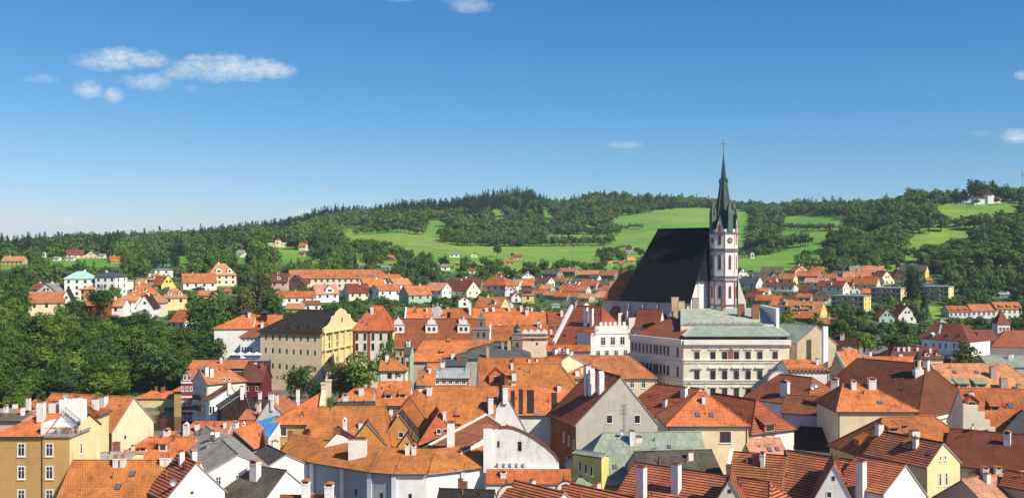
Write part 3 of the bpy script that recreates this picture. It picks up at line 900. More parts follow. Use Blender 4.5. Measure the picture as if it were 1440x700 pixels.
# ------------------------------------------------------------------ the ground
# meadows and garden openings: photo polygons of the ground without trees
MEADOW = [
 [(470, 329), (474, 324), (520, 322), (575, 322), (600, 330), (630, 336), (660, 343), (690, 345), (760, 345), (843, 345), (843, 352), (838, 362), (730, 362), (690, 360), (650, 357), (600, 352), (570, 343), (540, 336)],
 [(763, 328), (860, 330), (885, 322), (930, 318), (935, 312), (860, 317), (862, 309), (905, 300), (960, 293), (1005, 293), (1060, 300), (1040, 372), (1005, 372), (900, 345), (862, 343), (763, 341)],
 [(590, 313), (630, 308), (634, 318), (600, 320)], [(685, 299), (712, 295), (714, 303), (690, 305)], [(760, 297), (780, 297), (780, 305), (762, 305)],
 [(820, 312), (832, 312), (832, 320), (820, 320)], [(925, 296), (960, 293), (960, 297), (926, 300)],
 [(1091, 305), (1140, 303), (1192, 306), (1188, 318), (1120, 318), (1100, 314)],
 [(1095, 324), (1130, 323), (1172, 326), (1155, 343), (1092, 347), (1088, 335)],
 [(1036, 368), (1080, 360), (1128, 349), (1124, 366), (1110, 376), (1040, 380)],
 [(1272, 338), (1320, 326), (1368, 322), (1370, 330), (1320, 338), (1276, 346)], [(1315, 292), (1372, 284), (1440, 286), (1440, 292), (1380, 296), (1320, 300)],
 [(210, 361), (270, 361), (270, 368), (210, 368)], [(-10, 369), (19, 369), (22, 377), (-10, 378)],
 [(1150, 424), (1172, 418), (1172, 434), (1150, 434)], [(1300, 436), (1334, 428), (1334, 446), (1300, 446)], [(385, 348), (412, 346), (415, 358), (385, 360)],
 [(1180, 378), (1320, 376), (1318, 383), (1180, 383)], [(435, 368), (452, 366), (452, 378), (435, 378)],
]
def inside(poly, x, y):
    c = False; n = len(poly)
    for i in range(n):
        (x0, y0), (x1, y1) = poly[i], poly[i - 1]
        if (y0 > y) != (y1 > y) and x < (x1 - x0) * (y - y0) / (y1 - y0) + x0: c = not c
    return c
BOX = [(min(p[0] for p in q), max(p[0] for p in q), min(p[1] for p in q), max(p[1] for p in q)) for q in MEADOW]
def is_meadow(px, py):
    for q, b in zip(MEADOW, BOX):
        if b[0] <= px <= b[1] and b[2] <= py <= b[3] and inside(q, px, py): return True
    return False
def build_ground():
    ths = []
    t = -180.0
    while t < 180.0 - 1e-6:
        ths.append(math.radians(t)); t += 0.5 if -36 <= t < 36 else 4.0
    rs = sorted(set(range(800, 1700, 25)) | {15, 40, 80, 120, 150, 180, 210, 240, 255, 268, 275, 282, 292, 302, 312, 322, 330, 340, 352, 364, 376, 388, 400, 415, 430, 450, 470, 495, 520, 545, 570, 600, 630, 660, 700, 750, 800, 850, 900, 950, 1000, 1060, 1130, 1200, 1270, 1350, 1430, 1500, 1600, 1700, 1800, 1900, 2000, 2150, 2300, 2400, 2700, 3200, 3800, 4500, 6000})
    for nm, town in (("town_ground", True), ("hills", False)):
        mb = MB(); vid = {}
        def vert(i, j):
            i %= len(ths)
            if (i, j) not in vid:
                x, y = rs[j] * math.sin(ths[i]), rs[j] * math.cos(ths[i])
                vid[i, j] = len(mb.v); mb.v.append((x, y, ground(x, y)))
            return vid[i, j]
        for i in range(len(ths)):
            for j in range(len(rs) - 1):
                a = (ths[i] + ths[(i + 1) % len(ths)]) / 2 if i < len(ths) - 1 else math.pi
                y = rs[j] * math.cos(a); px = PX0 + F * math.tan(a) if y > 0 else 0
                lim = 470 if px > 480 else 312 if px < 300 else 312 + (px - 300) / 180 * 158
                is_town = y < lim
                if is_town != town: continue
                mi = 0
                if not town:
                    rm = (rs[j] + rs[j + 1]) / 2; gx, gy = rm * math.sin(a), rm * math.cos(a)
                    mi = 1
                    if gy > 100:
                        q = proj(gx, gy, ground(gx, gy)); mi = 0 if is_meadow(*q) or gy > 770 else 1
                mb.f.append((vert(i, j), vert(i, j + 1), vert(i + 1, j + 1), vert(i + 1, j))[::-1]); mb.m.append(mi); mb.uv.append(None)
        if town:
            c0 = len(mb.v); mb.v.append((0, 0, 0))
            for i in range(len(ths)):
                mb.f.append((c0, vert(i + 1, 0), vert(i, 0))); mb.m.append(0); mb.uv.append(None)
            m, nt, b = new_mat("cobbles")
            geo = nt.nodes.new("ShaderNodeNewGeometry").outputs["Position"]
            vo = nt.nodes.new("ShaderNodeTexVoronoi"); vo.inputs["Scale"].default_value = 3.0; nt.links.new(geo, vo.inputs["Vector"])
            c = mixrgb(nt, 1.0, (0.22, 0.20, 0.17), ramp(nt, vo.outputs["Distance"], [(0.0, 1.1), (0.6, 0.6)]), 'MULTIPLY')
            c = mixrgb(nt, 1.0, c, ramp(nt, noise(nt, geo, 0.1, 4), [(0.3, 0.7), (0.7, 1.2)]), 'MULTIPLY')
            nt.links.new(c, b.inputs["Base Color"]); b.inputs["Roughness"].default_value = 0.9
        else:
            m, nt, b = new_mat("meadow_grass")
            geo = nt.nodes.new("ShaderNodeNewGeometry").outputs["Position"]
            n1 = noise(nt, geo, 0.006, 4.0, 0.55)
            n2 = noise(nt, mapping(nt, geo, (1, 1, 1)), 0.12, 5.0, 0.65)
            n3 = noise(nt, mapping(nt, geo, (0.02, 0.16, 0.1), (0, 0, 0.5)), 1.0, 3.0)
            c = mixrgb(nt, ramp(nt, n1, [(0.38, 0.0), (0.62, 1.0)]), (0.095, 0.285, 0.012), (0.205, 0.330, 0.028))
            c = mixrgb(nt, 1.0, c, ramp(nt, n2, [(0.3, 0.72), (0.7, 1.12)]), 'MULTIPLY')
            c = mixrgb(nt, 1.0, c, ramp(nt, n3, [(0.35, 0.78), (0.65, 1.12)]), 'MULTIPLY')
            nt.links.new(c, b.inputs["Base Color"]); b.inputs["Roughness"].default_value = 0.95
        mats = [m]
        if not town:
            m2, nt, b = new_mat("undergrowth")
            geo = nt.nodes.new("ShaderNodeNewGeometry").outputs["Position"]
            c = mixrgb(nt, ramp(nt, noise(nt, geo, 0.07, 5.0, 0.65), [(0.38, 0.0), (0.66, 1.0)]), (0.028, 0.062, 0.014), (0.105, 0.175, 0.030))
            c = mixrgb(nt, ramp(nt, noise(nt, geo, 0.05, 3.0), [(0.60, 0.0), (0.72, 0.6)]), c, (0.17, 0.14, 0.075))
            nt.links.new(c, b.inputs["Base Color"]); b.inputs["Roughness"].default_value = 0.95
            mats.append(m2)
        o = mb.obj(nm, mats)
        for p in o.data.polygons: p.use_smooth = True
        tag(o, kind="structure")
    m, nt, b = new_mat("river_water")
    b.inputs["Base Color"].default_value = (0.020, 0.028, 0.026, 1); b.inputs["Roughness"].default_value = 0.08
    geo = nt.nodes.new("ShaderNodeNewGeometry").outputs["Position"]
    bp = nt.nodes.new("ShaderNodeBump"); bp.inputs["Strength"].default_value = 0.25; bp.inputs["Distance"].default_value = 0.2
    nt.links.new(noise(nt, mapping(nt, geo, (0.5, 1.2, 1)), 0.8, 4), bp.inputs["Height"]); nt.links.new(bp.outputs[0], b.inputs["Normal"])
    mb = MB()
    xs = [-400, -250, -180, -140, -110, -90, -70, -55]
    for a, c in zip(xs, xs[1:]):
        mb.face([(a, 262, -4.7), (c, 262, -4.7), (c, 318, -4.7), (a, 318, -4.7)])
    tag(mb.obj("river", [m]), kind="structure")
build_ground()
def track(name, pts, width, mat):
    mb = MB(); row = []
    for (x0, y0), (x1, y1) in zip(pts, pts[1:]):
        for k in range(8):
            px, py = lerp(x0, x1, k / 8), lerp(y0, y1, k / 8)
            d = hit(px, py, 420.0); row.append(P(px, py, d).xy)
    for a, b in zip(row, row[1:]):
        e = b - a
        if e.length < .5: continue
        n = Vector((-e.y, e.x)).normalized() * width / 2
        mb.face([(q.x, q.y, ground(q.x, q.y) + .25) for q in (a - n, b - n, b + n, a + n)], 0)
    tag(mb.obj(name, [mat]), kind='structure')
track('garden_path', [(1138, 440), (1150, 432), (1163, 425), (1174, 418)], 3.5, flat('gravel', (.46, .43, .37), .9))
track('field_track', [(486, 335), (540, 341), (600, 349), (655, 356)], 2.6, flat('dry_grass', (.27, .25, .09), .95))

# ------------------------------------------------------------------ foreground roofs (bottom of the view)
T = {}
def ochre_wing(h):
    xa, xb = h.x1, h.x1 + 36 * 150 / F
    ya = h.ya; e = h.ea
    mb = MB()
    mb.face([(xa, -ya, 0), (xb, -ya, 0), (xb, -ya, e), (xa, -ya, e)], 0)
    mb.face([(xb, -ya, 0), (xb, ya, 0), (xb, ya, e + .2), (xb, ya * .35, e + 2.2), (xb, -ya * .5, e + .9), (xb, -ya, e)], 1)
    mb.face([(xb, ya, 0), (xa, ya, 0), (xa, ya, e), (xb, ya, e)], 0)
    mb.obj('wing_wall', [WALL['oc'], WALL['yel']], h.root)
    h.x1 = xb
    mb = MB(); mb.slab([(xa, ya * 1.05, e + .1), (xa, .9, e + 2.6), (xb + .2, .9, e + 2.6), (xb + .2, ya * 1.05, e + .1)], .2, 0)
    mb.obj('rear_roof', [ROOF['br']], h.root)
h = T['ochre'] = hS('ochre_house', 'tall ochre house with roof terrace and white cross windows at the lower left corner', -8, 62, 614, 150, 11, 584, hl=4.5, wall='oc', roof='or', z0=-1, over=0.3, wr='wh', cat='house')
ochre_wing(h)
for py in (632, 664, 697): h.win(30, py, 9.5, 17); h.win(69.5, py, 9.5, 17)
h.win(-10, 632, 9.5, 17)
for py in (630, 662): h.win(114, py, 6.5, 15)
# roof terrace cut into the corner: deck, white walls, gable wall, stair, planters
u = 150 / F
def terrace(h):
    L = lambda px, py, d: h.local(px, py, d)
    mb = MB()
    a = L(63, 611, 150.3); b = L(98, 611, 150.3)
    zd = h.ea + 0.35
    mb.box2((a.x, -h.ya - 0.3, zd - 0.35), (h.x1 + 0.35, 1.2, zd), 1)                   # deck
    mb.box2((a.x - 0.5, -h.ya + 0.1, zd - 0.5), (a.x, 1.2, zd + 1.6), 0)               # left cheek
    mb.box2((a.x, 0.5, zd - 0.1), (h.x1 - 0.1, 0.9, zd + 2.6), 0)                        # back wall
    mb.extrude([(h.x1 - 0.3, zd - 0.4), (h.x1 - 0.02, zd - 0.4), (h.x1 - 0.02, zd + 2.0), (h.x1 - 0.3, zd + 2.0)], -1.0, 0.5, 0)
    mb.box2((a.x - 0.4, 0.4, zd + 1.0), (a.x + 3.2, 1.9, zd + 4.2), 0)                  # white stair head
    h.part("terrace_wall", mb, [WALL['wh'], M_GREY])
    mb = MB()
    for k in range(8):                                                              # stair with railing
        mb.box((a.x + 3.0 - k * 0.32, 0.35, zd + 0.25 + k * 0.27), (0.36, 0.8, 0.08), 0)
    mb.tube((a.x + 3.2, -0.05, zd + 1.1), (a.x + 0.7, -0.05, zd + 3.2), 0.04, 5, 0)
    for k in range(6): mb.tube((a.x + 3.1 - k * .45, -0.05, zd + 0.2 + k * .38), (a.x + 3.1 - k * .45, -0.05, zd + 1.1 + k * .38), 0.025, 4, 0)
    h.part("stair", mb, [M_METAL])
    mb = MB()
    for x in [a.x + 0.4 + k * 0.7 for k in range(8)]:
        mb.tube((x, -h.ya + 0.1, zd), (x, -h.ya + 0.1, zd + 0.9), 0.03, 4, 0)
    mb.tube((a.x, -h.ya + 0.1, zd + 0.9), (h.x1, -h.ya + 0.1, zd + 0.9), 0.035, 4, 0)
    h.part("railing", mb, [M_METAL])
    out = []
    for k, x in enumerate((a.x + 1.3, a.x + 2.3, a.x + 3.2, a.x + 4.1)):
        wx, wy = h.loc2w(x, -h.ya + 0.9 + 0.5 * (k % 2))
        out.append((wx, wy, h.z0 + zd))
    return out
pots = terrace(h)
h.chims([(58, 590, 563, 10)])
for px, pb, pt, w in ((76, 590, 562, 13), (91, 575, 560, 9), (108, 575, 556, 11)): link('chimney', chimney_mesh(w * u * .9, 1.0, (pb - pt) * u, 'w'), h.roofo, h.local(px, pb, 157))
link('antenna', antenna_mesh(3.2, 0), h.roofo, h.local(97, 566, 158))
link('satellite_dish', dish_mesh(.45), h.roofo, h.local(93, 558, 156.5), .5)
for k, p in enumerate(pots):
    t = tag(link('flower_pot', None, None, p), ('pot of red geraniums on the ochre house roof terrace', 'pot of red geraniums on the ochre house roof terrace', 'pot of red geraniums on the ochre house roof terrace', 'pot of red geraniums on the ochre house roof terrace')[k], 'flower pot', 'geranium pots on the roof terrace')
    mb = MB(); mb.frustum((0, 0), 0.16, 0.24, 0.0, 0.4, 10); mb.obj('pot', [M_POT], t)
    mb = MB(); R_ = random.Random(k)
    for i in range(90):
        v = Vector((R_.uniform(-.4, .4), R_.uniform(-.4, .4), R_.uniform(.38, .95)))
        a = R_.uniform(0, 6.3); q = 0.08
        mb.face([v + Vector((q * math.cos(a), q * math.sin(a), -q)), v + Vector((-q * math.sin(a), q * math.cos(a), 0)), v + Vector((-q * math.cos(a), -q * math.sin(a), q))], i % 3 == 0)
    mb.obj('flowers', [flat('geranium_leaf', (0.05, 0.11, 0.03), 0.7), flat('geranium_red', (0.5, 0.04, 0.03), 0.6)], t)
h = T['creamgable'] = hK('gabled_house', 'cream gable end house with long orange roof and wide white chimney', (158, 607), (90, 603), (216, 597), 172, 'L', 560, wall='cr', roof='or', wf='oc', z0=-2, lenL=17)
h.chims([(143, 568, 555, 17), (139, 588, 574, 6), (107, 572, 558, 10)])
h.win(176, 614, 4, 5, 'n')
hS('lean_to_house', 'low cream annexe with brown tiled roof behind the ochre roof terrace', 113, 136, 585, 166, 5, 575, wall='yel', roof='br', hr=2)
h = hS('farmhouse', 'orange roofed house with two small white dormers at the left picture edge', 14, 70, 586, 215, 10, 563, hl=3, hr=5, wall='yel', roof='or')
h.dorm(35, 577, 7, 'gable', 'wh'); h.dorm(46, 577, 7, 'gable', 'wh'); h.chims([(40, 566, 558, 6)])
hS('low_house', 'low house with faded brown roof and pale wall below the white dormers', -40, 30, 592, 198, 8, 583, wall='pk', roof='gb')
hS('garden_house', 'pale low building with flat roof at the far left behind orange roofs', -60, 14, 583, 235, 8, 576, wall='crl', roof='gl')
h = T['bottomleft'] = hS('long_house', 'long bright orange roof with two pairs of chimney pots at the bottom left', 76, 262, 712, 144, 13, 649, wall='wh', roof='or', z0=-1)
for x in (163, 173): h.chim(x, 654, 643, 7, 'p')
for x in (229, 237): h.chim(x, 652, 642, 7, 'p')
h.skyl(186, 666, .8, 1.0); h.skyl(166, 684, .8, 1.0)
h = T['whitegable1'] = hK('gabled_house', 'white gable wall with brown striped roof joined to the long bright orange roof', (234, 702), (222, 696), (316, 680), 141, 'L', 652, wall='wh', roof='brs', lenL=7, z0=-1)
h.win(270, 692, 4, 4, 'n'); h.dish(262, 694, .5)
h = hS('flat_roofed_annexe', 'flat zinc roof between the ochre house and the bright orange roofs', 112, 176, 652, 160, 8, 636, rise=.8, hl=3, wall='yel', roof='zn', z0=-1)
h = T['dormerbox'] = hS('tiled_house', 'orange roof with white boxed dormers in front of the cream gable end', 150, 262, 652, 168, 11, 616, hl=5, wall='wh', roof='or', z0=-1)
h.dorm(201, 634, 10, 'shed', 'wh'); h.dorm(229, 634, 12, 'shed', 'wh', 12); h.chims([(187, 632, 624, 5), (235, 616, 605, 8, 'o'), (243, 618, 611, 7, 'b')]); h.ant(217, 628, 614)
h = hR('tiled_house', 'orange roof with a slit dormer beside the pale grey slate roof', (263, 616), (312, 648), 9.5, w=4.6, rise=2.2, w2=3, rise2=1.6, wall='wh', roof='or', z0=-1)
h.dorm(281, 641, 11, 'shed'); h.dorm(268, 642, 8, 'shed')
h = T['palegrey'] = hR('slate_house', 'pale grey slate roof with two slit dormers above a white wall', (290, 600), (335, 640), 12, w=4.4, rise=2.2, wall='wh', roof='gl', z0=-1)
h.dorm(290, 629, 9, 'shed'); h.dorm(303, 622, 9, 'shed')
h.auto('r', 3, 1, .8, 1.6)
h = hR('slate_house', 'old mossy grey roof with one orange capped white chimney at the bottom', (326, 652), (402, 663), 10, w=6.5, rise=5, wall='wh', roof='og', z0=-1)
h.chims([(359, 672, 649, 14, 'o')])
h = hR('outbuilding', 'charcoal ribbed roof beside the mossy grey roof', (376, 627), (402, 640), 9.0, w=5, rise=2.6, wall='wh', roof='chs', z0=-1, wl='dk')
h = T['opengable'] = hR('gabled_house', 'orange roofed house with dark open gable above a white front', (329, 606), (362, 596), 10.0, E=(356, 630), E2=(319, 628), wall='wh', roof='or', z0=-1, wl='wdd')
h.win(344, 642, 8, 9, 'n')
mb = MB(); mb.frustum((0, 0), .9, .9, 0, .08, 18)
h = hS('terraced_house', 'low orange terrace with white chimneys and a white boxed gable by the river', 252, 318, 612, 214, 9, 594, wall='wh', roof='orw', hl=2)
h.chims([(277, 606, 594, 6), (262, 611, 598, 8, 't'), (316, 601, 591, 4)])
h = hS('terraced_house', 'orange roof with three small chimneys in front of the dark riverside yard', 314, 352, 611, 216, 9, 594, wall='wh', roof='or2')
h.chims([(327, 598, 590, 4), (343, 603, 597, 4, 't'), (333, 600, 592, 4)])
# blue sheeted roof
def blue_roof():
    a, b, c, d = P(361, 592, 205), P(391, 583, 214), P(394, 592, 203), P(377, 616, 186)
    t = tag(link('blue_roofed_shed', None, None, (b.x, b.y, 0)), 'bright blue sheeted roof of a shed among orange tiles', 'shed')
    mb = MB(); o = Vector((b.x, b.y, 0))
    pts = [d - o, c - o, b - o, a - o]
    mb.slab(pts, 0.12, 0)
    mb.obj('roof', [ROOF['blu']], t)
    mb = MB()
    base = [Vector((q.x, q.y, 0)) for q in pts]
    for k in range(4):
        k2 = (k + 1) % 4
        mb.face([base[k], base[k2], pts[k2] - Vector((0, 0, .13)), pts[k] - Vector((0, 0, .13))], 0)
    mb.obj('wall', [WALL['wh']], t)
blue_roof()
h = hR('gabled_house', 'small house with pinkish white gable above the blue sheeted roof', (378, 565), (400, 556), 9.5, E=(402, 585), E2=(360, 592), wall='lil', roof='orw')
h.chims([(372, 572, 556, 4), (389, 566, 553, 5)])
hS('low_house', 'low orange roof left of the pinkish white gable', 336, 366, 590, 232, 7, 577, wall='cr', roof='orw', rot=-12)
# orange house with the yellow front and firewall
h = T['yellowfront'] = hS('yellow_house', 'yellow fronted house with sloping orange roof and a pale firewall with two finials', 379, 446, 595, 203, 11, 551, hl=9.8, wall='yel', roof='or', wf='oc')
h.win(399, 606, 8, 12, 'd'); h.dorm(424, 585, 8, 'eye', side='f')
m_ = h.parapet('R', rise=.7, t=.8, mat=WALL['cr'])
mb = MB()
for y in (-.2, h.yb - .6): mb.box2((h.x1 - .1, y - .5, h.ea), (h.x1 + .9, y + .5, h.r + 1.7), 0); mb.box2((h.x1 - .25, y - .65, h.r + 1.7), (h.x1 + 1.05, y + .65, h.r + 1.95), 0)
mb.obj('finial_pier', [WALL['cr']], h.root)
h.ant(450, 552, 530, 1)
h = T['bigorange'] = hR('barn_roofed_house', 'broad plain orange roof behind the long grey and white building', (449, 573), (541, 573), 13.0, w=8.5, rise=8.0, hl=4, hr=2.5, wall='wh', roof='or', z0=-1)
h.chims([(408, 631, 605, 7, 'b'), (419, 626, 617, 6), (428, 641, 630, 5, 'o'), (485, 612, 592, 6, 't')])
h.dish(417, 622, .35)
def white_wedge():
    d = 176.0; u = d / F; o = P(466, 640, d); o.z = 0
    t = tag(link('white_gable_house', None, None, o), 'bright white wedge shaped gable wall with a brick chimney above the curved orange roof', 'house')
    q = lambda px, py: ((px - 466) * u, zat(py, d))
    mb = MB(); mb.extrude([(q(443, 0)[0], 0), (q(489, 0)[0], 0), q(489, 618), q(480, 613), q(473, 611), q(443, 641)], 0, .5, 0)
    mb.obj('wall', [WALL['wh']], t)
    mb = MB(); a, b, c = q(441, 642), q(473, 610.5), q(492, 622)
    mb.slab([(a[0], 6, a[1]), (a[0], .5, a[1]), (b[0], .5, b[1]), (b[0], 6, b[1])], .2, 0); mb.slab([(c[0], .5, c[1]), (c[0], 6, c[1]), (b[0], 6, b[1]), (b[0], .5, b[1])], .2, 0)
    ro = mb.obj('roof', [ROOF['db']], t)
    x, z = q(471, 613); link('chimney', chimney_mesh(1.0, .9, 1.2, 'b'), ro, (x, 1.6, z))
white_wedge()
h = hS('low_house', 'small orange roof with a chimney between striped charcoal and white walls', 392, 440, 640, 182, 6, 628, wall='yel', roof='or', z0=-1)
h.chims([(405, 632, 621, 7)])
h = hS('dormer_house', 'orange roofed house with two dark dormers and a white front', 528, 575, 569, 216, 10, 538, wall='wh', roof='or')
h.dorm(546, 560, 10, 'shed', 'wh'); h.dorm(566, 559, 10, 'shed', 'wh'); h.row((545, 577), (562, 577), 2, 5, 7, 'd')
h = hS('low_house', 'small orange roof with one chimney beside the yellow brewery trees', 476, 523, 564, 226, 8, 547, hl=3, wall='gr', roof='or')
h.chims([(508, 554, 543, 7)])
hS('flat_roofed_annexe', 'grey felt flat roof in front of a small orange roof', 472, 527, 572, 214, 7, 567, rise=.3, wall='gr', roof='og')
# wooden gables
h = T['wood1'] = hR('wooden_gable_house', 'orange boarded gable with brown roof edges left of its twin', (516, 596), (519, 588), 11.0, E=(549, 632), E2=(498, 618), wall='wd', roof='gb', over=.7)
h = T['wood2'] = hR('wooden_gable_house', 'taller orange boarded gable with charcoal slab roof and small window', (561, 584), (566, 577), 12.2, E=(592, 622), E2=(537, 619), wall='wd', roof='ch', over=.5)
h.win(564, 611, 6, 7, 'd')
h = hR('wooden_gable_house', 'small boarded gable behind the twin white chimneys', (573, 611), (575, 605), 10.0, E=(586, 632), E2=(556, 634), wall='wd', roof='db', over=.4)
h = hR('hipped_house', 'brown boarded house with pointed orange hip and striped brown side roof', (618, 580), (614, 572), 12.5, E=(630, 600), E2=(588, 620), wall='wdd', roof='or2', hl=3)
h.row((617, 606), (626, 606), 2, 5, 6, 'd')
h.chims([(625, 588, 578, 5, 'o')])
h = T['mainorange'] = hR('barn_roofed_house', 'large hipped orange roof in the centre of the old town', (601, 544), (700, 545), 15.0, w=10, rise=8.0, hl=7, wall='wh', roof='or')
h.dorm(644, 586, 6, 'shed'); h.dorm(645, 599, 7, 'shed')
h = hR('hipped_house', 'steep orange red hip with a dark side roof joined to the large hipped roof', (577, 560), (586, 548), 13.6, w=5.5, rise=6.5, hl=4, wall='wh', roof='or2')
h.chims([(560, 612, 588, 8, 't')])
# long grey and white building with the curved front
def long_building():
    t = tag(link('long_building', None, None, (P(565, 663, 160).x, 160, -1)), 'long curved building with grey left wall and white right wall under a low orange roof', 'building')
    o = Vector((P(565, 663, 160).x, 160, -1))
    front = [P(394, 642, 178), P(440, 651, 172), P(482, 658, 168), P(520, 662.5, 164.5), P(554, 665, 163), P(600, 664.5, 163), P(650, 660, 166), P(686, 656, 169)]
    zs = [9.0 + 0 for q in front]
    front = [Vector((q.x, q.y, 7.6)) - o for q in front]
    back = [Vector((q.x + 0.8, q.y + 7.5 - abs(k - 4) * 0.2, q.z + 2.4)) for k, q in enumerate(front)]
    wl, wr, rf, pil = MB(), MB(), MB(), MB()
    for k in range(7):
        a, b = front[k], front[k + 1]
        (wl if k < 4 else wr).face([(a.x, a.y, 0), (b.x, b.y, 0), b, a], 0)
        e = (b - a).normalized(); n = Vector((e.y, -e.x, 0))
        rf.slab([a + n * .5 + Vector((0, 0, .1)), b + n * .5 + Vector((0, 0, .1)), back[k + 1] + Vector((0, 0, .26)), back[k] + Vector((0, 0, .26))], .2, 0, True, [0] + ([3] if k == 0 else []) + ([1] if k == 6 else []))
        rf.tube(a + n * .52, b + n * .52, .09, 5, 1)
    for k in range(7):
        a, b = back[k], back[k + 1]
        wr.face([(b.x, b.y, 0), (a.x, a.y, 0), a, b], 0)
    wr.face([(front[7].x, front[7].y, 0), (back[7].x, back[7].y, 0), back[7], front[7]], 0)
    wl.face([(back[0].x, back[0].y, 0), (front[0].x, front[0].y, 0), front[0], back[0]], 0)
    for k in (0, 1, 2, 3, 4, 6):
        pil = MB()
        a, b = front[k], front[k + 1]
        e = (b - a).normalized(); n = Vector((e.y, -e.x, 0))
        for tt in ((0.0,) if k else (0.02, 0.98)):
            c = a + (b - a) * tt + n * 0.12
            pil.box((c.x, c.y, c.z / 2 - .1), (0.75, 0.3, c.z - .1), 0, math.atan2(e.y, e.x))
        pil.obj('pilaster', [plaster('pale_blue_grey', (0.62, 0.65, 0.70), .1)], t)
    wl.obj('grey_wall', [WALL['blg']], t)
    wr.obj('white_wall', [WALL['wh']], t)
    ro = rf.obj('roof', [ROOF['or'], M_METAL], t)
    for (px, py, k) in ((497, 671 + 18, 2), (585, 688, 4), (445, 690, 1), (544, 697, 3)):
        a, b = front[k], front[k + 1]
        e = (b - a).normalized()
        f, g = win_meshes(.5, 1.0, 'n', True)
        c = a + (b - a) * .5 - Vector((0, 0, 3.6)); n = Vector((e.y, -e.x, 0)) * .02
        w_ = link('window', f, t, c + n, math.atan2(e.y, e.x)); link('pane', g, w_)
    def on_roof(px, pyb, pyt, w, st):
        d = 168.0
        for i in range(40):
            q = P(px, pyb, d) - o
            best = min(range(8), key=lambda k: abs((front[k] + back[k]).x / 2 - q.x))
            f_, b_ = front[best], back[best]
            tt = (q.y - f_.y) / (b_.y - f_.y)
            zz = f_.z + (b_.z - f_.z) * tt
            if q.z < zz: break
            d += 0.3
        u = d / F
        link('chimney', chimney_mesh(w * u, min(1.4, w * u), (pyb - pyt) * u, st), ro, q)
    for c in ((503, 648, 615, 25, 'w'), (573, 641, 625, 6, 'o'), (582, 641, 626, 6, 'o'), (634, 632, 592, 10, 'w')): on_roof(*c)
    mb = MB()                                       # small hatches in the tiles
    for px, py in ((576, 657), (580, 648), (641, 648), (648, 652)):
        pass
long_building()
# two chimneys that stand in front of it on a roof below the picture
h = hR('low_house', 'low brown ridge carrying two orange capped white chimneys at the bottom edge', (395, 706), (470, 706), 7.0, w=4, rise=3, wall='wh', roof='br', z0=-1, dP=150, dQ=150)
h.chims([(430, 704, 678, 12, 'o'), (463, 707, 682, 13, 'o')])
h = hS('slate_house', 'dark curved slate roof edge at the bottom centre', 612, 690, 716, 142, 6, 690, wall='wh', roof='ch', rot=-8, z0=-1)
def lean_to():
    a, b, c, d = P(600, 628, 176), P(648, 634, 170), P(706, 598, 178), P(684, 583, 186)
    o = Vector((P(655, 620, 175).x, 175, -1))
    t = tag(link('lean_to_house', None, None, o), 'white house with a sloping brown striped lean-to roof left of the stained white gable', 'house')
    mb = MB(); pts = [q - o for q in (a, b, c, d)]
    mb.slab(pts, .25, 0)
    mb.tube(pts[0], pts[3], .3, 6, 1); mb.tube(pts[3], pts[2], .22, 6, 1)
    mb.obj('roof', [ROOF['brs'], WALL['whs']], t)
    mb = MB()
    for k in range(4):
        p, q = pts[k] - Vector((0, 0, .3)), pts[(k + 1) % 4] - Vector((0, 0, .3))
        mb.face([(p.x, p.y, 0), (q.x, q.y, 0), q, p], 0)
    mb.obj('wall', [WALL['wh']], t)
lean_to()
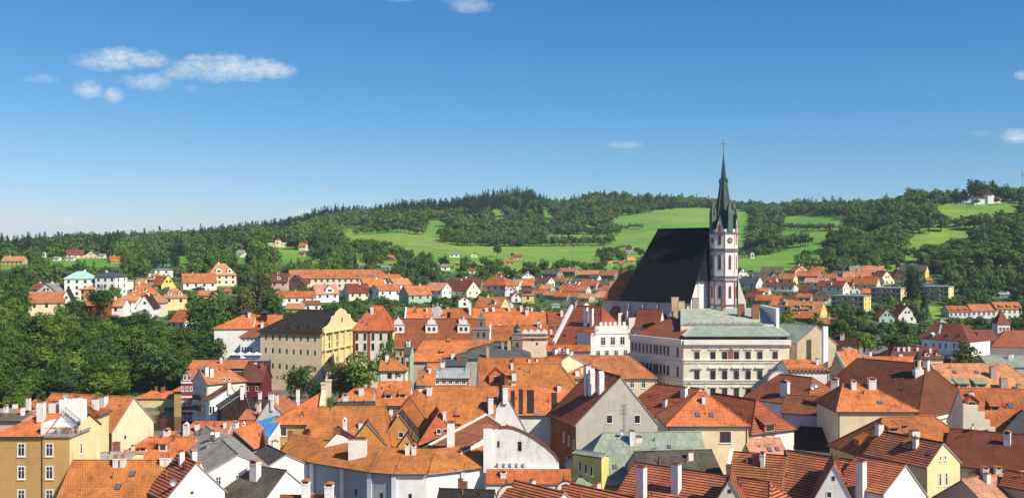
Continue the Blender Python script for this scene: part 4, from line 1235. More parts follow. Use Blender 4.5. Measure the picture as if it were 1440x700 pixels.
def stained_gable():
    t0 = P(735, 650, 168); o = Vector((t0.x, t0.y, -1))
    t = tag(link('stained_gable_house', None, None, o), 'white gable wall streaked with black stains and topped by small tiled steps', 'house')
    u = 168 / F
    def q(px, py): return ((px - 735) * u, HC - (py - YH) * u + 1)
    out = [(690, 655), (786, 655), (786, 649), (781, 641), (774, 634), (766, 627), (757, 620.5), (748, 614.5), (739, 609.5), (730, 605.5), (722, 602.5), (713, 601), (702, 602), (692, 606)]
    prof = [q(*p) for p in out]
    prof = [(prof[0][0], 0), (prof[1][0], 0)] + prof[2:]
    mb = MB(); mb.extrude(prof, 0, 1.0, 0)
    for k in range(len(prof) - 2):
        if k < 2: continue
        a, b = prof[k], prof[k + 1]
        mb.extrude([(b[0], b[1]), (a[0], a[1]), (a[0], a[1] + .22), (b[0], b[1] + .22)], -.15, 1.15, 1)
    mb.obj('wall', [WALL['whs'], ROOF['or2']], t)
    mb = MB(); x, z = q(686, 600)
    mb.box2((x - .7, -.5, 0), (x + .7, .9, z), 0); mb.box2((x - .85, -.6, z), (x + .85, 1.0, z + .25), 1)
    mb.obj('buttress', [WALL['wh'], M_POT], t)
    mb = MB()
    for px in (703, 712, 721, 730, 739):            # row of little merlons on the ledge
        x, z = q(px, 655); mb.box2((x - .28, -.75, z - .1), (x + .28, -.2, z + .75), 0)
    x0, z = q(690, 656); x1, _ = q(786, 656)
    mb.box2((x0, -1.0, z - .5), (x1, 0, z - .08), 0)
    mb.obj('ledge', [WALL['wh']], t)
    mb = MB(); x0, z0_ = q(684, 670); x1, z1_ = q(802, 657)
    mb.slab([(x0, -3.4, z0_ - .3), (x1, -3.4, z0_ - .3), (x1, -1.0, z1_), (x0, -1.0, z1_)], .2, 0)
    mb.obj('roof', [ROOF['or2']], t)
    mb = MB(); mb.face([(x0, -3.1, 0), (x1, -3.1, 0), (x1, -3.1, z0_ - .4), (x0, -3.1, z0_ - .4)], 0)
    mb.face([(x1, -3.1, 0), (x1, 0, 0), (x1, 0, z0_), (x1, -3.1, z0_ - .4)], 0)
    mb.obj('lower_wall', [WALL['wh']], t)
    for px, py, w, hh in ((731, 627, .6, 1.5), (701, 624, .25, 1.0)):
        x, z = q(px, py); f, g = win_meshes(w, hh, 'n', True)
        w_ = link('window', f, t, (x, -.01, z)); link('pane', g, w_)
    x, z = q(708, 668)
    link('chimney', chimney_mesh(.9, .8, 1.2, 'o'), t, (x, -2.2, z - .2))
    back = MB()                                     # roof going back behind the gable
    pk = q(712, 602); lo = q(690, 640); ro = q(784, 650)
    back.slab([(ro[0], 1.0, ro[1] - .6), (ro[0], 9, ro[1] - .6), (pk[0], 9, pk[1] - .7), (pk[0], 1.0, pk[1] - .7)], .2, 0)
    back.slab([(lo[0], 9, lo[1]), (lo[0], 1.0, lo[1]), (pk[0], 1.0, pk[1] - .7), (pk[0], 9, pk[1] - .7)], .2, 0)
    back.obj('rear_roof', [ROOF['br']], t)
stained_gable()
h = hR('gabled_house', 'white gable with dark brown steep roof and orange tipped chimneys beside repaired tiles', (712, 556), (704, 549), 14.0, E=(737, 601), E2=(684, 592), wall='lil', roof='db')
h.chims([(690, 584, 560, 14, 'o'), (714, 560, 548, 8, 'o')])
# repaired orange roof with dark stripes
h = T['striped'] = hR('patched_house', 'orange roof with dark repair stripes above a white wall in shadow', (690, 545), (807, 545), 13.5, w=6, rise=4.9, wall='wh', roof='or')
def patches(h, spec):
    for a, b, y0, y1 in spec:
        mb = MB()
        p = [h.pick_roof(x, y, 'f')[0] for x, y in ((a, y1), (b, y1), (b, y0), (a, y0))]
        mb.slab([q + Vector((0, 0, .035)) for q in p], .03, 0, False)
        mb.obj('roof_patch', [ROOF['ch']], h.roofo)
patches(h, [(718, 724, 549, 582), (729.5, 735.5, 547, 582), (741, 751, 548, 581), (775.5, 783, 552, 582)])
h.chims([(786, 549, 540, 6), (712, 552, 530, 5, 'b')])
h.win(778, 609, 8, 12, 'd')
h = hR('hipped_house', 'plain orange upper roof stacked behind the striped roof', (716, 513), (787, 513), 17.5, w=7, rise=4.6, hr=3.5, wall='wh', roof='or')
h.chims([(723, 533, 522, 7), (722, 540, 536, 7), (720, 518, 508, 4)])
h = hR('tiled_house', 'orange red corrugated tile roof left of the stacked orange roofs', (673, 505), (788, 504), 18.0, w=8, rise=7.5, wall='wh', roof='or2')
h.dorm(699, 541, 22, 'gable', 'og'); h.chims([(722, 510, 503, 3, 'b'), (744, 508, 503, 3), (755, 507, 503, 3)])
h = hR('hipped_house', 'broad orange brown hipped roof with small white house front below the white battlements', (806, 501), (884, 501), 16.5, w=8.5, rise=4.6, hl=6, hr=6, wall='cr', roof='orw')
h.chims([(812, 527, 519, 6), (818, 524, 515, 3), (804, 498, 492, 5)]); h.row((889, 540), (905, 540), 2, 6, 10)
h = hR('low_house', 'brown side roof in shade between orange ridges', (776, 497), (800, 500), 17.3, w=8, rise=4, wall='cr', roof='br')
h.chims([(781, 497, 489, 6), (797, 494, 488, 5)])
# grey gable house
h = T['greygable'] = hR('grey_gable_house', 'tall grey gable with two square windows, brown roof and orange side wall', (873, 531), (833, 519), 18.5, E=(932, 606), E2=(810, 597), wall='gr', roof='br', gutter=False)
for w_ in [c for c in h.root.children if c.name.startswith('wall')]: w_.data.materials[0] = WALL['og']
h.win(857, 589, 8, 11, 'd'); h.win(896, 589, 8, 11, 'd')
h.chims([(826, 553, 512, 9, 'w'), (832, 553, 523, 9, 't'), (845, 551, 527, 9, 't')]); h.ant(878, 540, 530, 1)
for x, y in ((793, 614), (800, 619), (807, 624), (797, 648), (804, 653)): h.win(x, y, 3.5, 12, 'w')
def facade_mast(h):
    mb = MB(); a, _ = h.pick_wall(878, 608); b, _ = h.pick_wall(878, 568)
    n = Vector((-1, 0, 0))
    mb.tube(a + n * .3, b + n * .3, .05, 5, 0)
    for t_ in (0.72, 0.85, 1.0):
        c = a.lerp(b, t_) + n * .3; mb.tube(c + Vector((0, -.8, 0)), c + Vector((0, .8, 0)), .03, 4, 0)
    mb.obj('antenna', [M_METAL], h.root)
facade_mast(h)
# yellow house with green copper roof
h = T['greenroof'] = hR('copper_roofed_house', 'patinated green copper roof with a white chimney beside the grey gable', (849, 610), (985, 609), 12.0, w=8.5, rise=6.6, hl=5.5, wall='ye', roof='gn', z0=0)
h.chims([(889, 623, 604, 8), (898, 618, 612, 10)]); h.dish(873, 614, .4); h.skyl(864, 656, .7, .9); h.skyl(941, 628, .6, .8)
h = T['yellowtower'] = hK('yellow_house', 'bright yellow house with tall narrow windows at the foot of the grey gable', (846, 644), (806, 638), (852, 640), 164, 'L', 640, wall='ye', roof='gn', lenR=2.0, z0=0, over=.25)
h.row((816, 655), (832, 662), 3, 3.4, 12, 'd'); h.row((812, 678), (832, 684), 3, 4, 6, 'd')
h = hR('slate_house', 'weathered grey brown low roof in front of the green copper roof', (893, 637), (1000, 634), 11.0, w=5.5, rise=3.0, wall='gr', roof='og', z0=-1)
h.ant(918, 637, 630, 1)
h = T['brownbottom'] = hR('brown_roofed_house', 'long brown tiled roof with two tall white chimneys at the bottom centre', (893, 652), (1083, 680), 12.0, w=8, rise=6.0, hr=3, wall='wh', roof='brs', z0=-1)
h.chims([(902, 702, 654, 13), (951, 690, 650, 12)])
h = hR('gabled_house', 'small cream gable projecting from the long brown roof', (1026, 676), (1030, 664), 13.2, w=2.6, rise=4.2, wall='crl', roof='br', z0=-1)
h.win(1026, 690, 4, 6, 'n')
h = hR('brown_roofed_house', 'dark brown roof wedge at the bottom edge left of the yellow house', (724, 677), (793, 694), 10.5, w=6, rise=4.5, wall='wh', roof='brs', z0=-1)
h = hR('brown_roofed_house', 'second dark brown roof wedge below the bright yellow house', (797, 680), (892, 701), 10.3, w=6, rise=4.5, wall='cr', roof='brs', z0=-1)
def scroll(px, py, r, lab):
    d = 143; u = d / F
    t = tag(link('scroll_gable', None, None, P(px, py, d)), lab, 'gable')
    mb = MB(); n = 12
    for k in range(n):
        a, b = math.pi * (0.35 + 0.65 * k / n), math.pi * (0.35 + 0.65 * (k + 1) / n)
        for r0, r1, y0, y1, m in ((r * u, r * u * .72, 0, .5, 0), (r * u * 1.02, r * u * .96, -.06, .56, 1)):
            p = [(r0 * math.cos(a), r0 * math.sin(a)), (r0 * math.cos(b), r0 * math.sin(b)), (r1 * math.cos(b), r1 * math.sin(b)), (r1 * math.cos(a), r1 * math.sin(a))]
            mb.extrude(p[::-1], y0, y1, m)
    mb.frustum((-r * u, .25), .12, .05, 0, .7, 6, 1)
    mb.frustum((-r * u * .25, .25), .12, .05, r * u * .95, r * u * .95 + .8, 6, 1)
    mb.obj('scroll', [WALL['crl'], M_METAL], t)
# brown roofs at the bottom right
h = hR('brown_roofed_house', 'brown striped roof with a white parapet gable at its left end', (1031, 637), (1106, 643), 12.0, w=6, rise=5.0, wall='wh', roof='brs', z0=-1, fire='L')
h = hR('brown_roofed_house', 'dark brown striped roof right of the white parapet gable roof', (1108, 635), (1240, 655), 12.5, w=6.5, rise=5.6, hr=4, wall='wh', roof='brs', z0=-1)
h.chims([(1105, 640, 632, 4, 'b')])
h = hR('gabled_house', 'pointed white gable with a tiny attic window at the bottom right', (1172, 655), (1170, 640), 13.4, w=3.2, rise=6.0, wall='wh', roof='brs', z0=-1)
h.win(1172, 672, 4, 6, 'n'); h.win(1166, 695, 5, 7, 'd')
h = hR('gabled_house', 'striped brown roof with tall white chimney and white gable below the yellow house', (1273, 655), (1205, 643), 13.3, E=(1302, 696), E2=(1243, 694), wall='wh', roof='brs', z0=-1)
h.chims([(1211, 688, 646, 12)])
h = T['yellowgable'] = hR('yellow_gable_house', 'yellow gable house with four small white windows at the lower right', (1326, 624), (1238, 607), 13.0, E=(1350, 650), E2=(1304, 656), wall='yel', roof='brs', z0=-1)
h.win(1322.5, 644, 3.5, 6); h.win(1329.5, 643, 3.5, 6); h.win(1322, 674, 4.5, 17); h.win(1331, 673, 4.5, 17); 
h.dorm(1275, 630, 13, 'shed', side='b'); h.skyl(1307, 636, .7, 1.1, 'b')
h = T['dormerroof'] = hR('dormer_house', 'broad orange roof with long dark dormers behind the yellow gable house', (1240, 589), (1312, 586), 14.5, w=8, rise=5.6, hl=5, hr=5, wall='yel', roof='or2')
h.dorm(1257, 607, 18, 'shed', h=7); h.dorm(1270, 603, 15, 'shed', h=6); h.dorm(1331, 626, 20, 'shed', h=9, side='r'); h.dorm(1205, 625, 12, 'shed', side='l', h=8); h.dorm(1226, 624, 12, 'shed', h=8)
h.chims([(1237, 618, 594, 9), (1286, 617, 603, 13)]); h.win(1349, 664, 3.5, 12)
h.row((1349, 664), (1360, 660), 2, 3, 11)
h = hR('gabled_house', 'cream gable with two small windows below the long dark red roof', (1404, 621), (1388, 606), 11.5, E=(1438, 662), E2=(1372, 660), wall='crl', roof='br', z0=-1)
h.win(1395, 651, 6, 8, 'd'); h.win(1415, 650, 6, 8, 'd')
h = hR('long_house', 'long dark red roof running to the right edge below the stepped parapet', (1337, 604), (1470, 616), 13.0, w=7, rise=4.5, wall='wh', roof='rd', z0=-1)
h.ant(1366, 616, 600, 1); h.dish(1367, 606, .4)
h = hS('low_house', 'row of small white chimneys with orange caps in front of the cream gable', 1376, 1412, 672, 161, 3, 664, wall='crl', roof='or', z0=-1)
h.chims([(1385, 668, 658, 9, 'o'), (1403, 668, 658, 9, 'o')])
h = hR('low_house', 'flat salmon pink roof with a grey gable at the lower right corner', (1353, 676), (1412, 668), 9.5, w=5, rise=3.4, wall='tan', roof='pk', z0=-1, ext=12)
h = hR('low_house', 'small brown roof at the right edge above the salmon roof', (1416, 663), (1470, 672), 10.4, w=2.0, rise=1.6, wall='tan', roof='br', z0=-1)
# ------------------------------------------------------------------ second row of roofs
scroll(716, 697, 16, 'cream scroll shaped gable top rising beside a brown roof at the bottom edge')
scroll(796, 690, 14, 'second cream scroll shaped gable top nearer the yellow house')
h = hS('hipped_house', 'cream house with pointed orange hip roof and a red framed window', 939, 1052, 598, 184, 13, 553, hl=6.6, hr=6.6, wall='cr', roof='or', z0=-1)
h.skyl(981, 583, .8, 1.1); h.skyl(1000, 583, .8, 1.1); h.win(1020, 614, 16, 16, 'd'); h.win(982, 614, 8, 16, 'd')
h = hR('hipped_house', 'orange brown roof with a big shed dormer and steel flue', (1004, 554), (1064, 564), 14.5, w=5.5, rise=5.0, hr=4.2, wall='wh', roof='br')
h.dorm(1083, 607, 24, 'shed', side='r', h=12); h.chims([(1087, 617, 601, 5, 'm'), (1022, 578, 573, 6)])
h = hR('low_house', 'small salmon roof with two skylights and grey gable', (1047, 619), (1096, 617), 9.0, w=4.2, rise=3.2, wall='gr', roof='pk', z0=-1)
h.skyl(1082, 632, .8, 1.0); h.skyl(1093, 631, .8, 1.0)
h = hR('hipped_house', 'brown hipped roof with a white orange capped chimney below the stone palace', (1097, 527), (1142, 532), 15.0, w=7.5, rise=5.0, hl=4, hr=4, wall='wh', roof='br')
h.chims([(1104, 555, 537, 13, 'o')]); h.dish(1142, 549, .6); h.dish(1147, 546, .6)
h = hR('white_walled_house', 'brown roofed house with a long lilac white wall and tall double chimney', (1106, 556), (1190, 561), 13.3, w=4.8, rise=2.8, wall='lil', roof='br', fire='')
h.chims([(1174, 574, 534, 11, 'o')])
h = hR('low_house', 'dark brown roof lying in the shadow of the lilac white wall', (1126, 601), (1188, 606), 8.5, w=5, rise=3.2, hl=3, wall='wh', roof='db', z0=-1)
h = T['darkhall'] = hR('dark_red_hall', 'big dark red hall roof with a reddish hip above a white wall', (1205, 505), (1303, 513), 18.0, w=13.5, rise=9.6, hl=5, hr=4.5, wall='wh', roof='rd', z0=0, over=.7)
mb = MB(); e = h.ends
mb.box2((h.x1 + .02, -h.ya - .6, h.ea - 1.3), (h.x1 + .6, h.yb + .6, h.ea - .45), 0)
mb.box2((h.x0, -h.ya - .6, h.ea - 1.3), (h.x1, -h.ya - .02, h.ea - .45), 0)
mb.obj('cornice', [WALL['crl']], h.root)
h.chims([(1302, 514, 505, 9, 'w')]); h.ant(1268, 571, 536)
h = hS('hipped_house', 'cream house with orange brown hip roof in front of the dark red hall', 1178, 1290, 578, 190, 13, 542, hl=3, hr=7, wall='cr', roof='or')
h.chims([(1200, 546, 536, 7, 'o'), (1226, 545, 533, 11, 'o')]); h.skyl(1237, 566, .9, .9); h.ant(1268, 575, 560)
h = T['greendormers'] = hR('dormer_house', 'orange roof with three green dormers and three skylights below a round tree', (1309, 512.5), (1415, 512.5), 16.5, w=9, rise=5.6, hr=5, wall='crl', roof='orl')
for x in (1334, 1355, 1380): h.dorm(x, 545, 16, 'shed', h=6, roof='gn')
for x in (1318, 1342, 1373): h.skyl(x, 523, .9, 1.1)
h.chims([(1396, 530, 514, 8, 'g'), (1411, 548, 531, 10, 'g'), (1432, 548, 539, 5, 'g')])
h = hR('stepped_gable_house', 'red tiled house with a stepped white parapet and a wedge dormer', (1349, 547), (1462, 549), 15.0, w=9, rise=8.0, wall='crl', roof='or2', z0=0)
mb = MB(); q_ = [h.local(x, y, 199.5) for x, y in ((1354, 640), (1397, 640), (1397, 599), (1390, 599), (1390, 589), (1383, 589), (1383, 578), (1374, 578), (1374, 569), (1362, 569), (1354, 566))]
mb.extrude([(p.x, p.z) for p in q_], q_[0].y - .3, q_[0].y + .3, 0); mb.obj('stepped_parapet', [WALL['crl']], h.root)
h.dorm(1367, 570, 19, 'gable', None, h=6); h.dorm(1399, 577, 13, 'shed', h=7); h.skyl(1421, 570, .9, 1.3)
h = hR('gabled_house', 'grey gable with white chimney at the right edge beside the red tiled house', (1437, 578), (1450, 568), 12.5, E=(1475, 610), E2=(1412, 606), wall='gr', roof='br', z0=0)
h.chims([(1437, 596, 576, 5)])
h = hR('hipped_house', 'dark orange hip roof with a small white chimney behind the cream hip house', (922, 541), (990, 548), 14.0, w=6.5, rise=5.6, hl=4.5, wall='wh', roof='br')
h.chims([(962, 556, 543, 9, 'w'), (935, 570, 560, 6)]); h.dish(968, 547, .6)
h = hR('low_house', 'small orange roof wedged between the grey gable and the cream hip house', (946, 566), (990, 575), 12.0, w=5, rise=3.5, wall='cr', roof='or')
# ------------------------------------------------------------------ middle of the town
h = T['brewery'] = hK('brewery', 'tall yellow brewery with dark hipped roof and curved baroque gable', (453, 467), (366, 465.3), (501, 463), 330, 'L', 437, hl=8, wall='tanl', roof='ch', z0=-4, over=.8, wr='yel', wl='yel', cat='brewery building')
for py0, py1 in ((474, 477), (492, 496), (513, 519)):
    h.row((374, py0), (443, py1), 8, 2.4, 7, 'n')
h.row((381, 530), (399, 531), 3, 1.6, 4, 'n')
for x in (384, 396, 409, 422, 436): h.dorm(x, 461.5, 4, 'shed', h=1.4)
def brewery_gable(h):
    W = h.ya + h.yb; y0 = -h.ya
    pr = [(0, h.ea), (W, h.ea), (W, h.ea + 1.2), (W * .86, h.ea + 2.0), (W * .78, h.ea + 3.2), (W * .74, h.ea + 4.8), (W * .66, h.ea + 4.9), (W * .62, h.ea + 6.0), (W * .5, h.ea + 7.0), (W * .38, h.ea + 6.0), (W * .34, h.ea + 4.9), (W * .26, h.ea + 4.8), (W * .22, h.ea + 3.2), (W * .14, h.ea + 2.0), (0, h.ea + 1.2)]
    mb = MB()
    a = [(h.x1 + .02, y0 + q, z) for q, z in pr]; b = [(h.x1 + .75, y0 + q, z) for q, z in pr]
    mb.face(b, 0); mb.face(a[::-1], 0)
    for k in range(len(a)):
        k2 = (k + 1) % len(a); mb.face([a[k], a[k2], b[k2], b[k]], 0)
    mb.obj('baroque_gable', [WALL['yel']], h.root)
    mb = MB()
    for z in (h.ea - .1, h.ea - 5.7, h.ea - 12): mb.box2((h.x1 + .75, y0 - .3, z - .25), (h.x1 + 1.05, y0 + W + .3, z + .25), 0)
    m3 = MB(); m3.box2((h.x0, y0 - .35, h.ea - 1.3), (h.x1, y0 - .02, h.ea - .25), 0); m3.obj('eave_band', [plaster('eave_orange', (.55, .28, .11), .2)], h.root)
    for q in (.02, .24, .42, .60, .78, .93): m2 = MB(); m2.box2((h.x1 + .03, y0 + W * q, h.ea - 12), (h.x1 + .8, y0 + W * q + .8, h.ea), 0); m2.obj('pilaster', [plaster('yellow_trim', (0.80, 0.66, 0.30), .1)], h.root)
    mb.obj('cornice', [plaster('yellow_trim', (0.80, 0.66, 0.30), .1)], h.root)
    for r_, zz in enumerate((h.ea - 2.3, h.ea - 6.2 + 1.6, h.ea - 9.5)):
        for q in (.2, .42, .62, .86):
            h.put_win(Vector((h.x1 + .04, y0 + W * q - .1, zz)), 'r', 1.0, 1.7, 'n')
    h.put_win(Vector((h.x1 + .78, y0 + W * .5, h.ea + 3.2)), 'r', .9, 1.6, 'n')
brewery_gable(h)
hS('outbuilding', 'charcoal roofed outbuilding at the foot of the yellow brewery', 452, 492, 542, 318, 8, 530, wall='dk', roof='ch')
hS('outbuilding', 'dark flat roofed yard building between the deep red house and pinkish gable', 342, 392, 573, 262, 10, 560, wall='dk', roof='ch')
h = hS('white_house', 'white house with orange hip roof and two blue capped roof lanterns', 302, 353, 462, 352, 18, 443, hl=9, wall='wh', roof='or', z0=-2, rot=6)
for x, pb in ((345, 447), (371, 447)):
    p = h.local(x, pb, 362)
    mb = MB(); mb.box((p.x, p.y, p.z + .4), (2.0, 2.0, 2.6), 0, -h.ang); mb.frustum((p.x, p.y), 1.9, 0.05, p.z + 1.7, p.z + 3.3, 4, 1, math.pi / 4 - h.ang)
    mb.obj('roof_lantern', [WALL['dk'], ROOF['navy']], h.root)
h.ant(353, 446, 430, 1)
h = hS('white_house', 'orange roofed rear wing with the second blue lantern beside the dark brewery roof', 345, 390, 462, 358, 14, 444, wall='wh', roof='or')
h = hS('white_wing', 'white wing with brown roof and two rows of small windows left of the brewery', 338, 370, 474, 340, 12, 456, hl=5, wall='wh', roof='br', z0=-2)
h.row((343, 478), (366, 478), 5, 1.8, 3, 'n'); h.row((341, 491), (353, 491), 4, 2, 7, 'n')
def umbrellas():
    mb = MB(); a = P(344, 505, 322)
    t = tag(link('terrace_bar', None, None, (a.x, a.y, -2)), 'dark wooden terrace under white parasols left of the brewery', 'terrace')
    mb.box2((-5.5, -2, 0), (7.5, 3, a.z + 2 - .3), 0); mb.box2((-5.5, -2.2, a.z + 2 - .3), (7.5, 3, a.z + 2), 1)
    mb.obj('deck', [WALL['wdd'], M_GREY], t)
    for k, x in enumerate((328, 338, 350.5, 361)):
        p = P(x, 505, 321)
        u_ = tag(link('parasol', None, None, p), ('white parasol at the left end of the terrace row', 'white parasol second from the left on the terrace', 'white parasol third from the left on the terrace', 'white parasol nearest the brewery on the terrace')[k], 'parasol', 'white parasols on the terrace')
        mb = MB(); mb.frustum((0, 0), 1.75, .12, 1.5, 2.3, 8, 0, .39, True); mb.obj('canopy', [WALL['wh']], u_)
        mb = MB(); mb.tube((0, 0, 0), (0, 0, 1.6), .05, 6); mb.obj('pole', [M_LMETAL], u_)
umbrellas()
# riverside cluster
def red_house():
    h = hR('deep_red_house', 'deep red house with white bands and curved gable by the river', (263, 521), (276, 516), 10.5, E=(272.5, 537), E2=(255, 535), dP=280, dQ=291, wall='re', roof='orw', z0=-6, over=.15)
    mb = MB()
    for z in (h.ea - .3, h.ea - 4.2, h.ea - 8.0): mb.box2((h.x0 - .14, -h.ya - .05, z), (h.x0 - .01, h.yb + .05, z + .45), 0)
    mb.obj('band', [WALL['wh']], h.root)
    for r_ in range(4):
        for y in (-.62, 0, .62): h.put_win(Vector((h.x0, y * h.ya, h.ea - 2.0 - 3.9 * r_ + .2)), 'l', .5, 1.2)
    for y in (-.3, .3): h.put_win(Vector((h.x0, y * h.ya, h.ea + 1.3)), 'l', .7, 1.4)
    return h
red_house()
h = hS('long_house', 'long red brown roofed building with a dark window band behind the deep red house', 265, 342, 518, 305, 10, 508, wall='wdd', roof='orw', z0=-5)
h.chims([(311, 511, 501, 3)]); h.row((270, 520.5), (338, 520.5), 14, 3, 2.6, 'w')
h = hS('deep_red_house', 'low deep red house with dark maroon roof and white framed windows beside the brewery', 344, 368, 537, 292, 12, 514, wall='rek', roof='mar', z0=-3)
h.row((348, 546), (361, 546), 2, 3, 6)
h = T['creamriver'] = hK('cream_house', 'cream house with orange roof, two white chimneys and dark balconies by the river', (291, 540), (271, 536), (346, 535), 268, 'R', 520, hr=4, wall='crl', roof='orw', z0=-6, wl='cr')
h.chims([(290, 527, 514, 5), (297, 528, 516, 5)]); h.row((315, 533), (322, 533), 2, 3, 4, 'd')
for py in (545, 557, 569, 581): h.row((274, py), (288, py + 2), 4, 2, 5, 'd')
mb = MB()
for z in (h.ea - 4.3, h.ea - 7.1):
    mb = MB(); mb.box2((h.x0 - 1.1, -h.ya + 1, z), (h.x0 - .02, h.yb - 2, z + 1.1), 0); mb.obj('balcony', [WALL['wdd']], h.root)
h = hR('lean_to_house', 'white house with sloping brown roof below the cream riverside house', (325, 545), (318, 541), 9.2, E=(340, 560), E2=(295, 564), wall='wh', roof='br', z0=-6)
h.row((296, 576), (300, 576), 2, 3, 10, 'd')
h.chims([(331, 550, 541, 5), (337, 554, 545, 5)])
h = hR('workshop', 'workshop with striped charcoal and pale green roof by the river yard', (343, 552), (337, 548), 9.0, E=(352, 576), E2=(311, 574), wall='dk', roof='chs', z0=-6)
h.chims([(345, 556, 545, 5)])
hS('riverside_house', 'orange roofed low house on the far river bank', 192, 246, 560, 316, 9, 551, hl=3, wall='yel', roof='or', z0=-6)
hS('riverside_house', 'small ochre house with pointed orange roof left of the deep red house', 245, 260, 550, 300, 7, 541, hl=2, hr=2, wall='oc', roof='or', z0=-6)
# hotel and college row
h = hS('hipped_house', 'tall cream house with red brown hip roof right of the brewery', 496, 552, 464, 318, 13, 431, hl=5, hr=4, wall='crl', roof='or2', z0=-2)
h.chims([(523, 440, 430, 4)]); h.dorm(509, 455, 5, 'eye', side='f'); h.dorm(515, 458, 5, 'eye', side='f')
for py in (473, 487): h.row((502, py), (547, py), 5, 3, 8, 'd')
for x in (h.x0, h.x0 + 4.6, h.x1 - .8):
    mb = MB(); mb.box2((x, -h.ya - .12, 0), (x + .8, -h.ya - .01, h.ea - .3), 0); mb.obj('pilaster', [WALL['og']], h.root)
h = T['college'] = hS('college', 'long former college with brown roof and three white baroque lucarnes', 538, 668, 489, 320, 16, 449, wall='tan', roof='br', z0=2, cat='college building')
h.row((554, 497), (660, 497), 12, 2.2, 6, 'n'); h.row((552, 484 + 22), (566, 506), 3, 3, 9, 'n')
def lucarne(h, px, py):
    p, k, sl, dp = h.pick_roof(px, py, 'f')
    u = dp / F; w = 8.5 * u; z = 10 * u
    pr = [(-w, -.8), (w, -.8), (w, z * .9), (w * 1.1, z * .95), (w * 1.1, z), (w * .7, z * 1.06), (w * .62, z * 1.5), (w * .45, z * 1.62), (w * .2, z * 1.7), (0, z * 2.05), (-w * .2, z * 1.7), (-w * .45, z * 1.62), (-w * .62, z * 1.5), (-w * .7, z * 1.06), (-w * 1.1, z), (-w * 1.1, z * .95), (-w, z * .9)]
    mb = MB(); mb.extrude(pr, -.4, .4, 0)
    mb.box2((-w * 1.12, -.55, z * .92), (w * 1.12, -.4, z * 1.02), 1)
    for s in (-.4, .4): mb.box2((s * w - .4, -.43, z * .1), (s * w + .4, -.401, z * .62), 2)
    q = z / sl
    mb.box2((-w * .95, .4, -.8), (w * .95, q, z * .9), 0)
    mb.slab([(-w * 1.05, q + 1, z * .9), (-w * 1.05, .4, z * .9), (0, .4, z * 1.5), (0, q * 1.6, z * 1.5)], .15, 3); mb.slab([(w * 1.05, .4, z * .9), (w * 1.05, q + 1, z * .9), (0, q * 1.6, z * 1.5), (0, .4, z * 1.5)], .15, 3)
    mb.frustum((0, 0), .25, .02, z * 2.0, z * 2.45, 6, 1)
    mb.obj('lucarne', [WALL['wh'], M_GREY, GLASS, h.roofm], h.roofo, p)
for x in (560, 607, 652): lucarne(h, x, 466)
h = hS('tiled_house', 'short orange roof with eyebrow dormers behind the left and middle lucarnes', 570, 608, 452, 352, 10, 434, wall='cr', roof='or', fire='L')
h.dorm(583, 440, 7, 'eye'); h.dorm(597, 446, 4, 'eye')
def white_lantern():
    p = P(615, 452, 338)
    t = tag(link('ornate_gable', None, None, p), 'tall ornate white and grey gable top behind the middle lucarne', 'gable')
    u = 338 / F; mb = MB(); q = lambda x, y: (x * u, y * u)
    pr = [q(*a) for a in ((-9, -4), (9, -4), (8, 3), (5, 5), (5, 10), (8, 12), (6, 17), (4, 21), (-1, 22), (-4, 19), (-7, 20), (-8, 14), (-5, 11), (-6, 5), (-9, 3))]
    mb.extrude(pr, -.4, .4, 0); mb.obj('wall', [plaster('grey_white', (.62, .63, .60), .5)], t)
    mb = MB()
    for x, z in ((-6, 20), (0, 22), (5, 21)): mb.frustum((x * u, 0), .35, .3, z * u, (z + 2) * u, 8, 0); mb.frustum((x * u, 0), .5, .1, (z + 2) * u, (z + 4) * u, 8, 0)
    mb.obj('urn', [M_GREY], t)
white_lantern()
hS('tiled_house', 'short orange roof right of the ornate white gable top', 620, 635, 455, 350, 9, 436, wall='cr', roof='or')
h = hS('tiled_house', 'brown red roof with one tall white chimney behind the right lucarne', 634, 663, 455, 348, 9, 434, wall='cr', roof='or2'); h.chims([(661, 441, 424, 3.5)])
h = hS('long_house', 'rearmost plain orange ridge with white chimneys right of the lucarnes', 664, 757, 452, 352, 12, 434, wall='crl', roof='or', hr=3)
h.chims([(684, 438, 431, 4), (694, 438, 430, 4), (716, 437, 429, 3), (733, 437, 428, 4), (742, 437, 430, 4), (748, 437, 431, 3)])
h = hS('long_house', 'long plain orange roof above the white toothed cornice', 676, 772, 459, 327, 14, 440, wall='cr', roof='or', z0=5)
h = hS('long_house', 'red brown continuation of the long orange roof beside the white sloping parapet', 772, 800, 459, 326, 14, 440, wall='cr', roof='br', z0=5); h.chims([(790, 444, 435, 4)])
h = hS('tiled_house', 'steep orange red slope between the two brick baroque gables', 690, 722, 479, 306, 12, 459, wall='gr', roof='or2', z0=4, fire='L'); h.dorm(702, 470, 4, 'eye')
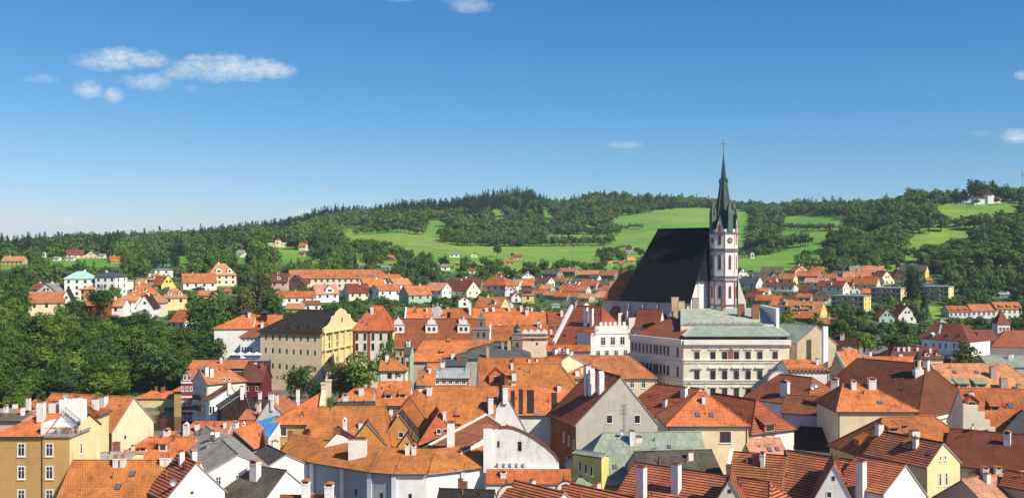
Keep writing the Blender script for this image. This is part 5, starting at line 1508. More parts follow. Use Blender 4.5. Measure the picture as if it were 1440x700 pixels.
def brick_gable(px, pyb, pyt, w, d, steps, lab, dome=False):
    u = d / F; b = P(px, pyb, d)
    gz = ground(b.x, b.y) - .5
    t = tag(link('baroque_gable_house', None, None, (b.x, b.y, gz)), lab, 'house')
    zb = b.z - gz; H_ = (pyb - pyt) * u; W = w * u / 2
    mat = plaster('brick_brown', (0.26, 0.19, 0.155), .35)
    pr = [(-W, 0), (W, 0)]
    right = []
    for s_, z_ in steps: right.append((W * s_, zb + H_ * z_))
    pr += right + [(-x, z) for x, z in right[::-1]]
    mb = MB(); mb.extrude(pr, 0, .7, 0); mb.obj('wall', [mat], t)
    mb = MB()
    for s_, z_ in ((1.06, .0), (1.06, .42), (.62, .80) if not dome else (.9, .62)): mb.box2((-W * s_, -.2, zb + H_ * z_ - .15), (W * s_, .75, zb + H_ * z_ + .15), 0)
    if dome:
        mb.frustum((0, .35), W * .62, W * .7, zb + H_ * .72, zb + H_ * .80, 10, 0); mb.frustum((0, .35), W * .7, W * .2, zb + H_ * .80, zb + H_ * .95, 10, 1); mb.frustum((0, .35), .12, .02, zb + H_ * .95, zb + H_ * 1.12, 6, 1)
    else: mb.frustum((0, .35), .25, .03, zb + H_, zb + H_ + 1.2, 6, 0)
    mb.obj('cornice', [M_GREY, ROOF['gy']], t)
    for x in ((-.35, .35) if not dome else (0,)):
        f, g = win_meshes(.7, 1.5, 'n', False); link('window', f, t, (x * W, -.01, zb + H_ * .2))
    if not dome: link('window', win_meshes(.6, 1.4, 'n', False)[0], t, (0, -.01, zb + H_ * .6))
    mb = MB(); L = 9.0
    ze = zb + H_ * .02; zr = zb + H_ * .62
    mb.slab([(-W, L, ze), (-W, .7, ze), (0, .7, zr), (0, L, zr)], .2, 0); mb.slab([(W, .7, ze), (W, L, ze), (0, L, zr), (0, .7, zr)], .2, 0)
    mb.obj('roof', [ROOF['or2']], t)
    mb = MB(); mb.box2((-W + .05, .7, 0), (W - .05, L, ze - .3), 0); mb.obj('side_wall', [WALL['tan']], t)
brick_gable(676.5, 478, 440, 23, 305, [(1, .02), (1.05, .05), (1, .28), (1.1, .3), (1.05, .42), (.62, .52), (.5, .68), (.55, .74), (.4, .82), (.22, .9), (.15, 1.0)], 'brick brown baroque gable with volutes left of the steep red slope')
brick_gable(727.5, 493, 454, 15, 298, [(1, .02), (1, .5), (1.15, .55), (.9, .62), (.6, .7), (.55, .8)], 'slim brick gable crowned by a small grey dome', True)
h = hS('merlon_house', 'cream wall topped by white teeth below the long orange roof', 734, 770, 469, 300, 9, 458, wall='cr', roof='or2', z0=3)
mb = MB(); n = 4
for k in range(n):
    x = h.x0 + (h.x1 - h.x0) * (k + .5) / n
    mb.extrude([(x - 1.0, h.ea - .2), (x + 1.0, h.ea - .2), (x + .9, h.ea + .5), (x + .25, h.ea + 1.3), (x - .25, h.ea + 1.3), (x - .9, h.ea + .5)], -h.ya - .5, -h.ya - .15, 0)
mb.box2((h.x0, -h.ya - .35, h.ea - 1.6), (h.x1, -h.ya - .02, h.ea - 1.2), 1)
mb.obj('merlon', [WALL['wh'], M_BRICK], h.root); h.win(749, 477, 3, 5, 'n'); h.win(755, 483, 3, 4, 'n')
h = hR('low_house', 'dark orange lean roof between the toothed cornice and the sloping parapet', (770, 463), (786, 463), 19.0, w=7, rise=5, wall='wh', roof='br', z0=2)
h.dorm(778, 474, 4, 'shed')
h = T['longmid'] = hS('long_house', 'long orange roof with a dark side gable in front of the college', 577, 692, 508, 282, 15, 480, hl=3, wall='gr', roof='or', z0=1)
h.chims([(653, 503, 491, 6, 's'), (670, 503, 491, 5, 's')]); h.dorm(622, 497, 6, 'shed'); h.dorm(631, 481, 3, 'shed')
h = hR('cross_gable_house', 'grey house with a dark steep side roof below the long orange roof', (594, 492), (603, 486), 15.5, E=(607, 512), E2=(577, 508), wall='blg', roof='br', z0=0)
h.row((590, 517), (598, 517), 2, 3, 5, 'n')
h = hR('tiled_house', 'small orange roof with a glazed lean-to beneath the long orange roof', (603, 500), (650, 500), 14.5, w=7, rise=4.2, wall='gr', roof='or', z0=0)
h = hS('glass_roofed_house', 'blue grey glazed lean-to roof above a brown flat front', 609, 660, 531, 250, 5, 519, wall='pk', roof='zn', z0=0); h.row((615, 537), (652, 537), 5, 6, 5)
h = hS('slate_house', 'narrow grey slate roof left of the big grey hip roof', 621, 655, 514, 262, 8, 504, wall='gr', roof='gy', z0=0)
h = hS('grey_hip_house', 'big grey brown hip roof with two pale chimneys in the middle of the town', 642, 745, 504, 272, 16, 483, hl=9, hr=7, wall='gr', roof='gy', z0=1)
h.chims([(686, 503, 487, 4, 's'), (716, 491, 478, 5, 's'), (707, 490, 480, 4, 'g')])
h = hS('tiled_house', 'small orange roof with a pale gable left of the glazed lean-to', 586, 611, 541, 246, 8, 522, wall='wh', roof='or', z0=0, hl=0)
h = hS('tiled_house', 'half orange, half dark roof over a cream wall with two dark windows', 533, 570, 521, 262, 9, 505, wall='crl', roof='or', z0=0, hr=4); h.row((548, 528), (559, 528), 2, 6, 8, 'n')
h = hS('tall_house', 'narrow pale green house front left of the long orange roof', 568, 577, 498, 268, 9, 484, wall='gn', roof='og', z0=0); h.win(573, 512, 3, 8, 'n')
hS('low_house', 'low orange roof at the foot of the cream wall with dark windows', 536, 574, 548, 236, 7, 538, wall='cr', roof='or', z0=0)
# steep dark red roof with sloping parapet and white battlements
h = T['steepred'] = hR('steep_roofed_house', 'steep dark red roof with twin white chimneys and a white sloping parapet', (808, 431), (846, 431), 27.0, E=(781, 484), dP=308, dQ=302, hr=6, wall='wh', roof='br', z0=4)
h.parapet('L', rise=1.0, t=.9)
h.chims([(824, 456, 431, 5), (832, 457, 432, 5), (802, 431, 423, 8, 'g')]); h.dorm(837, 443, 3, 'shed'); h.dorm(814, 474, 4, 'shed'); h.dorm(796, 472, 4, 'shed')
h = T['battlement'] = hS('battlemented_house', 'white house front with stepped battlements and three big windows', 828, 887, 470, 285, 10, 458, rot=16, wall='wh', roof='br', z0=4, rise=.6)
def battlements(h):
    u = 285 / F; c = 857.5
    q = lambda px, py: ((px - c) * u, zat(py, 285) - h.z0)
    mb = MB(); y0, y1 = -h.ya - .5, -h.ya - .01
    mb.extrude([q(828, 520), q(887, 520), q(887, 470), q(828, 470)], y0, y1, 0)
    mb.extrude([q(835, 470.0), q(884, 470), q(884, 458), q(835, 458)], y0, y1, 0)
    def tooth(px, py, w=4.0, hh=5.0): mb.extrude([q(px - w / 2, py), q(px + w / 2, py), q(px + w / 2, py - hh), q(px, py - hh - .8), q(px - w / 2, py - hh)], y0, y1, 0)
    for k in range(6): tooth(843.5 + k * 7.0, 458)
    for px, py in ((837, 465), (831, 472), (884.5, 467)): tooth(px, py + 1, 5)
    mb.obj('battlement', [WALL['wh']], h.root)
    for px in (846.5, 861, 875.5):
        x, z = q(px, 479); o = h.put_win(Vector((x, y0, z)), 'f', 7 * u, 11 * u)
    for px in (839, 852, 866, 880):
        x, z = q(px, 496); h.put_win(Vector((x, y0, z)), 'f', 6 * u, 8 * u)
battlements(h)
h = hS('low_house', 'white wall with orange strip roof left below the battlements', 770, 830, 494, 276, 6, 486, wall='lil', roof='or2', z0=3); h.chims([(787, 493, 486, 4), (795, 496, 488, 5)])
# stone palace
def palace():
    d = 255.0; K = P(961, 478, d); R_ = P(1110, 478, d); Lf = P(887, 474, 273)
    o = Vector((K.x, K.y, 2.0)); zt = K.z - 2.0
    t = tag(link('palace', None, None, o), 'big pale stone palace with green metal roof and rows of tall windows below the church', 'palace')
    k, r, l = Vector((0, 0)), Vector((R_.x - K.x, .0)), Vector((Lf.x - K.x, Lf.y - K.y))
    r2, l2 = r + Vector((2, 19)), l + Vector((12, 9))
    sw, sl_ = WALL['crl'], plaster('palace_side', (.72, .66, .56), .25)
    mb = MB()
    def wall(a, b, m): mb.face([(a.x, a.y, 0), (b.x, b.y, 0), (b.x, b.y, zt), (a.x, a.y, zt)], m)
    wall(k, r, 0); wall(l, k, 1); wall(r, r2, 0); wall(r2, l2, 0); wall(l2, l, 0)
    mb.obj('wall', [plaster('palace_stone', (.80, .73, .56), .3), sl_], t)
    u = d / F
    mb = MB()                                       # cornice, string courses, corner
    el = (k - l).normalized(); ang = math.atan2(el.y, el.x); nl = Vector((el.y, -el.x))
    for z, hh, pr in ((zt + .1, 1.2, .7), (zt - 4.7, .35, .3), (zt - 5.4, .25, .22), (zt - 9.7, .35, .3), (zt - 10.4, .25, .22), (zt - 1.2, .3, .35)):
        mb.box2((0, -pr, z - hh), (r.x + .3, -.003, z), 0)
        m_ = (k + l) / 2 + nl * pr / 2
        mb.box((m_.x, m_.y, z - hh / 2 - .003), ((k - l).length, pr - .006, hh), 0, ang)
    mb.obj('cornice', [plaster('palace_trim', (.82, .78, .64), .25)], t)
    for py, hh, st in ((501, 13.5, 'd'), (528, 14.5, 'd'), (553, 14, 'd')):
        for i, px in enumerate((980, 1002.5, 1019, 1035.5, 1052, 1068.5, 1090)):
            if py == 528 and i == 6: continue
            x = (px - 961) * u; z = zat(py, d) - 2.0
            f, g = win_meshes(7.5 * u, hh * u, 'k', True)
            w_ = link('window', f, t, (x, -.004, z)); link('pane', g, w_)
    mb = MB()
    for py, kind in ((491, 0), (517, 1), (544, 0)):
        for i, px in enumerate((980, 1002.5, 1019, 1035.5, 1052, 1068.5, 1090)):
            x = (px - 961) * u; z = zat(py, d) - 2.0; w_ = 6.2 * u
            if kind and i in (0, 6): mb.extrude([(x - w_ * 1.3, z - .2), (x + w_ * 1.3, z - .2), (x, z + .9)], -.5, -.004, 0)
            else: mb.box2((x - w_, -.45 if kind else -.25, z - .1), (x + w_, -.004, z + (.25 if kind else .15)), 0)
    mb.obj('pediment', [plaster('palace_trim2', (.82, .78, .64), .2)], t)
    mb = MB(); x = (1027 - 961) * u                  # bare brick patch between two windows, worn plaster over it
    mb.box2((x - 4 * u, -.03, zat(508, d) - 2), (x + 4 * u, -.004, zat(490, d) - 2), 0); mb.box2((x - 28 * u, -.03, zat(486, d) - 2), (x - 12 * u, -.004, zat(483, d) - 2), 0)
    mb.obj('brick_patch', [M_BRICK], t)
    for row, (zc, hh) in enumerate(((zt - 3.1, 2.3), (zt - 8.0, 2.4), (zt - 12.6, 2.4))):
        for i in range(12):
            tt = (.035 + i * .073) if i < 7 else (.52 + (i - 7) * .068) if i < 11 else .90
            p = l + (k - l) * tt + nl * .004
            f, g = win_meshes(.8, hh, 'k', True); w_ = link('window', f, t, (p.x, p.y, zc), ang); link('pane', g, w_)
    # roofs: seamed skirt, higher pale green roof, orange wing roof
    Q = lambda px, py, dd: P(px, py, dd) - o
    mb = MB()
    mb.slab([Q(961, 472, 254.5), Q(1110, 472, 254.5), Q(1088, 458, 262), Q(980, 457.5, 262)], .2, 0)
    mb.slab([Q(1110, 472, 254.5), Q(1112, 468, 274), Q(1094, 458, 268), Q(1088, 458, 262)], .2, 0)
    ra = mb.obj('roof', [ROOF['gnb']], t)
    mb = MB()
    mb.slab([Q(957, 457, 262.5), Q(1096, 457, 262.5), Q(1096, 432, 278), Q(957, 434, 278)], .2, 0)
    mb.box2((Q(957, 455, 262.5).x, Q(0, 0, 262.5).y - .3, zt + .6), (Q(1088, 0, 262.5).x, Q(0, 0, 262.5).y - .05, zt + 3.4), 1)
    mb.obj('upper_roof', [ROOF['gnl'], WALL['crl']], t)
    mb = MB()
    mb.slab([Q(885, 473, 274), Q(951, 477, 257), Q(972, 457, 264), Q(945, 444, 282)], .2, 0)
    mb.slab([Q(945, 444, 282), Q(972, 457, 264), Q(975, 458, 276), Q(950, 446, 290)], .2, 0)
    mb.obj('wing_roof', [ROOF['br']], t)
    for px, pb, pt, w_, st, dd in ((1042, 448, 427, 9, 'b', 270), (1062, 453, 427, 10, 'b', 268), (949, 452, 417, 10, 's', 281), (958, 453, 423, 9, 's', 278), (978, 436, 418, 9, 'g', 284), (1016, 438, 420, 3, 'b', 276)):
        q = Q(px, pb, dd); link('chimney', chimney_mesh(w_ * dd / F, 1.0, (pb - pt) * dd / F, st), ra, q)
    mb = MB(); a, b, c, e = Q(1093, 462, 262), Q(1093, 430, 262), Q(1087, 430, 280), Q(1087, 462, 280)
    mb.box2((a.x - .3, a.y, zt - 1), (a.x + .5, a.y + 17, a.z + 5.2), 0); mb.obj('firewall', [WALL['wh']], t)
    mb = MB()
    for px in range(968, 1075, 9):
        q = Q(px, 457, 262); mb.box((q.x, q.y - .1, zt + 3.75), (.12, .12, .5), 0)
    mb.tube((Q(960, 0, 262).x, Q(0, 0, 262).y - .1, zt + 3.6), (Q(1076, 0, 262).x, Q(0, 0, 262).y - .1, zt + 3.6), .1, 4, 0)
    mb.obj('snow_guard', [M_METAL], t)
    cs = [(K.x + 13, 265, 20, 885, 1112, 440, 560, 262, None)]
    HOUSES.extend(cs)
palace()
def round_gable():
    d = 243; u = d / F; o = P(1094, 560, d); gz = ground(o.x, o.y) - .5; z0 = o.z - gz; o.z = gz
    t = tag(link('round_gable', None, None, o), 'white half round gable wall before the right end of the palace front', 'gable')
    pr = [(15 * u, 0), (15 * u, z0 + 18 * u)] + [(15 * u * math.cos(a * math.pi / 12), z0 + 18 * u + 19 * u * math.sin(a * math.pi / 12)) for a in range(1, 12)] + [(-15 * u, z0 + 18 * u), (-15 * u, 0)]
    mb = MB(); mb.extrude(pr[::-1][::-1], 0, .6, 0); mb.obj('wall', [WALL['wh']], t)
    mb = MB()
    for a in range(12):
        p, q = [(15.6 * u * math.cos(b * math.pi / 12), z0 + 18 * u + 19.6 * u * math.sin(b * math.pi / 12)) for b in (a, a + 1)]
        mb.tube((p[0], .3, p[1]), (q[0], .3, q[1]), .22, 5, 0)
    mb.obj('coping', [M_GREY], t)
round_gable()
h = hS('dark_red_roofed_house', 'dark red sloping roof against the side wall of the church', 893, 926, 460, 286, 8, 436, wall='lil', roof='rd', z0=6, rot=-20)
h = T['tanside'] = hR('tan_gable_house', 'tan house with grey green roof right of the stone palace', (1148, 458), (1100, 459), 24.2, E=(1176, 484), E2=(1121, 482), dP=262, dQ=272, wall='tan', roof='gn', z0=2)
mb = MB()
a, b = h.local(1160, 505, 258), h.local(1160, 459, 258)
mb.box((a.x, a.y, b.z / 2), (.6, 1.6, b.z), 0); mb.obj('firewall', [WALL['wh']], h.root)
h = hS('merlon_house', 'orange roof above a white wall with small tiled teeth right of the palace', 1109, 1166, 521, 244, 11, 507, hr=3, wall='wh', roof='or'); h.chims([(1149, 512, 503, 4)])
mb = MB()
for k in range(10): mb.box((h.x0 + (k + .5) * (h.x1 - h.x0) / 10, -h.ya - .4, h.ea + .35), (.5, .3, .9), 0)
mb.obj('merlon', [M_POT], h.root)
h = hR('mint_edged_house', 'tan gable with mint green roof edge and two dark slits', (1176, 497), (1204, 496), 17.9, E=(1190, 524), E2=(1162, 536), wall='tan', roof='or', z0=0, dQ=264)
mb = MB(); r_ = h.r + h.up
A_, B_, C_, D_, RL_, RR_ = h.ends
for p, q in ((A_, RL_),): mb.tube(p + Vector((0, 0, .1)), q + Vector((0, 0, .1)), .45, 6, 0)
mb.obj('verge', [ROOF['mint']], h.root); h.win(1172, 531, 2.5, 8, 'n'); h.win(1178, 532, 2.5, 8, 'n')
hS('barn', 'dark brown weathered barn roof right of the tan firewall', 1160, 1198, 494, 285, 9, 474, wall='wdd', roof='db', z0=1, rot=-25)
h = hS('grey_house', 'pale grey roofed house with two chimneys right of the dark barn', 1182, 1231, 504, 275, 11, 489, hl=4, hr=5, wall='gr', roof='gl', z0=1); h.chims([(1187, 496, 487, 6, 'g'), (1211, 505, 489, 5, 'g')])
hS('long_house', 'thin orange ridge above the dark red hall', 1222, 1300, 512, 256, 8, 503, wall='cr', roof='or', z0=1)
h = hS('chimneyed_house', 'dark red roof crowded with small white chimneys below the green hill trees', 1252, 1326, 504, 300, 10, 489, hl=3, wall='cr', roof='mar', z0=1)
h.chims([(1263, 493, 487, 3), (1271, 493, 487, 3), (1278, 493, 486, 3), (1290, 493, 487, 3), (1308, 496, 488, 3), (1266, 502, 496, 6)]); h.dorm(1304, 501, 7, 'gable', 'cr'); h.dorm(1319, 500, 6, 'gable', 'cr')
def turret():
    p = P(1291, 519, 226)
    t = tag(link('roof_turret', None, None, p), 'small domed lantern turret above the dark red hall', 'turret')
    u = 226 / F; mb = MB(); mb.frustum((0, 0), 5.5 * u, 5.5 * u, 0, 14 * u, 8, 0); mb.obj('drum', [WALL['cr']], t)
    mb = MB(); mb.frustum((0, 0), 6.5 * u, 5 * u, 14 * u, 17 * u, 10, 0); mb.frustum((0, 0), 5 * u, 2 * u, 17 * u, 21 * u, 10, 0); mb.frustum((0, 0), 2 * u, .02, 21 * u, 28 * u, 8, 0); mb.obj('dome', [ROOF['gy']], t)
    mb = MB()
    for a in range(4): mb.box((5.0 * u * math.cos(a * 1.57 - .8), 5.0 * u * math.sin(a * 1.57 - .8), 8 * u), (.25, .5, 8 * u), 0, a * 1.57 - .8)
    mb.obj('opening', [M_DARK], t)  # dark boxes paint the shade inside the lantern openings
    mb = MB(); mb.box2((-6 * u, -6 * u, -6), (6 * u, 6 * u, 0.0), 0); mb.obj('base', [WALL['wh']], t)
turret()
# right side
h = T['whiteright'] = hK('white_mansion', 'white mansion with dark red roof, pinkish hip and green turret on the right', (1362, 480), (1296, 475.5), (1392, 479), 402, 'L', 457, hr=7.5, hl=1, wall='wh', roof='rd', z0=0, lenL=None)
for x in (1302, 1313, 1322, 1330, 1342, 1350): h.win(x, 486, 3.2, 7)
h.dorm(1331, 473, 6, 'eye', side='f'); h.dorm(1348, 473, 6, 'eye', side='f'); h.dorm(1376, 472, 6, 'eye', side='r')
p = h.local(1324, 457, 432)
mb = MB(); mb.frustum((p.x, p.y), 4.3, .05, p.z, p.z + 2.5, 4, 0, .2); mb.box((p.x, p.y, p.z - 2), (5.4, 5.4, 4.0), 1, -.585)
mb.obj('turret', [ROOF['mint'], WALL['gn']], h.root)
h.dorm(1309, 474, 6, 'gable', 'gn', side='f', roof='mint')
mb = MB(); a_, b_ = h.local(1323, 457, 400), h.local(1320, 470, 395)
mb.tube(a_, b_, .5, 5, 0); mb.obj('valley_sheet', [ROOF['mint']], h.root)
def red_spire():
    d = 458; u = d / F; p = P(1407.5, 480, d)
    t = tag(link('spire_tower', None, None, p), 'small pale tower with pointed red spire at the right edge', 'tower')
    mb = MB(); mb.box2((-8.5 * u, -8.5 * u, -8), (8.5 * u, 8.5 * u, 25 * u), 0); mb.box2((-9.2 * u, -9.2 * u, 24.4 * u), (9.2 * u, 9.2 * u, 25.6 * u), 0); mb.obj('shaft', [WALL['crl']], t)
    mb = MB(); mb.frustum((0, 0), 14.5 * u, 9 * u, 25.6 * u, 31 * u, 4, 0, math.pi / 4); mb.frustum((0, 0), 9 * u, .05, 31 * u, 45 * u, 4, 0, math.pi / 4); mb.obj('spire', [ROOF['or2']], t)
    for x in (-4.5, 0.5, 5.5):
        link('window', win_meshes(3 * u, 5 * u, 'w', False)[0], t, (x * u, -8.55 * u, 18 * u))
    link('window', win_meshes(3 * u, 5 * u, 'w', False)[0], t, (8.55 * u, 0, 18 * u), math.pi / 2)
    HOUSES.append((p.x, p.y, 6, 1396, 1420, 436, 490, d, None))
red_spire()
h = hS('monastery', 'tan building with broad brown hip roof at the right edge before the spire tower', 1394, 1500, 487, 432, 16, 465, hl=10, wall='tan', roof='br', z0=0); h.row((1400, 493), (1436, 493), 6, 3, 6)
hS('low_house', 'brown roofed link between the white mansion and the spire tower', 1374, 1402, 478, 436, 8, 464, wall='tan', roof='mar', z0=0)
hS('glasshouse', 'long grey green sheet roof below the tan building at the right edge', 1392, 1470, 516, 330, 14, 501, wall='gr', roof='gn', z0=0)
for k, (x0, x1, e, b_, rf, lab) in enumerate(((1335, 1366, 438, 430, 'or2', 'left row house on the right with three small dormers'), (1366.5, 1401, 437, 428, 'orw', 'middle row house on the right with the palest roof'), (1401.5, 1438, 434, 425, 'or', 'right hand row house with three large dark dormers'))):
    h = hS('row_house', lab, x0, x1, e, 560, 11, b_, wall='wh', roof=rf, group='row houses on the right')
    n = 3 if k != 1 else 4
    h.auto('f', 5, 2, 1.1, 1.5, 'n')
    if k != 1:
        for q in range(3): h.dorm(x0 + (x1 - x0) * (q + .6) / 3.2, e - 1.5, 5.5 if k else 5, 'shed', h=2.2 if k == 2 else 1.5)
# ------------------------------------------------------------------ the church
def church():
    B = P(1000, 321, 302); zr, ze, g = 50.2, 29.4, 6.0
    ax = Vector((-.70, .714, 0)).normalized(); pr = Vector((-ax.y, ax.x, 0))       # axis away to the left; pr points to the near left side
    o = Vector((B.x, B.y, g))
    t = tag(link('church', None, None, o), 'Gothic church with huge black steep roof and slender white tower with green spire', 'church')
    L, hw, hip = 19.5, 10.0, 6.5
    def pt(a, s, z): return ax * a + pr * s + Vector((0, 0, z - g))
    bk, rd = ROOF['bk'], ROOF['rd']
    if pr.y > 0: pr.negate()
    mb = MB()
    es = (zr - ze) / hw
    mb.slab([pt(L + hip, hw + .5, ze - .5 * es * .6), pt(-.2, hw + .5, ze - .5 * es * .6), pt(-.2, 0, zr), pt(L, 0, zr)], .3, 0, True, [0, 1])
    mb.slab([pt(-.2, -hw - .5, ze - .3), pt(L + hip, -hw - .5, ze - .3), pt(L, 0, zr), pt(-.2, 0, zr)], .3, 0, True, [0, 3])
    mb.slab([pt(L + hip, -hw - .5, ze - .3), pt(L + hip, hw + .5, ze - .3), pt(L, 0, zr)], .3, 0, True, [0])
    mb.tube(pt(-.2, 0, zr), pt(L, 0, zr), .2, 6, 0)
    ro = mb.obj('nave_roof', [bk], t)
    mb = MB()
    for px in (915, 930, 947, 962):
        for a_ in range(0): pass
    for a in (3, 8, 13, 18): 
        c = pt(a, hw * .45, lerp(ze, zr, .55)); mb.box((c.x, c.y, c.z), (.9, .9, .7), 0, math.atan2(ax.y, ax.x))
    mb.obj('vent', [bk], ro)
    W = plaster('church_wall', (.62, .58, .53), .6); Wt = plaster('church_white', (.80, .78, .76), .15)
    mb = MB()
    def quad(a, b, za, zb): mb.face([Vector((a.x, a.y, za - g)), Vector((b.x, b.y, za - g)), Vector((b.x, b.y, zb - g)), Vector((a.x, a.y, zb - g))], 0)
    n1, n2, f1, f2 = pt(0, hw, 0), pt(0, -hw, 0), pt(L + hip, hw, 0), pt(L + hip, -hw, 0)
    quad(f1, n1, 4, ze); quad(f2, f1, 4, ze); quad(n2, f2, 4, ze)
    mb.face([pt(0, hw, 4), pt(0, -hw, 4), pt(0, -hw, ze), pt(0, 0, zr - .3), pt(0, hw, ze)], 1)
    mb.obj('nave_wall', [W, Wt], t)
    zk = 35.6; kw_ = hw * (zr - zk) / (zr - ze)
    mb = MB(); mb.slab([pt(-1.2, kw_ + .4, zk - .4), pt(-1.2, -kw_ - .4, zk - .4), pt(-.2, 0, zr + .05)], .3, 0)
    mb.obj('gable_roof', [bk], t)
    ang = math.atan2(ax.y, ax.x)
    mb = MB(); wn = MB()
    for k, a in enumerate((1.0, 6.4, 11.8, 17.2, 22.6)):
        c = pt(a, hw + .8, 0); mb.box((c.x, c.y, (ze - 4 - g) / 2), (.9, 1.6, ze - 4 - g), 0, ang)
        c2 = pt(a, hw + .5, 0); mb.box((c2.x, c2.y, ze - 3 - g), (.7, .8, 2.5), 0, ang)
    mb.obj('buttress', [W], t)
    for k, a in enumerate((3.7, 9.1, 14.5, 19.9)):
        mb = MB()
        w2, zb, zs, zt = 1.0, 13.0, 22.5, 25.5
        pf = [(-w2, zb), (w2, zb), (w2, zs), (w2 * .7, zs + 1.6), (0, zt), (-w2 * .7, zs + 1.6), (-w2, zs)]
        mb.face([pt(a + x, hw + .03, z) for x, z in pf], 0)
        mb.obj('gothic_window', [GLASS], t)
    # chancel
    mb = MB(); zc, zce = 37.6, 28.6; a0, a1, hp, cw = L + hip - 4.0, L + hip + 7.0, 2.6, 7.5
    mb.slab([pt(a1 + hp, cw, zce), pt(a0, cw, zce), pt(a0, 0, zc), pt(a1, 0, zc)], .3, 0, True, [0]); mb.slab([pt(a0, -cw, zce), pt(a1 + hp, -cw, zce), pt(a1, 0, zc), pt(a0, 0, zc)], .3, 0, True, [0]); mb.slab([pt(a1 + hp, -cw, zce), pt(a1 + hp, cw, zce), pt(a1, 0, zc)], .3, 0, True, [0])
    mb.obj('chancel_roof', [ROOF['or2']], t)
    mb = MB(); c1, c2, c3, c4 = pt(a0, cw - .4, 0), pt(a1 + hp - .4, cw - .4, 0), pt(a1 + hp - .4, -cw + .4, 0), pt(a0, -cw + .4, 0)
    for a, b in ((c2, c1), (c3, c2), (c4, c3)): quad(a, b, 4, zce - .2)
    mb.obj('chancel_wall', [W], t)
    mb = MB(); zz = 26.0                              # side chapel roofs
    mb.slab([pt(17.5, hw + 7, 19.5), pt(9, hw + 7, 19.5), pt(9, hw + .1, 25), pt(17.5, hw + .1, 25)], .25, 0)
    mb.slab([pt(31, cw + 6, 20.5), pt(24, cw + 6, 20.5), pt(24, cw, 26.5), pt(31, cw, 26.5)], .25, 1)
    mb.obj('chapel_roof', [ROOF['br'], ROOF['or']], t)
    mb = MB()
    for a0_, a1_, s0, s1, z in ((9.2, 17.3, hw, hw + 6.7, 19.4), (24.2, 30.8, cw, cw + 5.7, 20.4)):
        q = [pt(a0_, s1, 0), pt(a1_, s1, 0), pt(a1_, s0, 0), pt(a0_, s0, 0)]
        quad(q[1], q[0], 4, z); quad(q[0], q[3], 4, z + 4.5); quad(q[2], q[1], 4, z + 4.5)
    mb.obj('chapel_wall', [W], t)
    # tower
    d = 296.0; u = d / F; cx = P(1021.5, 0, d).x - o.x; cy = d + 4 - o.y
    Z = lambda py: zat(py, d) - g
    R = 18.2 * u / math.cos(math.pi / 8); rot = math.pi / 8 + math.radians(-90) + math.radians(17)
    BR = plaster('tower_red_trim', (.33, .13, .10), .2); GR = flat('spire_dark_green', (.030, .045, .040), .5, .2, .5, .8); GRN = flat('verdigris', (.06, .14, .105), .6, .1, .5, .8)
    mb = MB(); mb.frustum((cx, cy), R, R, -2, Z(322), 8, 0, rot)
    mb.obj('tower_shaft', [Wt], t)
    mb = MB()
    for py, hh, ex in ((351, 1.3, .35), (349.3, .7, .2), (388, 1.4, .35), (393.5, 1.0, .3), (326, 1.4, .25), (428, 1.0, .3)):
        mb = MB(); mb.frustum((cx, cy), R + ex, R + ex, Z(py) - hh * u * 2, Z(py), 8, 0, rot); mb.obj('tower_cornice', [plaster('tower_grey_trim', (.20, .17, .17), .2)], t)
    mb = MB()
    ri = R + .03
    for k in range(8):                                # red corner strips on the lower stage, thin ones above
        a = rot + k * math.pi / 4
        for py0, py1, w_ in ((446, 395, .42), (387, 353, .12), (348, 327, .12)):
            mb.box((cx + R * math.cos(a), cy + R * math.sin(a), (Z(py0) + Z(py1)) / 2), (w_, w_, Z(py1) - Z(py0)), 0, a)
    mb.obj('tower_edge', [BR], t)
    rin = R * math.cos(math.pi / 8)
    for k in range(8):
        a = rot + math.pi / 8 + k * math.pi / 4
        if math.sin(a) > .5: continue
        fx, fy, rz = cx + (rin + .02) * math.cos(a), cy + (rin + .02) * math.sin(a), a + math.pi / 2
        for pyb, pyt, w_ in ((379, 357.5, 4.2), (419.5, 401, 4.2), (344, 324, 4.2)):
            if pyb == 344 and k % 2 == 1: continue
            mbw = MB(); w2 = w_ * u / 2
            def arch(w3, zb, zs, zt): return [(-w3, zb), (w3, zb), (w3, zs), (w3 * .7, lerp(zs, zt, .55)), (0, zt), (-w3 * .7, lerp(zs, zt, .55)), (-w3, zs)]
            zb, zt = 0, (pyb - pyt) * u
            mbw.extrude(arch(w2, 0, zt * .8, zt), -.06, 0, 0)
            mbw.extrude(arch(w2 * .68, .2, zt * .78, zt * .93), -.075, -.06, 1)
            mbw.obj('belfry_window', [BR, flat('louvre_dark', (.06, .03, .03), .7)], t, (fx, fy, Z(pyb)), rz)
        if k % 2 == 1:
            mbw = MB(); r_ = 3.9 * u
            for r0, y, m in ((r_, -.10, 0), (r_ * .84, -.12, 1), (r_ * .5, -.14, 2)):
                mbw.face([(r0 * math.cos(q * .2618), y, r0 * math.sin(q * .2618)) for q in range(24)], m)
            for q in range(24): mbw.face([(r_ * math.cos(q * .2618), -.10, r_ * math.sin(q * .2618)), (r_ * math.cos(q * .2618), 0, r_ * math.sin(q * .2618)), (r_ * math.cos((q + 1) * .2618), 0, r_ * math.sin((q + 1) * .2618)), (r_ * math.cos((q + 1) * .2618), -.10, r_ * math.sin((q + 1) * .2618))], 0)
            for q in range(12): 
                an = q * math.pi / 6; mbw.box((r_ * .68 * math.cos(an), -.14, r_ * .68 * math.sin(an)), (.14, .03, .14), 3)
            mbw.box((0.14, -.16, .22), (.09, .03, .62), 3, 0); mbw.box((-.2, -.16, -.12), (.5, .03, .1), 3, 0)
            gold = flat('gilt', (.55, .36, .07), .4, .6)
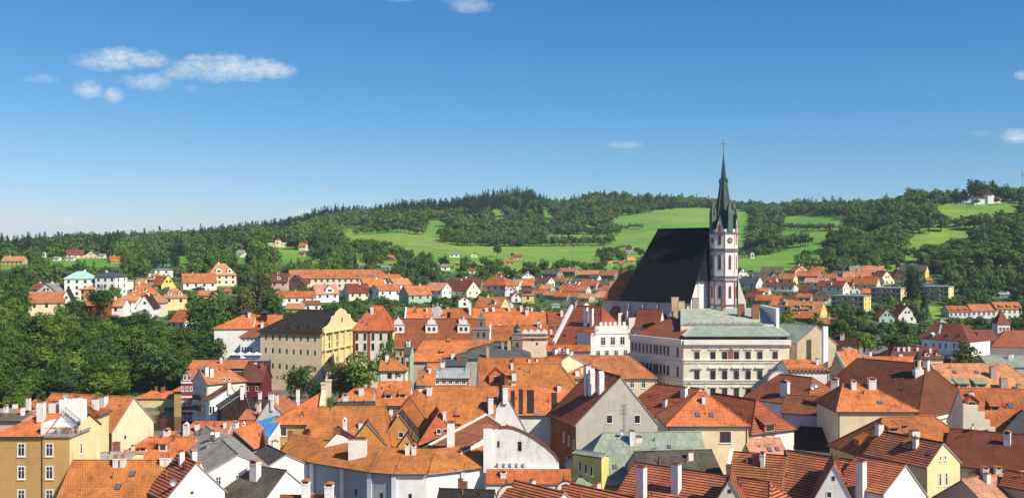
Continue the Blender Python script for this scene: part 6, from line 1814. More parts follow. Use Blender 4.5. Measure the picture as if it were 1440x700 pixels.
            mbw.obj('clock_face', [M_DARK, flat('clock_black', (.03, .03, .03), .5), flat('clock_gold', (.40, .27, .08), .5, .3), gold], t, (fx, fy, Z(338)), rz)
    # gablets and pinnacles round the spire
    for k in range(8):
        a = rot + math.pi / 8 + k * math.pi / 4
        if k % 2 == 0:
            mbw = MB(); w2 = 6.2 * u; mbw.extrude([(-w2, Z(327)), (w2, Z(327)), (0, Z(303))], -.15, .5, 0)
            mbw.slab([(-w2 - .1, -.25, Z(327) - .1), (-w2 - .1, 2.2, Z(327) - .1), (0, 2.2, Z(302)), (0, -.25, Z(302))][::-1], .15, 1); mbw.slab([(w2 + .1, 2.2, Z(327) - .1), (w2 + .1, -.25, Z(327) - .1), (0, -.25, Z(302)), (0, 2.2, Z(302))][::-1], .15, 1)
            mbw.extrude([(-.45, Z(333)), (.45, Z(333)), (.45, Z(318)), (0, Z(314)), (-.45, Z(318))], -.2, -.15, 2)
            mbw.obj('gablet', [Wt, GR, BR], t, (cx + rin * math.cos(a), cy + rin * math.sin(a), 0), a + math.pi / 2)
        else:
            mbw = MB(); rr = rin * .92; px_, py_ = cx + rr * math.cos(a), cy + rr * math.sin(a)
            mbw.box((px_, py_, (Z(326) + Z(298)) / 2), (1.5, 1.5, Z(298) - Z(326)), 0, a); mbw.frustum((px_, py_), 1.05, .05, Z(298), Z(283), 4, 1, a + .78)
            for sx in (-1, 1): mbw.frustum((px_ + sx * .7 * math.cos(a + 1.57), py_ + sx * .7 * math.sin(a + 1.57)), .3, .03, Z(302), Z(289), 4, 1, a)
            mbw.obj('pinnacle', [GRN, GR], t)
    mb = MB(); sp = [(326, 14.6), (300, 11.2), (262, 5.6), (256, 5.4)]
    for (y0, r0), (y1, r1) in zip(sp, sp[1:]): mb.frustum((cx, cy), r0 * u, r1 * u, Z(y0), Z(y1), 8, 0, rot, False)
    mb.frustum((cx, cy), 3.9 * u, .9 * u, Z(254), Z(222), 8, 0, rot, False)
    mb.frustum((cx, cy), 1.0 * u, .35 * u, Z(222), Z(211), 6, 0, rot)
    for k in range(8):
        a = rot + k * math.pi / 4
        for (y0, r0), (y1, r1) in zip(sp, sp[1:]):
            mb.tube((cx + r0 * u * math.cos(a), cy + r0 * u * math.sin(a), Z(y0)), (cx + r1 * u * math.cos(a), cy + r1 * u * math.sin(a), Z(y1)), .13, 4, 1)
        mb.tube((cx + 3.9 * u * math.cos(a), cy + 3.9 * u * math.sin(a), Z(254)), (cx + .9 * u * math.cos(a), cy + .9 * u * math.sin(a), Z(222)), .09, 4, 1)
    so = mb.obj('spire', [GR, flat('spire_rib', (.075, .095, .085), .5, .2)], t)
    mb = MB(); mb.frustum((cx, cy), 5.4 * u, 6.0 * u, Z(262), Z(259), 8, 0, rot); mb.frustum((cx, cy), 6.0 * u, 5.6 * u, Z(259), Z(254), 8, 0, rot)
    for k in range(8):
        a = rot + k * math.pi / 4; mb.frustum((cx + 5.6 * u * math.cos(a), cy + 5.6 * u * math.sin(a)), .28, .05, Z(256), Z(249), 5, 0)
    mb.obj('collar', [GRN], so)
    mb = MB(); mb.tube((cx, cy, Z(212)), (cx, cy, Z(194)), .10, 6, 0); mb.tube((cx - 4 * u, cy, Z(200)), (cx + 4 * u, cy, Z(200)), .09, 6, 0); mb.tube((cx - 1.6 * u, cy, Z(203)), (cx + 1.6 * u, cy, Z(203)), .07, 6, 0)
    mb.frustum((cx, cy), .05, 1.3 * u, Z(210.6), Z(209), 8, 1); mb.frustum((cx, cy), 1.3 * u, .05, Z(209), Z(207.4), 8, 1)
    mb.obj('cross', [flat('gilt_cross', (.30, .22, .08), .45, .5), flat('gilt', (.55, .36, .07), .4, .6)], so)
    mb = MB()                                         # flared buttress at the tower foot
    q = lambda px, py, dd: P(px, py, dd) - o
    for px0, px1, dd in ((1038, 1049, 298), (984, 974, 297)):
        a, b, c = q(px0, 392, dd), q(px1, 425, dd), q(px1, 470, dd); e = q(px0, 470, dd)
        for yy in (0, 1.2): pass
        mb.face([a, e, c, b] if px1 < px0 else [a, b, c, e], 0); sh = Vector((0, 1.6, 0))
        mb.face([a + sh, b + sh, b, a], 0); mb.face([b + sh, c + sh, c, b], 0)
    mb.obj('flying_buttress', [plaster('church_white_warm', (.74, .70, .60), .25)], t)
    HOUSES.append((o.x - 6, o.y + 8, 24, 870, 1048, 200, 470, 300, None))
church()
# ------------------------------------------------------------------ houses on the slopes: (label, x0, x1, ridge, eave, base, wall, roof, form, rot, depth[, name])
FAR = [
 # left hill
 ('low long house with orange roof beside a small field at the far left', 2, 32, 360.5, 367, 372, 'tan', 'or', 'x', 0, 9),
 ('hilltop bungalow with dark red roof and cream front', 96, 116, 351.5, 358, 363, 'cr', 'mar', 'x', 15, 9),
 ('hilltop bungalow with broad cream gable', 118, 138, 353, 359.5, 363, 'cr', 'gb', 'y', 0, 9),
 ('tiny pale shed behind the cream hilltop gable', 139, 147, 357, 359, 363, 'wh', 'gl', 'x', 0, 4, 'shed'),
 ('small white hut among trees below the hilltop bungalows', 75, 83, 361, 363, 367, 'wh', 'gl', 'x', 0, 5, 'garden_hut'),
 ('wide low white hut under the dark red hilltop bungalow', 92, 103, 361.5, 363, 366.5, 'wh', 'gl', 'x', 0, 5, 'garden_hut'),
 ('lone red orange roof in the trees right of the hilltop bungalows', 158, 170, 360.5, 367.5, 370, 'cr', 'or2', 'x', 25, 8),
 ('white gabled house behind the long cream and orange house', 48, 82, 399, 411.5, 426, 'wh', 'gl', 'y', -8, 10),
 ('small orange roof left of the white gable on the slope', 40, 58, 399, 406, 418, 'lil', 'or2', 'x', -15, 9),
 ('cream house with plain orange roof on the edge of the wooded slope', 43, 88, 411, 425, 443.5, 'cr', 'or2', 'x', 4, 10),
 ('narrow white gable leaning against the cream and orange house', 86, 101, 408, 424, 442, 'wh', 'db', 'y', 12, 8),
 ('large white block with mint green metal roof', 94, 134, 382, 391.5, 424, 'wh', 'mint', 'h', 8, 14),
 ('tall white block with grey mansard right of the mint roof', 133, 163, 383, 389, 424, 'wh', 'navy', 'h', -6, 12),
 ('ochre house with orange pyramid roof before the mint roof', 100, 132, 393, 406, 424, 'oc', 'or', 'p', 0, 12),
 ('long low orange building with a brown balcony on the slope edge', 120, 152, 420, 429, 446, 'og', 'or', 'x', 0, 8),
 ('white right end of the long low slope building with two skylights', 152, 173, 420, 430, 445, 'wh', 'or', 'x', 0, 8),
 ('plain white modern box beside dark trees on the left slope', 163, 177, 393, 394.5, 410, 'wh', 'zn', 'f', -10, 8),
 ('stepped white modern villa with flat roofs behind the orange cluster', 218, 239, 377.5, 379, 392, 'wh', 'zn', 'f', 8, 9),
 ('low white wing of the modern villa', 209, 219, 382, 383, 392, 'wh', 'zn', 'f', 8, 8),
 ('house with orange roof and reddish white wall below the modern villa', 203, 224, 385, 393, 402, 'pk', 'or', 'h', -12, 9),
 ('steep orange roof over a bright yellow gable', 228, 246, 386, 401, 408, 'ye', 'or', 'y', 20, 10),
 ('brown orange roof left of the bright yellow gable', 216, 232, 388, 400, 406, 'oc', 'br', 'x', 0, 8),
 ('small orange roof at the left end of the orange cluster', 190, 202, 392, 399, 406, 'wh', 'or', 'x', 0, 7),
 ('big orange hip roof with two white dormers on the left slope', 181, 211, 398, 414, 428, 'wh', 'or', 'h', 0, 12),
 ('white cube with narrow orange roof on the slope edge', 172, 192, 416, 423, 443, 'wh', 'or', 'x', 0, 9),
 ('white gable house with two rows of dark windows above the wooded slope', 192, 215, 415, 432, 455, 'wh', 'db', 'y', 6, 11),
 ('cream tower like house with orange pyramid roof', 210, 229, 413.5, 425, 446, 'crl', 'or', 'p', 6, 9),
 ('pale yellow villa with pinkish mansard roof and two white dormers', 231, 261, 406, 418, 437, 'yel', 'pk', 'h', 6, 11),
 ('red orange roof with white gable beside the big round tree', 237, 262, 436, 452, 462, 'wh', 'or2', 'x', -28, 10),
 ('chalet with orange roof and dark timber gable', 261, 302, 385, 397, 409, 'wh', 'or', 'x', 12, 11),
 ('small orange roof peeping over the big round tree', 277, 300, 409, 415, 420, 'pk', 'or', 'x', 0, 8),
 ('cream villa with orange mansard and white gables', 297, 330, 371, 386, 402, 'crl', 'or', 'h', 14, 11),
 ('tiny hut with pointed orange cap', 315, 324, 404, 409, 414, 'tan', 'orw', 'p', 0, 4, 'garden_hut'),
 ('small white house below the dark forest on the left', 332, 343, 352, 356, 362, 'wh', 'gl', 'x', 0, 8),
 ('white cottage with red roof right of the hillside observatory', 420, 430, 342, 346, 352, 'wh', 'or2', 'x', -10, 6),
 ('low reddish hut below the red roofed forest cottage', 420, 428, 355, 357, 360, 'pk', 'mar', 'x', 0, 5, 'garden_hut'),
 ('pink house with burgundy roof and dormer', 380, 404, 385, 396, 408, 'pk', 'mar', 'x', 0, 10),
 ('burgundy roofed house with dark timber balconies', 402, 427, 387, 399, 409, 'wdd', 'mar', 'y', 0, 10),
 ('burgundy wing with cream gable at the end of the long orange roof', 424, 436, 389, 397, 406, 'cr', 'mar', 'x', 0, 8),
 ('very long cream barracks with light orange roof', 408, 547, 379.5, 391, 408, 'crl', 'or', 'hl', 8, 14),
 ('white house with brick red roof below the burgundy houses', 393, 442, 410, 418, 431, 'wh', 'or2', 'x', 8, 11),
 ('white and orange house under the brick red roof', 428, 450, 423, 428, 437, 'wh', 'or2', 'x', 6, 8),
 ('small orange roof just above the dark brewery roof', 402, 426, 427, 434, 440, 'tan', 'or', 'x', 0, 8),
 ('house with greyish pink roof and white centre gable', 446, 475, 401, 412.5, 426, 'wh', 'pk', 'x', 14, 10),
 ('brown red roofed cottage below the long barracks', 474, 494, 391.5, 399, 406, 'tan', 'or2', 'x', 10, 9),
 ('cream house with brown roof and grey gable', 492, 520, 399, 411, 423, 'crl', 'rd', 'x', 14, 10),
 ('white house with orange roof and open gable below the barracks', 514, 541, 392, 403, 417, 'wh', 'or', 'x', 16, 10),
 ('white fronted house with grey side and orange roof', 534, 563, 400, 408, 424, 'wh', 'or', 'x', 20, 11),
 ('white house with balconies at the right end of the barracks', 556, 578, 392, 400, 419, 'wh', 'or', 'x', 20, 10),
 ('red orange roof rising behind the right end of the barracks', 545, 566, 386, 395, 408, 'tan', 'or2', 'x', 20, 9),
 ('sage green gable house with orange roof', 576, 606, 402, 414, 427, 'gn', 'or', 'x', 24, 10),
 ('dark red hut at the edge of the wood above the barracks', 545, 553, 359, 362, 367, 're', 'or2', 'x', 0, 5, 'garden_hut'),
 ('pale hut roof on the terraced gardens', 536, 549, 374, 376, 379, 'gr', 'gl', 'x', 0, 5, 'garden_hut'),
 ('small pale hut on the upper garden terrace', 504, 512, 371, 373, 376, 'wh', 'gl', 'x', 0, 4, 'garden_hut'),
 # centre
 ('white house with orange roof left of the dark red hip roof house', 596, 622, 398, 408, 419, 'wh', 'or', 'x', 12, 10),
 ('house with big crimson roof and cream gable with balcony', 618, 657, 395, 408, 419, 'crl', 'rd', 'x', 22, 11),
 ('long grey brown roofed house behind the crimson roof', 636, 676, 391, 401, 413, 'mgr', 'mar', 'x', -6, 12),
 ('broad cream house with orange hip roof in the middle distance', 672, 711, 389, 401, 413, 'crl', 'or2', 'h', 16, 13),
 ('white gable cottage right of the broad cream hip house', 710, 727, 402, 410, 417, 'wh', 'or2', 'y', 0, 9),
 ('grey pink roof behind the white gable cottage', 708, 729, 393, 400, 407, 'wh', 'pk', 'x', 6, 9),
 ('yellow house with orange roof and round topped dormer', 668, 704, 418, 431, 437, 'yel', 'or', 'x', 8, 10),
 ('little house with orange roof and slim white chimney gable', 645, 662, 417, 423, 439, 'wh', 'or2', 'y', 10, 7),
 ('small cottage with white walls on the tree line below the meadow', 632, 645, 354, 357, 362, 'wh', 'gl', 'x', 0, 8),
 ('cottage with cream gable below the meadow', 662, 671, 355, 358, 362, 'cr', 'gb', 'y', 0, 7),
 ('white cottage hidden in garden trees', 620, 632, 372, 375, 380, 'wh', 'gl', 'x', 0, 7),
 ('white cottage with thin red roof in garden trees', 660, 668, 377.5, 380, 385, 'wh', 'or2', 'x', 0, 6),
 ('pink cottage with red roof at the meadow edge', 722, 734, 358, 361, 365, 'pk', 'or2', 'x', 0, 8),
 ('pair of joined red roofed huts below the pink cottage', 711, 723, 365, 368, 373, 'tan', 'or2', 'x', 0, 6, 'garden_hut'),
 ('tiny orange roofed hut between garden trees', 640, 645, 368, 370, 373, 'og', 'or', 'x', 0, 4, 'garden_hut'),
 ('white gable house under the grey roof by tall garden trees', 734, 752, 384, 389, 394, 'wh', 'gl', 'y', 12, 9),
 ('house with plain orange roof and dark walls', 730, 748, 392, 401, 407, 'mgr', 'or', 'x', 6, 9),
 ('crooked brown red roof behind the broad cream hip house', 699, 712, 385, 390, 396, 'wdd', 'mar', 'x', 0, 8),
 ('slim white stair block among the garden trees', 697, 701, 380, 380.5, 388, 'wh', 'zn', 'f', 0, 4, 'garden_hut'),
 ('pale yellow terraced house with balconies', 734, 751, 413, 415, 428, 'ye', 'pk', 'f', 0, 8),
 ('white house with purple brown roof', 748, 770, 390, 396, 407, 'wh', 'mar', 'x', 12, 9),
 ('grey white house with brown roof at the top of the garden suburb', 763, 783, 379.5, 385, 391, 'mgr', 'gb', 'x', 12, 9),
 ('house with light orange roof and white gable in the top row', 784, 808, 377, 382, 388, 'mgr', 'or', 'x', 12, 9),
 ('white house with orange ridge and purple eaves in the second row', 773, 794, 391, 396, 405, 'wh', 'or2', 'x', 8, 9),
 ('house with burgundy roof and white dormers in the second row', 794, 811, 395, 401, 406, 'wh', 'mar', 'x', 6, 9),
 ('long orange red roof in the third row of the suburb', 786, 814, 401.5, 409, 414, 'tan', 'or2', 'x', 8, 9),
 ('top row house with orange upper roof and white gable end', 814, 837, 380, 386, 392, 'mgr', 'or', 'x', 14, 9),
 ('rightmost big top row house with pinkish orange roof', 838, 863, 380, 387, 393, 'mgr', 'orw', 'x', 14, 9),
 ('bright red roof in the middle of the suburb', 816, 838, 394.5, 401, 408, 'pk', 'or2', 'x', 4, 9),
 ('plain grey roof right of the bright red roof', 838, 855, 395, 401, 408, 'gr', 'gy', 'x', 4, 9),
 ('orange roofed house below the plain grey roof', 838, 861, 401.5, 408, 415, 'wh', 'or', 'h', 4, 9),
 ('white house with orange hip roof beside the church chancel', 829, 857, 410, 418, 424, 'wh', 'or', 'h', 4, 11),
 ('dark purple roof just left of the church chancel', 862, 872, 381, 387, 393, 'mgr', 'mar', 'x', 0, 8),
 ('row house with pinkish red roof at the left of the lower row', 750, 763, 407, 413, 420, 'wh', 'or2', 'x', 10, 8),
 ('second row house with salmon red roof in the lower row', 763, 779, 409, 415, 421, 'tan', 'pk', 'x', 10, 8),
 ('third row house with brick roof in the lower row', 779, 797, 411, 417, 423, 'mgr', 'or2', 'x', 10, 8),
 ('parked white caravan among bushes', 776, 787, 427.5, 428.5, 433, 'wh', 'zn', 'f', 0, 3, 'caravan'),
 ('garden hut with orange roof in the allotments left of the chancel', 854, 861, 368, 371, 374, 'wh', 'or', 'x', 0, 5, 'garden_hut'),
 ('garden hut with broad orange roof at the right of the allotments', 882, 893, 362, 366, 369, 'tan', 'or', 'x', 0, 6, 'garden_hut'),
 ('small reddish garden hut in the allotments', 870, 877, 367, 371, 374, 'pk', 'or2', 'x', 0, 5, 'garden_hut'),
 ('cream garden hut on the upper allotments', 880, 892, 352, 353.5, 356, 'crl', 'gl', 'x', 0, 5, 'garden_hut'),
 ('dark brown gabled hut on top of the allotments', 881, 888, 344, 347, 352, 'wdd', 'db', 'y', 0, 5, 'garden_hut'),
 ('low dark roofed hut on the upper left of the allotments', 872, 880, 345, 347, 349, 'tan', 'mar', 'x', 0, 5, 'garden_hut'),
 ('orange roof squeezed between the bright red and orange red roofs of the suburb', 812, 824, 402, 409, 415, 'wh', 'or', 'x', 6, 8),
 ('fourth row house with faded red roof in the lower row', 797, 812, 411, 417, 423, 'wh', 'orw', 'x', 10, 8),
 ('rightmost row house with salmon roof in the lower row', 812, 828, 413, 419, 425, 'tan', 'pk', 'x', 10, 8),
 ('small maroon roof above the pale yellow terraced house', 735, 748, 405, 410, 416, 'mgr', 'mar', 'x', 6, 8),
 ('white cottage with red roof left of the pale yellow terraced house', 719, 733, 411, 418, 425, 'wh', 'or2', 'y', 6, 9),
 ('small orange roof under the purple brown roofed house', 758, 773, 400, 406, 412, 'tan', 'or', 'x', 6, 8),
 ('grey roof peeping between the two top row houses with white ends', 829, 840, 386, 391, 396, 'wh', 'gy', 'x', 4, 8),
 ('small brick red roof against the edge of the church chancel roof', 856, 869, 395, 401, 408, 'wh', 'or2', 'x', 6, 8),
 ('low tan house with orange roof behind the long rear orange ridge', 690, 706, 419, 426, 432, 'tan', 'or', 'x', 6, 8),
 ('white house with grey roof among bushes behind the long rear orange ridge', 708, 722, 421, 427, 434, 'wh', 'gl', 'y', 6, 8),
 ('low white house with dark roof right of the parked caravan', 800, 820, 424, 429, 434, 'wh', 'gb', 'x', 6, 8),
 # right of the tower
 ('small red roof behind the salmon bungalow', 1160, 1174, 385, 391, 397, 'wh', 'or2', 'x', 6, 8),
 ('orange roof left of the vivid red roof', 1186, 1199, 383, 389, 395, 'crl', 'or', 'x', 6, 8),
 ('brown roofed cottage below the dark walled house with cream gable', 1124, 1140, 403, 410, 416, 'crl', 'rd', 'x', 8, 8),
 ('small orange roof above the brown roofed house by the tower', 1066, 1079, 405, 411, 417, 'wh', 'or', 'x', 8, 8),
 ('white gabled cottage right of the long row with balconies', 1112, 1123, 398, 404, 410, 'wh', 'or2', 'y', 4, 8),
 ('white house with orange roof left of the cream ended apartment block', 1214, 1228, 406, 412, 419, 'wh', 'or', 'x', 6, 8),
 ('low brown roof between the maroon hip and the dark chalet', 1122, 1139, 413, 418, 424, 'tan', 'or2', 'x', 6, 8),
 ('white house with blue grey roof nearest the church tower', 1038, 1053, 377, 385, 391, 'wh', 'navy', 'y', 10, 8),
 ('white gable under dark blue roof below the blue grey house', 1041, 1061, 389, 399, 405, 'wh', 'navy', 'x', 25, 9),
 ('grey roofed house between orange gables right of the tower', 1058, 1081, 383, 390, 397, 'gr', 'gy', 'x', 8, 9),
 ('orange roof with cream cross gable right of the tower', 1064, 1087, 389, 399, 405, 'crl', 'or2', 'x', 14, 9),
 ('low dark brown roof at the lower edge of the meadow', 1071, 1098, 375.5, 383, 388, 'mgr', 'gb', 'x', 4, 9),
 ('blue grey gable house below the meadow', 1083, 1096, 383, 390, 399, 'blg', 'navy', 'y', 0, 8),
 ('house with yellow side wall and orange roof below the meadow', 1095, 1114, 385, 392, 400, 'yel', 'or', 'x', 14, 9),
 ('long red brown row with white balconies below the orange gables', 1077, 1114, 397, 402, 409, 'wh', 'mar', 'x', 6, 8),
 ('big red roofed house at the upper left of the right suburb', 1117, 1139, 373.5, 381, 390, 'pk', 'or2', 'y', 16, 9),
 ('orange roof peeping over trees in the right suburb', 1141, 1157, 375, 382, 388, 'tan', 'or2', 'x', 4, 8),
 ('dark walled house with pinkish red roof and cream gable', 1122, 1148, 381, 388, 396, 'mgr', 'or2', 'x', 14, 9),
 ('flat salmon roofed bungalow with white walls', 1133, 1161, 391, 397, 403, 'wh', 'pk', 'x', 8, 9),
 ('brown red roofed house with cream gable and white dormer', 1152, 1181, 395, 403, 414, 'crl', 'rd', 'x', 22, 10),
 ('dark gabled chalet by the field path', 1141, 1166, 407, 418, 425, 'wdd', 'gb', 'y', 14, 9),
 ('brown roofed house with white gable just right of the tower buttress', 1049, 1068, 409, 418, 426, 'crl', 'rd', 'x', 16, 9),
 ('low orange roof behind the brick palace chimneys', 1063, 1084, 415, 422, 428, 'tan', 'or2', 'x', 6, 8),
 ('brown orange roof left of the maroon hip roof', 1080, 1097, 415, 421, 428, 'mgr', 'or2', 'x', 6, 8),
 ('maroon hip roof with pale gable', 1104, 1121, 415, 425, 431, 'crl', 'mar', 'h', 6, 8),
 ('white walled house with orange roof and cross gable below the maroon hip', 1086, 1110, 422, 430, 438, 'wh', 'or', 'x', 14, 9),
 ('big orange guesthouse roof with dormers and a yellow gable', 1114, 1150, 424, 439, 446, 'ye', 'or', 'x', 14, 11),
 ('lower orange annexe roof in front of the guesthouse', 1111, 1141, 441, 447, 453, 'og', 'or2', 'x', 6, 7),
 ('long brick red roof between two clumps of trees', 1144, 1172, 447, 455, 460, 'tan', 'or2', 'x', 4, 9),
 ('pale yellow house with grey roof at the foot of the right wood', 1172, 1187, 381, 385, 393, 'yel', 'gy', 'x', 8, 8),
 ('white house with slanting grey roof in the upper right suburb', 1196, 1212, 374.5, 383, 392, 'wh', 'gl', 'x', -10, 8),
 ('grey walled house with orange top roof by the right wood', 1214, 1240, 374, 382, 393, 'gr', 'or', 'x', 4, 9),
 ('house with vivid red roof and white eaves', 1200, 1224, 380, 388, 394, 'mgr', 'or2', 'x', -14, 9),
 ('house with tall cream gable and orange roof in the upper right suburb', 1236, 1259, 381, 394, 400, 'crl', 'or2', 'y', 16, 11),
 ('olive walled house with red roof', 1178, 1204, 390, 396, 404, 'ol', 'or2', 'x', -6, 9),
 ('red orange roof with white gable beside the olive house', 1202, 1229, 390, 400, 407, 'crl', 'or2', 'x', 16, 9),
 ('small pale blue house with red roof', 1192, 1210, 401, 407, 413, 'lil', 'or2', 'y', 0, 8),
 ('plain grey roof in front of the tall cream gable', 1227, 1243, 390, 397, 405, 'gr', 'gy', 'x', 0, 8),
 ('house with dark roof and yellow gable beside the dark conifer', 1268, 1297, 373, 381.5, 390, 'ye', 'gy', 'x', 16, 10),
 ('dark timber house left of the dark conifer', 1257, 1273, 379, 387, 395, 'wdd', 'rd', 'y', 0, 8),
 ('small orange roof right of the dark conifer', 1303, 1312, 391, 394, 398, 'tan', 'or', 'x', 0, 6),
 ('flat roofed apartment block with grey front and bright yellow end', 1173, 1219, 415, 416, 437, 'tan', 'zn', 'fa', 12, 12, 'apartment_block'),
 ('flat roofed apartment block with cream end left of the dark conifer', 1229, 1271, 404, 405, 428, 'tan', 'zn', 'fa', 10, 12, 'apartment_block'),
 ('flat roofed apartment block with orange yellow end right of the dark conifer', 1298, 1338, 402, 403, 423, 'tan', 'zn', 'fa', 14, 12, 'apartment_block'),
 ('pale green cottage with steep orange gable', 1236, 1259, 435, 447, 454.5, 'gn', 'or2', 'y', 4, 8, 'cottage'),
 ('white timbered cottage with steep orange gable', 1263, 1289, 430, 444, 454, 'wh', 'or2', 'y', 6, 8, 'cottage'),
 ('greenhouse with pale frame in the right hand gardens', 1406, 1423, 412, 414, 418, 'gr', 'zn', 'x', 0, 5, 'greenhouse'),
]
ATTIC = {'y'}
for q in FAR:
    lab, x0, x1, rg, ev, bs, wl, rf, form, rot, dep = q[:11]
    nm = q[11] if len(q) > 11 else 'house'
    cx = (x0 + x1) / 2
    if form in 'xh' and rot > 0 and 'row' not in nm: rot = -(20 + rot) if cx > 600 else rot + 14
    if form == 'fa': rot = 37
    d = hit(cx, bs)
    d = min(max(d, 400), 1400)
    u = d / F
    kw = dict(wall=wl, roof=rf, z0=min(zat(bs, d), ground(*[P(cx, bs, d)[i] for i in (0, 1)])) - 1.0, cat={'garden_hut': 'hut', 'apartment_block': 'apartment block'}.get(nm, nm.replace('_', ' ')), over=.5, caps=False, thick=.3)
    W_ = (x1 - x0) * u
    rq = random.Random(int(x0 * 7 + rg * 3))
    kw['roof'] = rf = rq.choice(('or', 'orl', 'orw', 'orl')) if rf == 'or' else rq.choice(('or2', 'or2', 'orw', 'br')) if rf == 'or2' else rf
    if form in ('f', 'fa'):
        if form == 'fa': kw['wr'] = {'flat roofed apartment block with grey front and bright yellow end': 'ye'}.get(lab, 'yel')
        h = hS(nm, lab, x0, x1 - (9 if form == 'fa' else 0), ev, d, dep, rise=.35, rot=-rot if form == 'fa' else rot, hl=dep * .45, hr=dep * .45, **kw)
    else:
        hip = {'x': 0, 'y': 0, 'h': min(W_ * .4, dep * .5), 'hl': 0, 'p': W_ * .49}[form]
        h = hS(nm, lab, x0, x1, ev, d, dep, ridge=rg, rot=rot, along='y' if form == 'y' else 'x', hl=0 if form == 'hl' else hip, hr=hip if form != 'hl' else 6.0, **kw)
    small = nm in ('garden_hut', 'shed', 'caravan')
    wh_ = 1.5 if (bs - ev) * u > 2.6 else .9
    if form == 'y':
        h.auto('r', max(1, int(W_ / 3.6)), None, 1.2, wh_, style='n', attic=0 if small else (2 if W_ > 7 else 1))
        if rot > 0: h.auto('f', 2, 2, 1.1, 1.4, style='n')
    elif form == 'fa':
        h.auto('f', 6, 4, 1.8, 1.4, style='n'); h.auto('r', 2, 4, 1.2, 1.3, style='n')
        for k in range(3):
            for x in (h.x0 + 4, h.x0 + (h.x1 - h.x0) * .55):
                mb = MB(); mb.box2((x, -h.ya - 1.1, h.ea - 2.4 - 2.9 * k), (x + 3.0, -h.ya - .01, h.ea - 1.4 - 2.9 * k), 0); mb.obj('balcony', [WALL['tan']], h.root)
    else:
        h.auto('f', max(1, int(W_ / 3.4)), None, 1.2, wh_, style='n' if wl not in ('mgr', 'wdd', 're') else 'w')
        if form != 'f' and rot != 0: h.auto('r' if rot < 0 else 'l', 2, None, 1.1, wh_, style='n', attic=1 if form == 'x' and not small else 0)
    if not small and form in 'xyh' and W_ > 6:
        rc = random.Random(len(lab) * 7 + int(x0))
        cpx = lerp(x0, x1, rc.uniform(.3, .7))
        link('chimney', chimney_mesh(.8, .8, 1.6, rc.choice('wwbg')), h.roofo, (rc.uniform(-.3, .3) * (h.x1 - h.x0), rc.choice((-.4, .3)) , h.r - .3))
    def fd(n, w, hh, kind='shed', wl_=None):
        for k in range(n):
            t = (k + .5) / n
            px = lerp(x0, x1, t) if form != 'y' else cx
            h.dorm(px, lerp(rg, ev, .72), w, kind, wl_, hh, side='f')
    if 'dormer' in lab and 'round' not in lab: fd(2 if 'two' in lab or 'dormers' in lab else 1, 5, 4, 'gable', 'wh')
    if 'round topped' in lab: h.dorm(693, 429, 7, 'gable', 'yel', 6, side='f')
    if 'guesthouse roof' in lab:
        for x in (1119, 1127, 1135): h.dorm(x, 437, 5, 'shed', None, 2.4, side='f')
        for x in (1121, 1129, 1137): h.dorm(x, 431, 4, 'shed', None, 2, side='f')
    if 'barracks' in lab and 'very' in lab:
        for x in (462, 471, 503, 510, 518, 523): h.dorm(x, 389, 5, 'eye', None, 2, side='f')
    if 'centre gable' in lab: h.dorm(464, 411, 12, 'gable', 'wh', 5, side='f')
    if 'cross gable' in lab: h.dorm(cx + 3, ev - 1, 10, 'gable', wl, 4, side='f')
    if 'reddish white wall' in lab: h.dorm(214, 392, 6, 'gable', 'wh', 4, side='f')
    if 'white gables' in lab: h.dorm(308, 384, 9, 'gable', 'crl', 5, side='f'); h.dorm(323, 384, 7, 'gable', 'wh', 5, side='f')
# observatory on the slope
def observatory():
    d = hit(391, 347); u = d / F; p = P(391, 347, d)
    t = tag(link('observatory', None, None, (p.x, p.y, p.z - 1)), 'cream hillside observatory with a short capped tower', 'observatory')
    mb = MB()
    mb.box2((-14 * u, -2.5, -2), (-3 * u, 3, 5.5 * u + 1), 0); mb.box2((3 * u, -2.5, -2), (14 * u, 3, 6 * u + 1), 0); mb.obj('wing', [WALL['crl']], t)
    mb = MB(); mb.box2((-3.4 * u, -3.2, -2), (3.4 * u, 3.4, 9 * u + 1), 0); mb.obj('tower', [WALL['cr']], t)
    mb = MB(); mb.frustum((0, 0), 4.8 * u, 2 * u, 9 * u + 1, 11.5 * u + 1, 8, 0); mb.frustum((0, 0), 2 * u, .1, 11.5 * u + 1, 13 * u + 1, 8, 0); mb.obj('roof', [ROOF['orw']], t)
    for x in (-10, -6.5, 6.5, 10): link('window', win_meshes(1.2, 1.2, 'n', False)[0], t, (x * u, -2.51, 3 * u + 1))
    link('window', win_meshes(1.6, 1.6, 'n', False)[0], t, (0, -3.21, 5.5 * u + 1))
    HOUSES.append((p.x, p.y, 14, 376, 406, 333, 347, d, None))
    m = tag(link('flag_mast', None, None, P(403, 345, d)), 'slim pale mast right of the hillside observatory', 'mast')
    mb = MB(); mb.tube((0, 0, -2), (0, 0, 16 * u), .22, 6, 0, .12); mb.obj('pole', [M_LMETAL], m)
    mb = MB(); mb.frustum((0, 0), .3, .3, 16 * u, 16 * u + .6, 8); mb.obj('cap', [M_LMETAL], m)
observatory()
